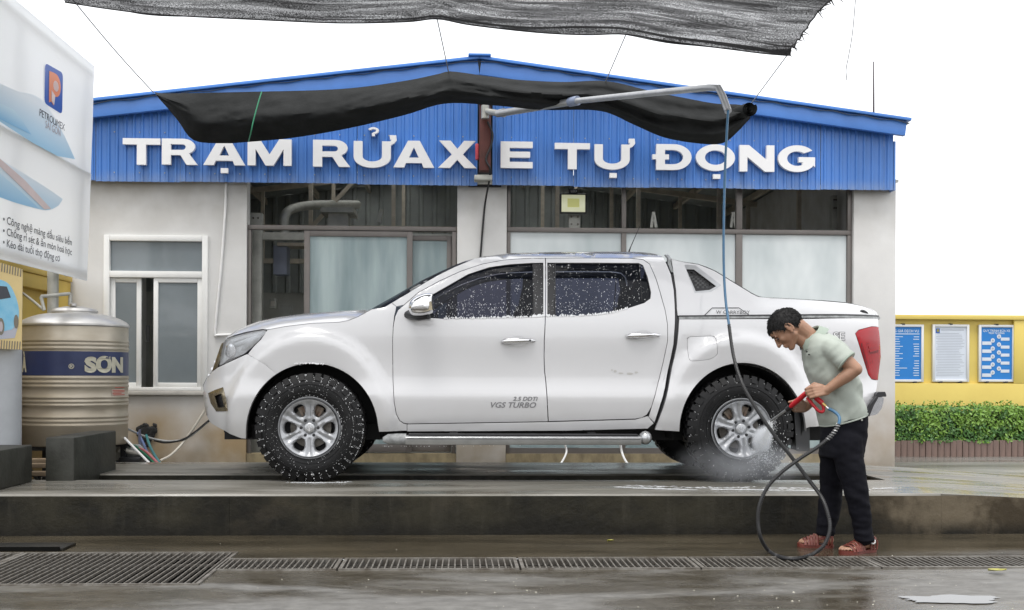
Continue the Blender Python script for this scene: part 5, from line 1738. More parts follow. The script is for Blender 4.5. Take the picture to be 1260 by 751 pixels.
flecks('soap_foam', [(fwp, 360), ([(540, 372), (669, 372), (669, 390), (545, 391)], 260), ([(655, 325), (669, 325), (669, 390), (655, 390)], 70)], 0, 0.0016, 0.0042, 0.012, fdp[0], 3)
flecks('soap_foam', [(rwp, 420), ([(674, 325), (684, 325), (684, 389), (674, 389)], 50), ([(674, 372), (770, 372), (730, 387), (674, 389)], 90)], 0, 0.0016, 0.0042, 0.012, rdp[0], 4)
def froth(name, line, parent, seed, n, s0=0.004, s1=0.009, off=-0.001, up=1.5):
    rg = random.Random(seed)
    fm = MB()
    for k in range(n):
        t = rg.random() * (len(line) - 1)
        i = int(t); f = t - i
        x = line[i][0] * (1 - f) + line[min(i + 1, len(line) - 1)][0] * f
        y = line[i][1] * (1 - f) + line[min(i + 1, len(line) - 1)][1] * f - abs(rg.gauss(0, 0.5)) * up
        p = S(x, y, off)
        fm.ball(p, rg.uniform(s0, s1), (rg.uniform(.6, 1), .5, rg.uniform(.7, 1.4)), 1)
    return fm.build(name, M['foam'], parent, None, kind='stuff')
froth('soap_froth', [(545, 392.5), (600, 391.7), (655, 390.6), (670, 389.3)], fdp[0], 8, 190, up=1.8)
froth('soap_froth', [(672, 389.6), (700, 389.4), (730, 388), (752, 385.6), (772, 380)], rdp[0], 9, 150, up=1.8)
froth('soap_froth', [(360, 447.5), (372, 446.8), (384, 446.8), (398, 447.6)], T, 10, 60, 0.003, 0.006, 0.0, -1.2)
froth('soap_froth', [(470, 549), (540, 549), (640, 548), (640, 548)], T, 12, 50, 0.002, 0.004, -0.12, -0.8)
# small drops and runs on the paint: short grey scuff on the rear door
sc_ = MB()
for k, (px, py, w_, h_) in enumerate(((757, 457, 2.2, 1.6), (764, 459.5, 3.5, 1.0), (775, 460, 4.5, 1.4), (783, 458.5, 2.5, 1.2), (753, 455.5, 1.0, 1.2))):
    pts = [S(px + w_ * math.cos(2 * PI * i / 12) * (1 + 0.2 * math.sin(5 * i)), py + h_ * math.sin(2 * PI * i / 12), -0.0018) for i in range(12)]
    sc_.add(pts, [tuple(range(11, -1, -1))])
sc_.build('dirt_smear', MAT('dirt_smear', (0.52, 0.51, 0.49), 0.5), rdp[0], None)
# ------------------------------------------------------------------ billboard at the left
def VINYL(name, col):
    """thin printed sheet that lets the sky behind shine through a little"""
    mt = MAT(name, col, 0.35, var=0.03, scale=0.8)
    n = mt.node_tree
    p = n.nodes['Principled BSDF']; o = n.nodes['Material Output']
    t = n.nodes.new('ShaderNodeBsdfTranslucent'); t.inputs[0].default_value = (*col, 1)
    mx_ = n.nodes.new('ShaderNodeMixShader'); mx_.inputs[0].default_value = 0.5
    n.links.new(p.outputs[0], mx_.inputs[1]); n.links.new(t.outputs[0], mx_.inputs[2]); n.links.new(mx_.outputs[0], o.inputs[0])
    return mt
M['board'] = VINYL('billboard_vinyl', (0.91, 0.93, 0.95))
M['ink'] = MAT('dark_print', (0.05, 0.055, 0.07), 0.5)
M['p_blue'] = MAT('print_blue', (0.03, 0.10, 0.42), 0.4)
M['p_orange'] = MAT('print_orange', (0.75, 0.24, 0.10), 0.4)
M['p_sky'] = GRAD('print_sky', (0.38, 0.64, 0.84), (0.84, 0.90, 0.94), 0.05, 0.85)
M['p_mid'] = GRAD('print_mid_blue', (0.24, 0.53, 0.80), (0.62, 0.80, 0.91), 0.0, 0.9)
M['p_rose'] = MAT('print_rose', (0.74, 0.62, 0.60), 0.4, var=0.1, scale=3)
M['p_grey'] = MAT('print_grey', (0.50, 0.44, 0.46), 0.4)
BO = W(108, 345.5, 11.0)
BT = W(117, 82, 11.0)
BU = (BT - BO).normalized()
BN = Vector((0, 1, 0)).cross(BU).normalized()
if BN.x < 0: BN = -BN
def on_board(px, py, off=0.0):
    d = _RR * ((px - 630) / FPX) + _UU * (-(py - 460.3) / FPX) + _F
    k = (BO - EYE).dot(BN) / d.dot(BN)
    return EYE + d * k + BN * off
BH = (BT - BO).length
BYN = 7.2
BB = thing('billboard', 'large white billboard with blue waves and an oil company logo above the water tank', 'billboard', (BO.x - 0.1, 9.2, 0))
def bpt(y, v, off=0.0): return Vector((BO.x, y, BO.z)) + BU * v + BN * off
v_s0 = (on_board(0, 152) - BO).dot(BU); v_s1 = (on_board(112, 215) - BO).dot(BU)
vs_ = (v_s0 + v_s1) / 2
for (a, b) in ((0, vs_ - 0.003), (vs_ + 0.003, BH)):
    mb = MB()
    mb.grid([[bpt(BYN + (11.0 - BYN) * i / 24, a + (b - a) * j / 10, -0.004 + 0.004 * noise.noise((i * .4, j * .5, a))) for i in range(25)] for j in range(11)])
    for v in (a, b):
        mb.bar(bpt(BYN, v, -0.012), bpt(11.0, v, -0.012), 0.012, 0.004, BU)
    mb.build('board_panel', M['board'], BB)
fr = MB()
for v in (0.08, BH * 0.5, BH - 0.08):
    fr.bar(bpt(BYN, v, -0.07), bpt(10.98, v, -0.07), 0.05, 0.05)
for y in (7.6, 9.2, 10.8):
    fr.bar(bpt(y, 0.02, -0.12), bpt(y, BH - 0.02, -0.12), 0.05, 0.05)
fr.build('frame', M['galv'], BB)
for y in (7.7, 10.7):
    MB().tube([(BO.x - 0.22, y, 0.0), (BO.x - 0.22, y, BO.z + BH * 0.8)], 0.05, 14).build('post', M['galv'], BB)
def bprint(pts, mt, off=0.003, name='print', thick=0.001):
    P3 = [on_board(*p) for p in pts]
    uv = [(p.y, (p - Vector((BO.x, p.y, BO.z))).dot(BU)) for p in P3]
    v2, tr_, lo = fill(uv)
    MB().add([bpt(u, v, off) for u, v in v2], [t for t in tr_]).build(name, M[mt], BB, None)
c3 = lambda pts: cr(pts, 5, False)
bprint([(-40, 78), (0, 103)] + c3([(20, 112), (50, 122), (75, 160), (92, 196)]) + [(70, 192), (40, 176), (0, 150), (-40, 128)], 'p_sky', 0.003)
bprint([(-40, 108), (0, 128)] + c3([(15, 134), (25, 146), (38, 166)]) + [(0, 147), (-40, 124)], 'p_mid', 0.0045)
bprint([(-40, 168), (0, 196)] + c3([(30, 214), (55, 230), (77, 245)]) + c3([(72, 253), (62, 258), (50, 258), (20, 250), (0, 243)]) + [(-40, 234)], 'p_sky', 0.003)
bprint([(-40, 188), (0, 214)] + c3([(25, 236), (48, 257)]) + [(20, 250), (0, 243), (-40, 234)], 'p_mid', 0.0045)
bprint([(-40, 168), (0, 196), (30, 222), (62, 257), (54, 258), (25, 230), (0, 206), (-40, 176)], 'p_rose', 0.0055)
# logo: rounded blue square with an orange and white P
lo_ = [(55, 77.5), (77, 90), (76, 141), (54, 127)]
def lmap(u, v):
    a = [lo_[0][0] + (lo_[1][0] - lo_[0][0]) * u, lo_[0][1] + (lo_[1][1] - lo_[0][1]) * u]
    b = [lo_[3][0] + (lo_[2][0] - lo_[3][0]) * u, lo_[3][1] + (lo_[2][1] - lo_[3][1]) * u]
    return (a[0] + (b[0] - a[0]) * v, a[1] + (b[1] - a[1]) * v)
bprint([lmap(*p) for p in rpoly([(0, 0), (1, 0), (1, 1), (0, 1)], 0.14)], 'p_blue', 0.004, 'logo')
bprint([lmap(*p) for p in [(.22, .14)] + [(.5, .12)] + arc(.58, .40, .30, .28, -80, 85, 10) + [(.56, .70), (.50, .92), (.36, .86), (.24, .92)]], 'p_orange', 0.006, 'logo')
bprint([lmap(*p) for p in ring(.60, .42, .15, .13, 18)], 'board', 0.0075, 'logo')
bprint([lmap(*p) for p in [(.36, .58), (.58, .66), (.52, .9), (.38, .84)]], 'p_rose', 0.0075, 'logo')
def btext(txt, px, py, px2, size, mt, bold=0.0, off=0.005):
    a, b = on_board(px, py), on_board(px2, py)
    v = (a - Vector((BO.x, a.y, BO.z))).dot(BU)
    t = words(txt, size, lambda u, w_: (u, w_, 0), bold=bold)
    L = max(p[0] for p in t.v)
    k = (b.y - a.y) / L
    t.v = [tuple(bpt(a.y + p[0] * k, v + p[1], off)) for p in t.v]
    t.build('lettering', M[mt], BB, None, kind='stuff')
btext('PETROLIMEX', 47.5, 142, 79.5, 0.085, 'ink', 0.0)
btext('SÀI GÒN', 55, 157, 74, 0.09, 'p_grey', 0.0)
for k, (t_, x1) in enumerate((('• Công nghệ màng dầu siêu bền', 88.5), ('• Chống rỉ sét & ăn mòn hoá học', 88.5), ('• Kéo dài tuổi thọ động cơ', 73.5))):
    btext(t_, 2.5, 274 + 14.2 * k, x1, 0.084, 'ink', 0.0008)

# ------------------------------------------------------------------ yellow side wall by the tank
M['yellow'] = MAT('yellow_paint', (0.60, 0.42, 0.075), 0.6, col2=(0.52, 0.36, 0.065), scale=2, bump=0.04, bscale=50,
                  dirt=[((0.22, 0.15, 0.06), 0.1, 0.9, 0.6, 3)])
M['brown'] = MAT('brown_dado', (0.17, 0.11, 0.035), 0.6, var=0.25, scale=3)
XW = W(80, 345, 12.2).x
YW = thing('side_wall', 'yellow wall with recessed bay and brown foot behind the water tank', 'wall', (XW - 0.1, 10.6, 0))
zt = W(80, 346, 12.2).z
MB().box(XW - 0.22, XW - 0.10, 8.6, 12.38, 1.12, zt - 0.002, 0.0).build('panel', M['yellow'], YW)
MB().box(XW - 0.22, XW - 0.09, 8.6, 12.38, 0, 1.118).build('foot', M['brown'], YW)
MB().box(XW - 0.26, XW + 0.02, 8.6, 12.38, zt, zt + 0.06, 0.01).build('coping', M['yellow'], YW)
MB().box(XW - 0.22, XW, 12.0, 12.38, 0.0, zt - 0.001, 0.006).build('pier', M['yellow'], YW)
MB().box(XW - 0.098, XW - 0.0, 9.4, 11.998, zt - 0.14, zt - 0.003, 0.004).build('lintel', M['yellow'], YW)

# ------------------------------------------------------------------ round post with a small car wash sign
PS = thing('post_sign', 'yellow sign with a blue car on a grey round post at the left edge', 'sign', W(6, 546, 8.75) - Vector((0, 0, 0.27)))
pc = W(3, 500, 8.75)
MB().lathe([(0.135, 0.0), (0.135, W(3, 425, 8.75).z)], 36, (pc.x, 8.75, 0)).build('post', MAT('grey_post', (0.42, 0.44, 0.46), 0.4, var=0.12, scale=3), PS)
q = [W(-60, 305, 8.35), W(27.5, 331.5, 8.62), W(26.5, 430.5, 8.62), W(-60, 427, 8.35)]
def sq(u, v, off=0.0):
    a = q[0].lerp(q[1], u); b = q[3].lerp(q[2], u)
    return a.lerp(b, v) + Vector((0.2, -0.95, 0)).normalized() * off
M['sign_y'] = MAT('sign_yellow', (0.72, 0.56, 0.26), 0.45, var=0.06, scale=4)
M['sign_dk'] = MAT('sign_dark', (0.20, 0.18, 0.14), 0.5)
mb = MB()
mb.add([sq(0, 0), sq(1, 0), sq(1, 1), sq(0, 1), sq(0, 0, -0.02), sq(1, 0, -0.02), sq(1, 1, -0.02), sq(0, 1, -0.02)], [(0, 3, 2, 1), (4, 5, 6, 7), (0, 1, 5, 4), (1, 2, 6, 5), (2, 3, 7, 6), (3, 0, 4, 7)])
mb.build('board', M['sign_y'], PS, 20)
st = MB()
for k in range(26):
    u = (k + 0.3) / 26
    st.add([sq(u, 0.0, 0.003), sq(u + 0.016, 0.0, 0.003), sq(u + 0.008, 0.10, 0.003), sq(u - 0.008, 0.10, 0.003)], [(0, 3, 2, 1)])
    st.add([sq(u, 0.90, 0.003), sq(u + 0.016, 0.90, 0.003), sq(u + 0.008, 1.0, 0.003), sq(u - 0.008, 1.0, 0.003)], [(0, 3, 2, 1)])
st.build('border_stripes', M['sign_dk'], PS, None)
def sp(pts, mt, off):
    v2, tr_, _ = fill(pts)
    MB().add([sq(u, v, off) for u, v in v2], [t[::-1] for t in tr_]).build('print', M[mt] if isinstance(mt, str) else mt, PS, None)
car_b = MAT('print_car_blue', (0.16, 0.48, 0.70), 0.4, col2=(0.34, 0.62, 0.78), scale=6)
sp([(0.30, .42)] + c3([(.45, .26), (.62, .20), (.80, .22), (.90, .34), (.955, .50), (.95, .66)]) + [(.86, .76), (.70, .80), (.50, .82), (.30, .72)], car_b, 0.003)
sp([(.62, .28), (.78, .26), (.84, .38), (.64, .44)], 'ink', 0.005)
sp([(.50, .34), (.59, .29), (.60, .45), (.46, .50)], 'ink', 0.005)
sp(ring(.70, .74, .05, .10, 18), 'sign_dk', 0.006)
sp(ring(.92, .66, .035, .085, 18), 'sign_dk', 0.006)
sp(ring(.70, .74, .028, .06, 18), 'p_grey', 0.0075)
sp([(.30, .72), (.50, .82), (.70, .80), (.95, .70), (.9, .86), (.6, .9), (.3, .86)], MAT('print_haze', (0.45, 0.46, 0.52), 0.5), 0.002)

# ------------------------------------------------------------------ low dark concrete block walls
a = WG(40, 593, PZ)
bw = thing('block_wall', 'low dark concrete wall at the left edge, in front of the round post', 'block wall', (a.x - 0.5, (a.y + 7.8) / 2, PZ))
MB().box(-4.6, a.x, 7.62, a.y, PZ, W(40, 547.5, a.y).z, 0.012).build('block', M['blockm'], bw)
f1, f2 = WG(55.5, 592, PZ), WG(91, 592, PZ)
bk = thing('block_wall', 'low dark concrete block standing before the water tank', 'block wall', ((f1.x + f2.x) / 2, f1.y + 0.5, PZ))
zt_ = W(91, 538.5, f1.y).z
MB().box(f1.x, f2.x, f1.y, 9.5, PZ + 0.001 - 0.3, zt_, 0.012).build('block', M['blockm'], bk)
# planks in the gap between
for k, (py, lab) in enumerate(((567, 'upper wooden plank lying between the two dark block walls'), (573, 'middle wooden plank lying between the two dark block walls'), (583, 'lower wooden plank lying between the two dark block walls'))):
    y = 9.3 - 0.2 * k
    p0, p1 = W(36, py, y), W(57, py + 1, y)
    o = MB().box(p0.x - 0.15, p1.x + 0.1, y, y + 0.12, p0.z - 0.02, p0.z + 0.012, 0.004).build('plank', MAT('old_wood', (0.22, 0.16, 0.10), 0.8, var=0.4, scale=12, stretch=(0.3, 2, 2)), None, loc=(p0.x, y, p0.z))
    tag(o, lab, 'plank', 'planks between the block walls')
ps = thing('plank_trestle', 'dark trestle under the planks between the block walls', 'trestle', W(45, 590, 9.3))
mb = MB()
for x in (W(38, 580, 9.3).x, W(53, 580, 9.3).x):
    mb.bar((x, 9.2, 0), (x, 9.2, W(45, 584, 9.3).z), 0.03, 0.03)
    mb.bar((x, 9.3, W(45, 585, 9.3).z - 0.1), (x, 9.0, W(45, 572, 9.3).z), 0.02, 0.02)
mb.build('leg_frame', M['dark'], ps)

# ------------------------------------------------------------------ water tank
M['tank'] = MAT('stainless_tank', (0.50, 0.455, 0.375), 0.46, 0.6, col2=(0.42, 0.37, 0.29), scale=3, stretch=(1, 1, 3), rvar=0.1,
                dirt=[((0.36, 0.28, 0.19), -0.1, 1.25, 0.5, 3)])
M['tank_lid'] = MAT('tank_lid', (0.60, 0.59, 0.57), 0.34, 0.6, var=0.12, scale=4)
M['band'] = MAT('tank_blue_band', (0.020, 0.030, 0.090), 0.4, 0.1, col2=(0.030, 0.045, 0.12), scale=3)
M['cream'] = MAT('cream_print', (0.52, 0.50, 0.40), 0.45, var=0.15, scale=20)
YTK = 10.55
tc = W(91.5, 470, YTK)
r0 = (W(157, 470, YTK).x - W(27, 470, YTK).x) / 2 * 0.985
TK = thing('water_tank', 'round stainless steel water tank with a blue band lettered in cream', 'water tank', (tc.x, YTK, 0))
def tz(py): return W(91.5, py, YTK - r0 * 0.6).z
prof = [(r0 * 0.97, tz(549)), (r0, tz(547))]
for py0 in (541,):
    pass
def rib(py): return [(r0, tz(py + 2.0)), (r0 * 1.012, tz(py + 0.7)), (r0 * 1.012, tz(py - 0.7)), (r0, tz(py - 2.0))]
for py in (523, 518, 513, 498.5, 494, 489, 475.5, 470.5, 465):
    prof += rib(py)
prof += [(r0, tz(462.5)), (r0, tz(432.5))]
for py in (429, 424, 419.5):
    prof += rib(py)
prof += [(r0, tz(401))]
MB().lathe(prof, 96, (tc.x, YTK, 0)).build('tank_body', M['tank'], TK, 50)
MB().lathe([(r0 * 1.0035, tz(462.3)), (r0 * 1.0035, tz(432.7))], 96, (tc.x, YTK, 0), cap=False).build('blue_band', M['band'], TK, 50)
dome = [(r0 * 1.005, tz(402)), (r0 * 1.022, tz(400.5)), (r0 * 1.022, tz(398.5)), (r0 * 1.0, tz(396.8))]
for i in range(1, 15):
    t = i / 14
    dome.append((r0 * (1.0 - 0.58 * t), tz(396.8) + (tz(384.5) - tz(396.8)) * math.sin(t * PI / 2) ** 0.75))
dome += [(r0 * 0.42, tz(383)), (r0 * 0.44, tz(381.5)), (r0 * 0.40, tz(378.5)), (r0 * 0.2, tz(375.6)), (0.03, tz(375.0))]
MB().lathe(dome, 96, (tc.x, YTK, 0)).build('tank_lid', M['tank_lid'], TK, 35)
MB().lathe([(0.03, tz(375.2)), (0.03, tz(372.5)), (0.012, tz(371.5))], 14, (tc.x + 0.02, YTK - 0.1, 0)).build('knob', M['tank_lid'], TK)
def tank_angle(px, py):
    lo, hi = -1.45, 1.45
    z = tz(py)
    for _ in range(40):
        a = (lo + hi) / 2
        p = Vector((tc.x + r0 * math.sin(a), YTK - r0 * math.cos(a), z)) - EYE
        x = 630 + FPX * p.dot(_RR) / p.dot(_F)
        if x < px: lo = a
        else: hi = a
    return a
def tank_text(txt, px0, py, size, wide, mt='cream', off=0.005, bold=0.008, par=None):
    view = math.atan2(-tc.x, -YTK)       # not used: angle 0 faces the lens axis
    a0 = tank_angle(px0, py)
    z0 = tz(py)
    def fn(u, v):
        a = a0 + u / r0
        return (tc.x + (r0 * 1.0035 + off) * math.sin(a), YTK - (r0 * 1.0035 + off) * math.cos(a), z0 + v)
    words(txt, size, fn, bold=bold, wide=wide).build('lettering', M[mt], TK, None)
tank_text('SƠN', 104.5, 457, 0.172, 1.18, bold=0.011)
tank_text('À', 28.5, 457, 0.185, 0.5, bold=0.010)
tank_text('®', 84.5, 454, 0.06, 1.0, bold=0.001)
# small sticker with red print
def tpatch(px0, px1, py0, py1, mt, off, nm='sticker'):
    rows = []
    for py in (py0, py1):
        row = []
        for k in range(7):
            a = tank_angle(px0 + (px1 - px0) * k / 6, py)
            row.append((tc.x + (r0 + off) * math.sin(a), YTK - (r0 + off) * math.cos(a), tz(py)))
        rows.append(row)
    MB().grid(rows[::-1]).build(nm, M[mt] if isinstance(mt, str) else mt, TK, None)
tpatch(137, 154.5, 479, 487.5, MAT('sticker_pale', (0.50, 0.40, 0.34), 0.5), 0.004)
redp = MAT('sticker_red', (0.45, 0.10, 0.07), 0.5)
for k in range(4):
    tpatch(138 + (k % 2), 153 - (k == 2) * 4, 480.2 + k * 1.8, 481.2 + k * 1.8, redp, 0.0055, 'sticker_line')
tpatch(141, 153, 476.2, 477.4, redp, 0.0045, 'sticker_line')
# stand
sd = MB()
zb = tz(549)
for k in range(3):
    a = R(30 + 120 * k)
for (dx, dy) in ((-0.36, -0.3), (0.36, -0.3), (-0.36, 0.3), (0.36, 0.3)):
    sd.bar((tc.x + dx, YTK + dy, 0), (tc.x + dx, YTK + dy, zb - 0.04), 0.05, 0.05)
for s_ in (-0.3, 0.3):
    sd.bar((tc.x - 0.42, YTK + s_, zb - 0.02), (tc.x + 0.42, YTK + s_, zb - 0.02), 0.05, 0.04)
sd.bar((tc.x - 0.36, YTK - 0.3, 0.16), (tc.x + 0.36, YTK - 0.3, 0.16), 0.03, 0.03)
sd.build('stand', M['dark'], TK)
MB().tube([W(54.5, 382, 10.5), W(50.5, 366, 10.5), W(50.5, 365, 10.5), W(86, 361.5, 10.7), W(86.5, 362.5, 10.7), W(86, 376, 10.7)], 0.016, 10).build('overflow_pipe', M['galv'], TK)
cable('feed_pipe', [W(28, 361, 11.0), W(40, 370, 10.9), W(53.5, 381.5, 10.6)], 0.013, 'galv', 'thin steel feed pipe running down to the lid of the water tank', 'pipe')

# ------------------------------------------------------------------ pump, hoses and cables at the foot of the wall
PM = thing('water_pump', 'small dirty water pump on the ground between tank and wall', 'pump', (W(158, 560, 11).x, 11.0, 0))
cx_ = W(158, 560, 11).x
MB().lathe([(0.03, -0.16), (0.085, -0.15), (0.095, -0.1), (0.095, 0.1), (0.07, 0.13), (0.03, 0.15)], 24, (cx_, 11.0, W(158, 559, 11).z), 'x').build('motor', M['seal'], PM)
MB().lathe([(0.06, 0), (0.11, 0.01), (0.11, 0.05), (0.05, 0.07)], 24, (cx_ - 0.06, 10.9, W(150, 552, 11).z), 'y').build('pump_head', M['galv'], PM)
MB().box(cx_ - 0.2, cx_ + 0.2, 10.9, 11.12, 0.0, W(158, 566, 11).z - 0.02).build('base', M['dark'], PM)
MB().tube(cr([tuple(W(146, 556, 10.85)), tuple(W(150, 551, 10.85)), tuple(W(158, 556, 10.85)), tuple(W(176, 559, 10.9))], 5), 0.022, 10).build('outlet_pipe', M['paleplastic'], PM)
MB().box(W(146, 565, 10.75).x, W(172, 565, 10.75).x, 10.75, 10.95, W(150, 571, 10.75).z, W(150, 563, 10.75).z, 0.01).build('valve_block', M['dark'], PM)
colr = dict(blue=(0.10, 0.16, 0.34), green=(0.02, 0.16, 0.09), pink=(0.42, 0.14, 0.15), navy=(0.03, 0.04, 0.09), teal=(0.03, 0.20, 0.22))
for k, (cn, pts, lab) in enumerate((
    ('blue', [(170, 533), (176, 545), (182, 558), (196, 574)], 'blue hose coming out of the hole in the grey wall'),
    ('navy', [(172, 530), (172, 545), (178, 560), (192, 575)], 'dark navy hose hanging from the hole in the grey wall'),
    ('teal', [(180, 536), (184, 548), (190, 560), (199, 574)], 'teal hose beside the blue hose below the wall hole'),
    ('pink', [(154, 546), (165, 550), (178, 555), (188, 564), (198, 575)], 'pink hose running from the pump to the platform edge'),
    ('green', [(153, 551), (165, 549), (176, 557), (186, 566), (195, 576)], 'green hose running from the pump beside the pink hose'))):
    Ys = np.linspace(12.2 if cn in ('blue', 'navy', 'teal') else 11.0, 10.4, len(pts))
    cable('hose', [W(p[0], p[1], Ys[i]) for i, p in enumerate(pts)], 0.014, MAT('hose_' + cn, colr[cn], 0.4), lab, 'hose', 'hoses at the wall foot')
o = MB().tube([W(153, 539, 10.5), W(187.5, 574, 10.35)], 0.012, 10).build('white_stick', M['white'], None, loc=W(187, 574, 10.35))
tag(o, 'thin white stick leaning by the tank over the coloured hoses', 'stick')
# ragged black stuffing in the wall hole
st = MB()
rg = random.Random(3)
for k in range(70):
    px, py = rg.gauss(180, 5), rg.gauss(533, 4.5)
    c = W(px, py, YB - 0.02)
    st.ball(c, rg.uniform(0.012, 0.045), (1, 0.6, 1), 1)
o = st.build('sponge_wad', MAT('black_wad', (0.02, 0.02, 0.02), 0.9), None, None, loc=W(180, 534, YB))
tag(o, 'ragged black wad stuffed in the hole of the grey wall above the hoses', 'wad')
cable('cable', [W(155, 527, 12.1), W(164, 531, 12.2), W(175, 536, 12.25), W(192, 541, 12.3), W(212, 543, 12.3), W(232, 538, 12.3), W(256, 519, 12.3)], 0.012, 'seal', 'grey cable sagging along the grey wall from the tank to the truck front')
cable('cable', [W(190, 542, 12.32), W(204, 544.5, 12.3), W(225, 541, 12.3), W(240, 532, 12.3), W(258, 517, 12.3)], 0.013, 'cable', 'black cable sagging just under the grey cable on the wall')
cable('cable', [W(252, 505, 12.3), W(240, 524, 12.3), (W(225, 545, 12.3)), W(210, 560, 12.1), W(197, 567, 11.9)], 0.013, 'paleplastic', 'pale thick cable slanting from the truck front to the coloured hoses')
cable('cable', [W(695, 547, 11.5), W(697, 556, 11.5), W(693, 566, 11.4), W(688, 573, 11.3)], 0.010, 'white', 'white cable hanging behind the truck under the front door handle side', grp='white cables seen below the truck')
cable('cable', [W(763, 544, 11.5), W(765, 556, 11.5), W(769, 566, 11.4), W(774, 573, 11.3)], 0.012, 'white', 'thick white cable hanging below the rear door of the truck', grp='white cables seen below the truck')
cable('hose', [W(1075, 585, 11.8), W(1110, 583.5, 11.9), W(1150, 584, 11.9), W(1172, 585.5, 11.8), W(1175, 587.5, 11.65), W(1165, 588.5, 11.6), W(1120, 588, 11.6), W(1085, 588, 11.6)], 0.018, MAT('pink_hose', (0.55, 0.22, 0.24), 0.45), 'pink hose lying folded on the ground by the right pillar', 'hose')

# ------------------------------------------------------------------ yellow boundary wall with notice boards, hedge in its planter
M['yellow2'] = MAT('bright_yellow_paint', (0.74, 0.58, 0.15), 0.6, col2=(0.68, 0.52, 0.13), scale=1.6, bump=0.03, bscale=40)
pf = WG(1150, 562.5)
YP = pf.y
YWL = YP + 0.75
RW = thing('boundary_wall', 'bright yellow boundary wall with three notice boards behind the hedge', 'wall', (7.5, YWL, 0))
zT = W(1180, 393.5, YWL).z; zL = W(1180, 472, YWL).z
xa, xb = 4.6, 13.0
MB().box(xa, xb, YWL + 0.07, YWL + 0.25, 0, zT - 0.001).build('panel', M['yellow2'], RW)
MB().box(xa, xb, YWL, YWL + 0.069, 0, zL, 0.006).build('plinth', M['yellow2'], RW)
MB().box(xa, xb, YWL - 0.02, YWL + 0.30, zT, zT + 0.065, 0.008).build('coping', M['yellow2'], RW)
for k in range(5):
    x = W(1248, 430, YWL).x + k * 1.9
    if x < xb - .3: MB().box(x, x + 0.26, YWL + 0.0, YWL + 0.069, zL + 0.002, zT - 0.002, 0.005).build('pier', M['yellow2'], RW)
M['bd_blue'] = MAT('notice_blue', (0.012, 0.20, 0.60), 0.35, var=0.06, scale=3)
M['bd_white'] = MAT('notice_white', (0.66, 0.71, 0.80), 0.35, var=0.05, scale=3)
M['bd_frame'] = MAT('notice_frame', (0.70, 0.71, 0.72), 0.35, 0.2)
M['bd_text'] = MAT('notice_pale_print', (0.62, 0.72, 0.82), 0.5)
M['bd_grey'] = MAT('notice_grey_print', (0.40, 0.43, 0.50), 0.5)
YBd = YWL + 0.02
def board(lab, px0, px1, py0, py1, mt):
    t = thing('notice_board', lab, 'notice board', W((px0 + px1) / 2, py1, YBd), 'notice boards on the yellow wall')
    a, b = W(px0, py1, YBd), W(px1, py0, YBd)
    w = 0.035
    f = MB()
    f.box(a.x, a.x + w, YBd, YBd + 0.045, a.z, b.z, 0.004); f.box(b.x - w, b.x, YBd, YBd + 0.045, a.z, b.z, 0.004)
    f.box(a.x + w, b.x - w, YBd, YBd + 0.045, a.z, a.z + w, 0.004); f.box(a.x + w, b.x - w, YBd, YBd + 0.045, b.z - w, b.z, 0.004)
    f.build('frame', M['bd_frame'], t)
    MB().box(a.x + w, b.x - w, YBd + 0.02, YBd + 0.03, a.z + w, b.z - w).build('face', M[mt], t)
    for xx in (a.x + 0.12, b.x - 0.12):
        MB().box(xx - 0.02, xx + 0.02, YBd - 0.004, YBd + 0.05, a.z - 0.012, a.z + 0.006).build('clip', M['dark'], t)
    MB().box((a.x + b.x) / 2 - 0.02, (a.x + b.x) / 2 + 0.02, YBd - 0.004, YBd + 0.05, b.z - 0.006, b.z + 0.012).build('clip', M['dark'], t)
    x0, x1, z0, z1 = a.x + w, b.x - w, a.z + w, b.z - w
    return t, (lambda u, v, d=0: (x0 + (x1 - x0) * u, YBd + 0.0185 - d, z1 - (z1 - z0) * v)), (x1 - x0), (z1 - z0)
def bar_(mb, fn, u0, u1, v0, v1, d=0): mb.add([fn(u0, v1, d), fn(u1, v1, d), fn(u1, v0, d), fn(u0, v0, d)], [(0, 1, 2, 3)])
rg = random.Random(8)
def title(t, fn, w_, h_, txt, v, size, mt='bd_text'):
    m_ = words(txt, size, lambda u, q: (u, q, 0), bold=0.001)
    L = max(p[0] for p in m_.v)
    k = min(1.0, 0.88 * w_ / L)
    o = (w_ - L * k) / 2
    m_.v = [fn((o + p[0] * k) / w_, v - p[1] * k / h_, 0.001) for p in m_.v]
    m_.build('lettering', M[mt], t, None, kind='stuff')
t, fn, w_, h_ = board('blue notice board with a pale price list, next to the grey pillar', 1086, 1137, 399.5, 470, 'bd_blue')
title(t, fn, w_, h_, 'BẢNG GIÁ DỊCH VỤ', 0.10, 0.055)
mb = MB()
bar_(mb, fn, 0.04, 0.96, 0.125, 0.14)
for k in range(17):
    v = 0.18 + k * 0.046
    bar_(mb, fn, 0.06, rg.choice((0.42, 0.5, 0.62, 0.4)), v, v + 0.012)
    if k not in (2, 9): bar_(mb, fn, rg.uniform(0.78, 0.84), 0.95, v, v + 0.014)
mb.build('print_line', M['bd_text'], t, None, kind='stuff')
t, fn, w_, h_ = board('white notice board of grey printed lines between the two blue boards', 1147.5, 1193, 399.5, 470, 'bd_white')
mb = MB()
bar_(mb, fn, 0.2, 0.92, 0.05, 0.065)
for k in range(27):
    v = 0.12 + k * 0.031
    bar_(mb, fn, 0.05 + rg.choice((0, 0, .04)), rg.uniform(0.75, 0.95), v, v + 0.008)
mb.build('print_line', M['bd_grey'], t, None, kind='stuff')
mb = MB(); bar_(mb, fn, 0.03, 0.16, 0.03, 0.12, 0.001); mb.build('logo', M['p_blue'], t, None)
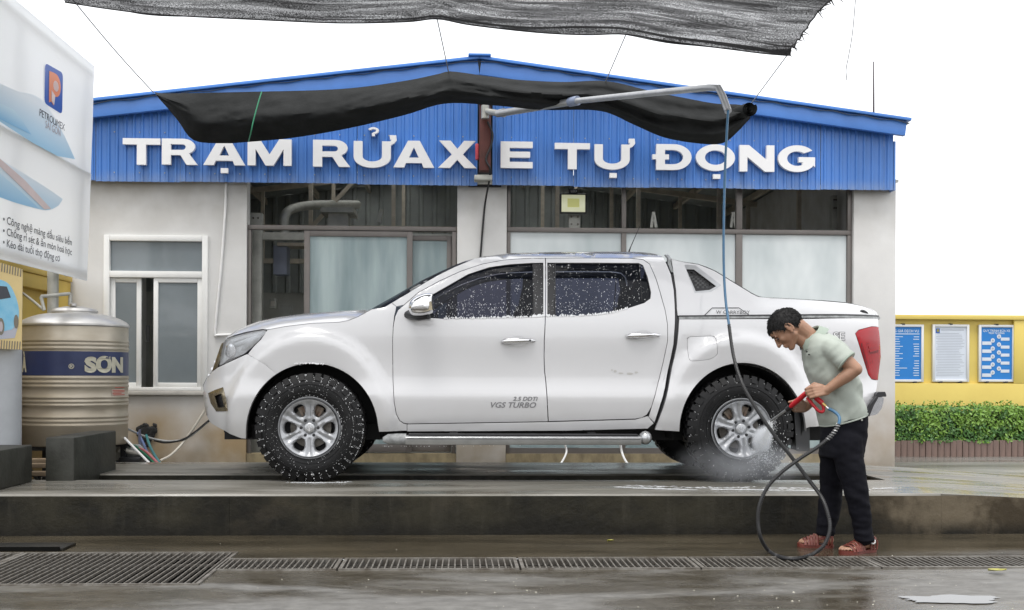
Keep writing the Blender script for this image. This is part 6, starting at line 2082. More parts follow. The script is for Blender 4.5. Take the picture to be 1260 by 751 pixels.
mb = MB(); mb.add([fn(0.10 + 0.04 * math.cos(a), 0.07 + 0.03 * math.sin(a), 0.002) for a in [2 * PI * k / 14 for k in range(14)]][::-1], [tuple(range(14))]); mb.build('logo', M['leaf'], t, None)
t, fn, w_, h_ = board('blue notice board with a zigzag chain of white circles', 1204.5, 1249, 400, 470, 'bd_blue')
title(t, fn, w_, h_, 'QUY TRÌNH RỬA XE', 0.085, 0.055)
title(t, fn, w_, h_, 'TRẠM TỰ ĐỘNG', 0.125, 0.03)
mb, mb2, mb3 = MB(), MB(), MB()
pts = []
for k in range(10):
    u = 0.58 if k % 2 == 0 else 0.38
    v = 0.175 + k * 0.077
    pts.append((u, v))
    mb.add([fn(u + 0.068 * math.cos(a), v + 0.042 * math.sin(a), 0.003) for a in [2 * PI * j / 20 for j in range(20)]][::-1], [tuple(range(20))])
    mb3.add([fn(u + 0.03 * math.cos(a), v + 0.02 * math.sin(a), 0.005) for a in [2 * PI * j / 12 for j in range(12)]][::-1], [tuple(range(12))])
    if k % 2 == 0: bar_(mb, fn, 0.64, 0.92, v + 0.02, v + 0.078, 0.002)
    else: bar_(mb, fn, 0.04, 0.34, v + 0.02, v + 0.085, 0.002)
for k in range(9):
    (u0, v0), (u1, v1) = pts[k], pts[k + 1]
    mb2.add([fn(u0, v0 + 0.04, 0.001), fn(u0 + 0.02, v0 + 0.04, 0.001), fn(u1 + 0.02, v1 - 0.03, 0.001), fn(u1, v1 - 0.03, 0.001)], [(0, 1, 2, 3), (3, 2, 1, 0)])
mb.build('step_label', M['bd_white'], t, None, kind='stuff')
mb3.build('step_icon', M['bd_grey'], t, None, kind='stuff')
mb2.build('link_line', M['bd_text'], t, None, kind='stuff')
# planter of upright boards
PT = thing('planter', 'long low planter of upright brown boards under the hedge', 'planter', (8.0, YP + 0.25, 0))
zP = W(1150, 542, YP).z
M['plantboard'] = MAT('weathered_board', (0.22, 0.15, 0.125), 0.75, col2=(0.15, 0.105, 0.09), scale=6, stretch=(4, 4, 0.5))
x = 4.7
me = None
while x < 10.2:
    b0 = MB().box(-0.038, 0.038, -0.012, 0.012, 0, zP, 0.003)
    if me is None:
        me = bpy.data.meshes.new('board'); me.from_pydata(b0.v, [], b0.f); me.materials.append(M['plantboard'])
    o = bpy.data.objects.new('board', me); COL.objects.link(o); o.parent = PT
    o.location = (x - 8.0, -0.25 + random.uniform(-0.004, 0.004), random.uniform(-0.008, 0.004)); o.rotation_euler = (0, random.uniform(-0.01, 0.01), 0)
    x += 0.083
MB().box(4.66, 10.3, YP + 0.03, YP + 0.6, 0.0, zP - 0.02).build('soil_box', M['brown'], PT)
MB().box(4.66, 10.3, YP + 0.014, YP + 0.028, 0.05, 0.1).build('rail', M['plantboard'], PT)
# hedge
HG = thing('hedge', 'clipped green hedge along the foot of the bright yellow wall', 'hedge', (8.0, YP + 0.3, zP - 0.02))
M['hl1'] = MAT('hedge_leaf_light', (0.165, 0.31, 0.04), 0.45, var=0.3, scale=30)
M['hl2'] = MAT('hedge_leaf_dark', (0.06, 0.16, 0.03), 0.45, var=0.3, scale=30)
zH = W(1150, 500, YP + 0.2).z
rg = random.Random(21)
lv = {0: MB(), 1: MB()}
def leafquad(mb, c, s, n, rg):
    n = n.normalized()
    t = n.cross(Vector((rg.uniform(-1, 1), rg.uniform(-1, 1), rg.uniform(-1, 1)))).normalized()
    b = n.cross(t)
    mb.add([c - t * s, c - b * s * 0.5 + n * s * 0.12, c + t * s, c + b * s * 0.5 + n * s * 0.12], [(0, 1, 2, 3)])
for k in range(15000):
    x = rg.uniform(4.7, 10.2)
    bump_ = 0.07 * noise.noise((x * 2.3, 1.0, 0)) + 0.045 * noise.noise((x * 7, 5.0, 0))
    top = zH + bump_
    face_ = rg.random()
    if face_ < 0.55:
        y = YP - 0.02 + abs(rg.gauss(0, 0.05)) + 0.04 * noise.noise((x * 4, k * 0.0, 2)); z = zP - 0.03 + (top - zP) * rg.random()
        nn = Vector((rg.gauss(0, .5), -1, rg.gauss(0.4, .5)))
    elif face_ < 0.85:
        y = YP + rg.uniform(0, 0.55); z = top - abs(rg.gauss(0, 0.03))
        nn = Vector((rg.gauss(0, .5), rg.gauss(-.3, .5), 1))
    else:
        y = YP + rg.uniform(0.03, 0.5); z = zP + (top - zP) * rg.random(); nn = Vector((rg.gauss(0, 1), rg.gauss(0, 1), rg.gauss(0, 1)))
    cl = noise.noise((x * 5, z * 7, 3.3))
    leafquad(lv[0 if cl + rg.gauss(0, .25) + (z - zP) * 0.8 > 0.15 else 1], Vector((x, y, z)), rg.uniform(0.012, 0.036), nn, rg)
for k in range(160):          # stray shoots above the clipped top
    x = rg.uniform(4.7, 10.2)
    h = rg.uniform(0.03, 0.10)
    for j in range(5):
        leafquad(lv[0], Vector((x + rg.gauss(0, .015), YP + rg.uniform(0.1, 0.3), zH + h * j / 5)), 0.02, Vector((rg.gauss(0, 1), -1, rg.gauss(0, 1))), rg)
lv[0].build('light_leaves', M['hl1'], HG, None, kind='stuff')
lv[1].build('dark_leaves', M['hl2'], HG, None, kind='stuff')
MB().box(4.75, 10.15, YP + 0.1, YP + 0.5, zP - 0.02, zH - 0.07).build('twig_mass', MAT('hedge_twigs', (0.03, 0.05, 0.015), 0.9, var=0.5, scale=40), HG)

# ------------------------------------------------------------------ shade net overhead, black sail, wires
def NET(name, col, alpha, sc):
    mt = bpy.data.materials.new(name); mt.use_nodes = True
    n = mt.node_tree; L = n.links; n.nodes.clear()
    o = n.nodes.new('ShaderNodeOutputMaterial')
    tr = n.nodes.new('ShaderNodeBsdfTransparent')
    df = n.nodes.new('ShaderNodeBsdfDiffuse'); df.inputs[0].default_value = (*col, 1)
    tl = n.nodes.new('ShaderNodeBsdfTranslucent'); tl.inputs[0].default_value = (*col, 1)
    ad = n.nodes.new('ShaderNodeMixShader'); ad.inputs[0].default_value = 0.4
    L.new(df.outputs[0], ad.inputs[1]); L.new(tl.outputs[0], ad.inputs[2])
    tc_ = n.nodes.new('ShaderNodeTexCoord')
    ns = n.nodes.new('ShaderNodeTexNoise'); ns.inputs['Scale'].default_value = sc; ns.inputs['Detail'].default_value = 3
    L.new(tc_.outputs['Object'], ns.inputs['Vector'])
    n2 = n.nodes.new('ShaderNodeTexNoise'); n2.inputs['Scale'].default_value = 3; n2.inputs['Detail'].default_value = 6; n2.inputs['Distortion'].default_value = 0.6
    mpn = n.nodes.new('ShaderNodeMapping'); mpn.inputs['Scale'].default_value = (0.35, 5.0, 5.0); mpn.inputs['Rotation'].default_value = (0, 0, 0.03)
    L.new(tc_.outputs['Object'], mpn.inputs[0]); L.new(mpn.outputs[0], n2.inputs['Vector'])
    m1 = n.nodes.new('ShaderNodeMapRange'); m1.inputs[1].default_value = 0.4; m1.inputs[2].default_value = 0.6
    m1.inputs[3].default_value = alpha - 0.16; m1.inputs[4].default_value = min(1, alpha + 0.14)
    L.new(ns.outputs['Fac'], m1.inputs[0])
    m2 = n.nodes.new('ShaderNodeMapRange'); m2.inputs[1].default_value = 0.3; m2.inputs[2].default_value = 0.7
    m2.inputs[3].default_value = -0.16; m2.inputs[4].default_value = 0.22
    L.new(n2.outputs['Fac'], m2.inputs[0])
    sm = n.nodes.new('ShaderNodeMath'); sm.operation = 'ADD'; sm.use_clamp = True
    L.new(m1.outputs[0], sm.inputs[0]); L.new(m2.outputs[0], sm.inputs[1])
    mx_ = n.nodes.new('ShaderNodeMixShader')
    L.new(sm.outputs[0], mx_.inputs[0]); L.new(tr.outputs[0], mx_.inputs[1]); L.new(ad.outputs[0], mx_.inputs[2])
    L.new(mx_.outputs[0], o.inputs[0])
    return mt
M['net'] = NET('shade_net', (0.035, 0.035, 0.036), 0.87, 140)
M['netcord'] = MAT('net_cord', (0.05, 0.05, 0.05), 0.8)
edge = cr([(80, 3), (140, 12), (200, 18.5), (330, 25), (420, 28.5), (500, 27), (538, 23.5), (580, 31), (660, 40), (720, 43), (770, 42.5), (830, 52), (900, 61), (940, 66), (969, 68.5)], 6)
YE = 9.0
E3 = [W(p[0], p[1], YE) for p in edge]
rows = []
NR = 40
for r_ in range(NR + 1):
    t = r_ / NR
    dy = -1.7 * t ** 1.3
    row = []
    for i, p in enumerate(E3):
        u = i / (len(E3) - 1)
        # long folds gathered along the hem, fading towards the camera
        fold = 0.035 * math.sin(t * 62 + 3.2 * math.sin(u * 5.5) + u * 9) * math.exp(-t * 5) * (0.35 + u) + 0.03 * noise.noise((p.x * 1.5, dy * 2, 4))
        base = 0.05 * math.sin(t * PI) + 0.10 * t
        row.append((p.x * (1 - 0.0 * t) + 0.05 * (u - 0.5) * t, YE + dy, p.z + (fold if r_ > 0 else 0.004 * math.sin(i)) + base))
    rows.append(row)
SN = thing('shade_net', 'wide dark grey shade net stretched overhead across the top of the picture', 'shade net', (0, 7.5, rows[0][40][2]))
MB().grid(rows).build('net', M['net'], SN, 60)
MB().tube(E3, 0.005, 6).build('hem_cord', M['netcord'], SN)
# frayed right selvedge
fr_ = MB()
rg = random.Random(9)
for k in range(26):
    r_ = rg.randrange(NR)
    p = Vector(rows[r_][-1])
    fr_.tube([p, p + Vector((rg.uniform(0.01, 0.07), rg.uniform(-.03, .03), rg.uniform(-0.06, 0.03)))], [0.006, 0.002], 4)
fr_.tube([rows[k][-1] for k in range(NR + 1)], 0.006, 5)
fr_.build('frayed_edge', M['netcord'], SN, None, kind='stuff')

M['sail'] = MAT('black_tarp', (0.015, 0.016, 0.016), 0.85, spec=0.15, col2=(0.024, 0.025, 0.025), scale=5, bump=0.5, bscale=26)
topE = cr([(190, 113.5), (210, 115), (298, 113.3), (417, 109.8), (497, 99.8), (540, 91), (556, 88), (600, 94), (640, 98.5), (693, 101), (747, 100), (800, 112), (844, 121), (880, 127.5), (905, 128.5), (922, 131)], 6)
botE = cr([(196, 122), (206, 133), (220, 150), (238, 172.5), (275, 176), (306, 174.3), (362, 169), (429, 157.5), (497, 141.5), (548, 127), (609, 129.5), (667, 135), (738, 136), (780, 153), (818, 169), (862, 176.5), (890, 176), (907, 163), (923, 146)], 5)
def rs(pts, n):
    pts = [np.array(p) for p in pts]
    d = [0]
    for i in range(1, len(pts)): d.append(d[-1] + np.linalg.norm(pts[i] - pts[i - 1]))
    t = np.linspace(0, d[-1], n)
    return [(float(np.interp(q_, d, [p[0] for p in pts])), float(np.interp(q_, d, [p[1] for p in pts]))) for q_ in t]
topE, botE = rs(topE, 120), rs(botE, 120)
YS = 11.2
rows = []
for j in range(23):
    v = j / 22
    row = []
    for i in range(120):
        u = i / 119
        a, b = topE[i], botE[i]
        px, py = a[0] + (b[0] - a[0]) * v, a[1] + (b[1] - a[1]) * v
        bulge = -0.30 * math.sin(PI * v) * (0.5 + 0.5 * math.sin(PI * u))
        fold = 0.05 * math.sin(v * 16 + 3 * math.sin(u * 6)) * (0.15 + sst((u - 0.40) / 0.3)) + 0.06 * noise.noise((u * 9, v * 2.4, 1.7)) + 0.035 * noise.noise((u * 34 + v * 5, v * 7, 8)) + 0.02 * noise.noise((u * 70 - v * 9, v * 9, 3))
        p = W(px, py, YS + bulge + fold * math.sin(PI * v))
        row.append(tuple(p))
    rows.append(row)
SL = thing('black_sail', 'long black shade cloth sagging on wires across the blue front', 'shade cloth', (W(550, 130, YS).x, YS, W(550, 130, YS).z))
sm_ = MB().grid(rows)
sm_.grid([[(p[0], p[1] + 0.02, p[2]) for p in r_] for r_ in rows[::-1]])
sm_.build('cloth', M['sail'], SL, 60)
rl = MB()
c0 = W(917, 139, YS - 0.05)
sp_ = []
for k in range(60):
    a = k * 0.33; r_ = 0.02 + 0.0011 * k * 0.9
    sp_.append((c0.x + r_ * math.cos(a), c0.z + r_ * math.sin(a)))
rl.grid([[(x + 0.0, YS - 0.22, z) for x, z in sp_], [(x - 0.22, YS + 0.2, z - 0.03) for x, z in sp_]])
rl.build('rolled_end', M['sail'], SL, 60)
cable_mat = MAT('thin_wire', (0.30, 0.31, 0.32), 0.5)
def wire(p, q_, lab, sag=0.0, r=0.005, mt=None, grp=None):
    p, q_ = Vector(p), Vector(q_)
    pts = [p.lerp(q_, t / 10) - Vector((0, 0, sag * math.sin(PI * t / 10))) for t in range(11)]
    o = MB().tube(pts, r, 5).build('wire', mt or cable_mat, None, 60, loc=p)
    tag(o, lab, 'wire', grp)
wire(W(85, -6, 9.0), W(189, 114, YS), 'thin wire from the left corner of the shade net down to the black cloth', 0.02)
wire(W(538, 24, 9.0), W(552, 89, YS), 'thin wire from the shade net hem down to the hump of the black cloth')
wire(W(770, 43, 9.0), W(745, 101, YS), 'thin wire from the net hem to the black cloth right of the red post')
wire(W(968, 69, 9.0), W(922, 131, YS), 'thin wire from the net right corner to the rolled end of the black cloth')
o = MB().tube(cr([tuple(W(1053, -5, 8.5)), tuple(W(1049, 40, 8.5)), tuple(W(1044, 70, 8.5)), tuple(W(1041, 86, 8.5)), tuple(W(1042, 99, 8.5))], 5), 0.003, 5).build('loose_string', M['netcord'], None, loc=W(1053, -5, 8.5))
tag(o, 'loose thin string hanging down against the white sky at the right', 'string')
o = MB().tube(cr([tuple(W(322, 113, YS - .33)), tuple(W(318, 126, YS - .34)), tuple(W(312, 148, YS - .34)), tuple(W(309, 162, YS - .3)), tuple(W(306, 174, YS - .1))], 5), 0.006, 6).build('green_string', MAT('green_string', (0.05, 0.30, 0.16), 0.5), None, loc=W(322, 113, YS - .3))
tag(o, 'green string hanging over the black cloth near its left end', 'string')
# ------------------------------------------------------------------ the man washing the wheel
M['skin'] = MAT('skin', (0.35, 0.195, 0.125), 0.48, var=0.10, scale=14, bump=0.06, bscale=160, subs=0.15)
M['hair'] = MAT('black_hair', (0.008, 0.0075, 0.0075), 0.6, spec=0.25, var=0.3, scale=60)
M['shirt'] = MAT('sage_cotton', (0.375, 0.41, 0.365), 0.85, var=0.07, scale=9, bump=0.12, bscale=260)
M['shirt_d'] = MAT('sage_collar', (0.31, 0.365, 0.31), 0.85, bump=0.1, bscale=260)
M['trouser'] = MAT('black_trousers', (0.0065, 0.0065, 0.010), 0.85, spec=0.15, var=0.25, scale=8, bump=0.12, bscale=200)
M['sandal'] = MAT('red_brown_rubber', (0.135, 0.027, 0.017), 0.45, var=0.2, scale=18)
M['gunred'] = MAT('red_spray_gun', (0.50, 0.012, 0.022), 0.35, var=0.1, scale=20)
M['brass'] = MAT('brass', (0.60, 0.42, 0.16), 0.3, 0.9)

def capsule(mb, a, b, ra, rb, n=16, caps=4):
    a, b = Vector(a), Vector(b)
    d = b - a
    L = d.length
    if L < 1e-5: d = Vector((0, 0, 1))
    d.normalize()
    pts, rs_ = [], []
    for i in range(caps):
        t = math.cos(R(8) + (PI / 2 - R(8)) * i / caps)
        pts.append(a - d * ra * t); rs_.append(ra * math.sqrt(max(1e-6, 1 - t * t)))
    pts.append(a); rs_.append(ra); pts.append(b); rs_.append(rb)
    for i in range(caps - 1, -1, -1):
        t = math.cos(R(8) + (PI / 2 - R(8)) * i / caps)
        pts.append(b + d * rb * t); rs_.append(rb * math.sqrt(max(1e-6, 1 - t * t)))
    mb.tube(pts, rs_, n)
def chain(mb, pts, rs_):
    for i in range(len(pts) - 1):
        capsule(mb, pts[i], pts[i + 1], rs_[i], rs_[i + 1])
def remeshed(name, mb, vox, mt, parent=None, loc=None, smooth=4, disp=None):
    o = origin(parent) if parent is not None else Vector(loc)
    me = bpy.data.meshes.new(name)
    me.from_pydata([(p[0] - o.x, p[1] - o.y, p[2] - o.z) for p in mb.v], [], mb.f)
    b = bmesh.new(); b.from_mesh(me); bmesh.ops.recalc_face_normals(b, faces=b.faces[:]); b.to_mesh(me); b.free()
    ob = bpy.data.objects.new('tmp', me); COL.objects.link(ob)
    md = ob.modifiers.new('r', 'REMESH'); md.mode = 'VOXEL'; md.voxel_size = vox
    dg = bpy.context.evaluated_depsgraph_get()
    me2 = bpy.data.meshes.new_from_object(ob.evaluated_get(dg))
    bpy.data.objects.remove(ob)
    b = bmesh.new(); b.from_mesh(me2)
    for _ in range(smooth):
        bmesh.ops.smooth_vert(b, verts=b.verts[:], factor=0.5, use_axis_x=True, use_axis_y=True, use_axis_z=True)
    if disp:
        b.normal_update()
        for v in b.verts:
            v.co += v.normal * disp(v.co + o)
    b.to_mesh(me2); b.free()
    me2.materials.clear()
    me2.polygons.foreach_set('use_smooth', [True] * len(me2.polygons))
    me2.name = name
    return link(name, me2, M[mt], parent, loc if parent is None else None)

YM = 6.84
foot_n = WG(1058, 683, 0.0)
PL = Vector((W(1040, 600, YM).x, YM, 0.0))
J = W
body = MB()
# ---- head frame
hc = J(966.5, 403.5, 6.85)
pit, yaw_ = R(53), R(14)
hf = Vector((-math.cos(pit) * math.cos(yaw_), math.cos(pit) * math.sin(yaw_), -math.sin(pit)))
hl = Vector((-math.sin(yaw_), -math.cos(yaw_), 0)).normalized()
hu = hf.cross(hl).normalized()
if hu.z < 0: hu = -hu
HM = Matrix((hf, hl, hu)).transposed()
KH = 1.04
def H(x, y, z): return hc + (hf * x + hl * y + hu * z) * KH
def hball(x, y, z, rx, ry, rz, n=3): body.ball(H(x, y, z), KH, (rx, ry, rz), n, HM)
hball(-0.012, 0, 0.012, 0.097, 0.075, 0.088)
hball(0.030, 0, -0.020, 0.060, 0.062, 0.075)
hball(0.050, 0, 0.030, 0.044, 0.056, 0.040)
capsule(body, H(0.0, 0.045, -0.06), H(0.068, 0.014, -0.098), 0.022 * KH, 0.017 * KH)
capsule(body, H(0.0, -0.045, -0.06), H(0.068, -0.014, -0.098), 0.022 * KH, 0.017 * KH)
hball(0.072, 0, -0.098, 0.018, 0.022, 0.016)
hball(0.055, 0, -0.062, 0.035, 0.036, 0.035)
for s_ in (-1, 1):
    hball(0.058, 0.036 * s_, -0.026, 0.024, 0.024, 0.022)
    capsule(body, H(0.086, 0.012 * s_, 0.014), H(0.078, 0.044 * s_, 0.014), 0.008, 0.007)
    # ears
    for k in range(9):
        a = R(-70 + 210 * k / 8)
        body.ball(H(-0.012 - 0.017 * math.cos(a) * 1.0, 0.079 * s_, -0.016 + 0.029 * math.sin(a)), 0.0075, (1, 0.8, 1), 1)
    hball(-0.006, 0.074 * s_, -0.018, 0.014, 0.007, 0.024)
    hball(-0.002, 0.076 * s_, -0.044, 0.008, 0.006, 0.009)
chain(body, [H(0.088, 0, 0.004), H(0.099, 0, -0.018), H(0.108, 0, -0.036)], [0.009, 0.0105, 0.0125])
for s_ in (-1, 1): body.ball(H(0.096, 0.012 * s_, -0.038), 0.009, (1, 1, 0.8), 2)
capsule(body, H(0.0895, -0.016, -0.060), H(0.0895, 0.016, -0.060), 0.0075, 0.0075)
capsule(body, H(0.0865, -0.014, -0.072), H(0.0865, 0.014, -0.072), 0.0082, 0.0082)
# ---- neck and trunk
nb = J(1003, 424, 6.85)
chain(body, [H(-0.045, 0, -0.045), J(992, 411, 6.85), nb], [0.056, 0.054, 0.062])
capsule(body, H(0.0, 0, -0.07), J(995, 424, 6.85), 0.04, 0.045)
chain(body, [J(1012, 438, 6.85), J(1024, 470, 6.84), J(1034, 505, 6.84), J(1037, 520, 6.84)], [0.11, 0.112, 0.105, 0.09])
# ---- near (left) arm
shl, ell, wrl = J(1026, 432, 6.67), J(1053, 454.5, 6.60), J(1017, 480.5, 6.66)
chain(body, [J(1014, 432, 6.75), shl], [0.06, 0.056])
chain(body, [shl, shl.lerp(ell, 0.5), ell], [0.052, 0.047, 0.039])
chain(body, [ell, ell.lerp(wrl, 0.3), ell.lerp(wrl, 0.75), wrl], [0.038, 0.041, 0.030, 0.026])
# ---- far (right) arm, mostly behind the trunk
shr, elr, wrr = J(1000, 436, 7.03), J(1012, 478, 7.08), J(991, 502, 7.02)
chain(body, [J(1004, 434, 6.95), shr, elr], [0.06, 0.052, 0.038])
chain(body, [elr, elr.lerp(wrr, 0.35), wrr], [0.038, 0.040, 0.026])
# ---- spray gun geometry the hands close on
g0, g1 = J(974, 499.5, 6.86), J(996, 480.5, 6.74)           # gun barrel, front to back
gd = (g1 - g0).normalized()
# ---- hands: palm and five bent fingers each
def hand(wr, knuck, across, curl_to, sc, thumb_to, pinky_first=False):
    """wr wrist, knuck centre of the knuckles, across unit vector index->little finger, curl_to centre line the fingers wrap"""
    ax = Vector(across).normalized()
    wr = Vector(wr); kn = Vector(knuck)
    d = (kn - wr).normalized()
    for k in range(4):
        q = (k - 1.5) * 0.0185 * sc
        capsule(body, wr + ax * q * 0.6, kn + ax * q, 0.0145 * sc, 0.0115 * sc, 12)
    ln = (0.040, 0.045, 0.042, 0.034)
    c = Vector(curl_to)
    for k in range(4):
        q = (k - 1.5) * 0.0195 * sc
        p0 = kn + ax * q
        tgt = c + ax * q
        inw = (tgt - p0); inw = (inw - ax * inw.dot(ax)).normalized()
        f0 = (d * 0.80 + inw * 0.60).normalized()
        f1 = (d * 0.05 + inw * 1.0).normalized()
        f2 = (-d * 0.85 + inw * 0.5).normalized()
        p1 = p0 + f0 * ln[k] * sc
        p2 = p1 + f1 * ln[k] * 0.72 * sc
        p3 = p2 + f2 * ln[k] * 0.55 * sc
        chain(body, [p0, p1, p2, p3], [0.0098 * sc, 0.0088 * sc, 0.0080 * sc, 0.0070 * sc])
    # thumb leaves the index side of the palm
    t0 = wr.lerp(kn, 0.25) - ax * 0.026 * sc
    t1 = wr.lerp(kn, 0.65) - ax * 0.044 * sc + (Vector(thumb_to) - kn).normalized() * 0.012
    t2 = t1.lerp(Vector(thumb_to), 0.6)
    t3 = Vector(thumb_to)
    chain(body, [t0, t1, t2, t3], [0.0155 * sc, 0.0115 * sc, 0.0100 * sc, 0.0085 * sc])
SCH = 1.0
# left hand over the back of the gun, seen from its back
hand(wrl, J(1002, 482, 6.66), Vector((0.25, -0.30, -0.9)), J(1000, 485, 6.74), SCH, J(991, 479.5, 6.71))
# right hand under the front of the gun
hand(wrr, J(980, 500.5, 6.93), Vector((-0.35, -0.15, -0.95)), J(977, 499, 6.86), SCH, J(971, 495, 6.86))
# ---- legs
hipn, knn, ann = J(1040, 535, 6.78), J(1053, 603, 6.72), J(1062, 664, 6.74)
hipf, knf, anf = J(1030, 535, 6.94), J(1022, 600, 6.97), J(1015, 656, 6.96)
chain(body, [hipn, knn, ann], [0.07, 0.052, 0.034])
chain(body, [hipf, knf, anf], [0.07, 0.052, 0.034])
def foot(heel, toe, an):
    """bare foot standing on a sole of 2 cm"""
    heel, toe = Vector(heel), Vector(toe)
    d = (toe - heel).normalized(); sd = Vector((-d.y, d.x, 0))
    L = (toe - heel).length
    z0 = 0.022
    def F(u, v, z): return heel + d * (u * L) + sd * v + Vector((0, 0, z0 + z - heel.z))
    chain(body, [F(0.10, 0, 0.03), F(0.35, 0, 0.036), F(0.66, 0.0, 0.024)], [0.030, 0.030, 0.024])
    capsule(body, F(0.2, 0, 0.045), an, 0.032, 0.034)
    capsule(body, F(0.32, 0, 0.055), F(0.62, 0, 0.03), 0.026, 0.022)
    capsule(body, F(0.5, -0.018, 0.02), F(0.72, -0.024, 0.016), 0.022, 0.016)
    capsule(body, F(0.5, 0.018, 0.02), F(0.72, 0.026, 0.016), 0.022, 0.016)
    for k, (w_, l_, r_) in enumerate(((-0.031, 0.98, 0.0115), (-0.013, 1.0, 0.0085), (0.003, 0.97, 0.008), (0.018, 0.92, 0.0078), (0.032, 0.86, 0.0075))):
        chain(body, [F(0.70, w_, 0.018), F(l_ - 0.07, w_, 0.018), F(l_ - 0.02, w_, 0.010)], [r_ * 1.05, r_, r_ * 0.9])
    return F, L
hN, tN = WG(1074, 679.5), WG(1037, 683.5)
hF, tF = WG(1024, 675), WG(983, 673.5)
FN, LN = foot(hN, tN, ann)
FFn, LF = foot(hF, tF, anf)
man = remeshed('person', body, 0.0042, 'skin', None, PL, 3)
tag(man, 'man in sage green polo shirt and black trousers bending towards the rear wheel', 'person')
# eyes: looking down, upper lids nearly closed
for s_ in (-1, 1):
    MB().ball(H(0.0800, 0.031 * s_, -0.004), 0.0115, (1, 1, 0.75), 2, HM).build('eye', MAT('eye_dark', (0.05, 0.035, 0.03), 0.25), man)
    lid = MB()
    rows = []
    for i in range(6):
        a = R(-95 + 190 * i / 5)
        rows.append([H(0.0800 + 0.0130 * math.cos(a) * math.cos(b), 0.031 * s_ + 0.0140 * math.sin(b), -0.004 + 0.0110 * math.sin(a)) for b in [R(-70 + 140 * k / 8) for k in range(9)]])
    lid.grid(rows)
    lid.build('eyelid', M['skin'], man, 60)
    MB().tube([H(0.0800 + 0.0134 * math.cos(R(-25)) * math.cos(b), 0.031 * s_ + 0.0142 * math.sin(b), -0.004 + 0.0112 * math.sin(R(-25))) for b in [R(-60 + 15 * k) for k in range(9)]], 0.0011, 5).build('eyelash', M['hair'], man)
    br = MB()
    br.tube([H(0.0945, 0.014 * s_, 0.019), H(0.0925, 0.032 * s_, 0.025), H(0.081, 0.050 * s_, 0.019)], [0.002, 0.0028, 0.0015], 6)
    br.build('eyebrow', M['hair'], man)
# ---- hair: cap cut along the hairline, with tufts lying over it
hx_ = [-0.12, -0.095, -0.06, -0.03, -0.006, 0.008, 0.022, 0.038, 0.06, 0.082, 0.12]
hz_ = [-0.085, -0.075, -0.062, -0.036, 0.012, -0.012, -0.016, 0.020, 0.040, 0.050, 0.060]
bm_ = bmesh.new()
bmesh.ops.create_icosphere(bm_, subdivisions=5, radius=1)
kill = []
for v in bm_.verts:
    n_ = v.co.copy()
    p = Vector((-0.012 + n_.x * 0.1035, n_.y * 0.081, 0.013 + n_.z * 0.0945))
    if n_.x > 0.2: p.x += 0.006 * n_.x
    if p.z < float(np.interp(p.x, hx_, hz_)) or (p.z < 0.0 and abs(p.y) < 0.02 and p.x > 0): kill.append(v)
    q = noise.noise(p * 45) * 0.0028 + noise.noise(p * 140) * 0.0008
    p = p + n_ * q
    v.co = H(*p) - PL
bmesh.ops.delete(bm_, geom=kill, context='VERTS')
rg = random.Random(17)
hv = [v.co.copy() + PL for v in bm_.verts]
hm = MB().bm(bm_)
hm.v = [(p[0] + PL.x, p[1] + PL.y, p[2] + PL.z) for p in hm.v]
for k in range(1500):
    p = Vector(rg.choice(hv))
    loc_ = Vector(((p - hc).dot(hf), (p - hc).dot(hl), (p - hc).dot(hu)))
    n_ = Vector((loc_.x / 0.106, loc_.y / 0.083, loc_.z / 0.098)).normalized()
    # combed from the whorl at the back of the crown forward and down
    wh = Vector((-0.07, 0, 0.09))
    dl = (loc_ - wh); dl = dl - n_ * dl.dot(n_)
    dl = (dl.normalized() + Vector((rg.gauss(0, .16), rg.gauss(0, .16), rg.gauss(0, .16)))).normalized()
    L = rg.uniform(0.010, 0.020)
    d3 = hf * dl.x + hl * dl.y + hu * dl.z
    n3 = hf * n_.x + hl * n_.y + hu * n_.z
    hm.tube([p - n3 * 0.002, p + d3 * L * 0.5 + n3 * 0.0012, p + d3 * L + n3 * rg.uniform(-0.003, 0.0004)], [0.0018, 0.0016, 0.0005], 5)
hm.build('hair', M['hair'], man, 70)
# ---- polo shirt
sh = MB()
def tri(c, rx, ry, n=28): return [(c.x + rx * math.cos(2 * PI * k / n), c.y + ry * math.sin(2 * PI * k / n), c.z) for k in range(n)]
def sec(px0, px1, py, py1, ry, Y=YM, n=32):
    a, b = W(px0, py, Y), W(px1, py1, Y)
    c = (a + b) / 2; h = (b - a) / 2
    return [c + h * math.copysign(abs(math.cos(t)) ** 0.85, math.cos(t)) + Vector((0, ry * math.copysign(abs(math.sin(t)) ** 0.85, math.sin(t)), 0)) for t in [2 * PI * k / n for k in range(n)]]
S_ = [sec(1011.5, 1063.5, 524.5, 509, 0.168), sec(1009.5, 1062.5, 516, 502, 0.170), sec(1006, 1061, 503, 492, 0.168), sec(1002, 1058.5, 488, 479, 0.168), sec(997.5, 1054, 472, 462, 0.172),
      sec(992.5, 1048, 455, 444, 0.180), sec(989.5, 1040, 440, 427, 0.185), sec(989, 1029, 429, 417, 0.165), sec(990.5, 1018, 420, 410, 0.11), sec(993, 1008, 414, 407, 0.065)]
sh.grid(S_[::-1], True)
n_ = 32; L0 = len(sh.v)
sh.f.append(tuple(range(n_))[::1]); sh.f.append(tuple(L0 - n_ + i for i in range(n_))[::-1])
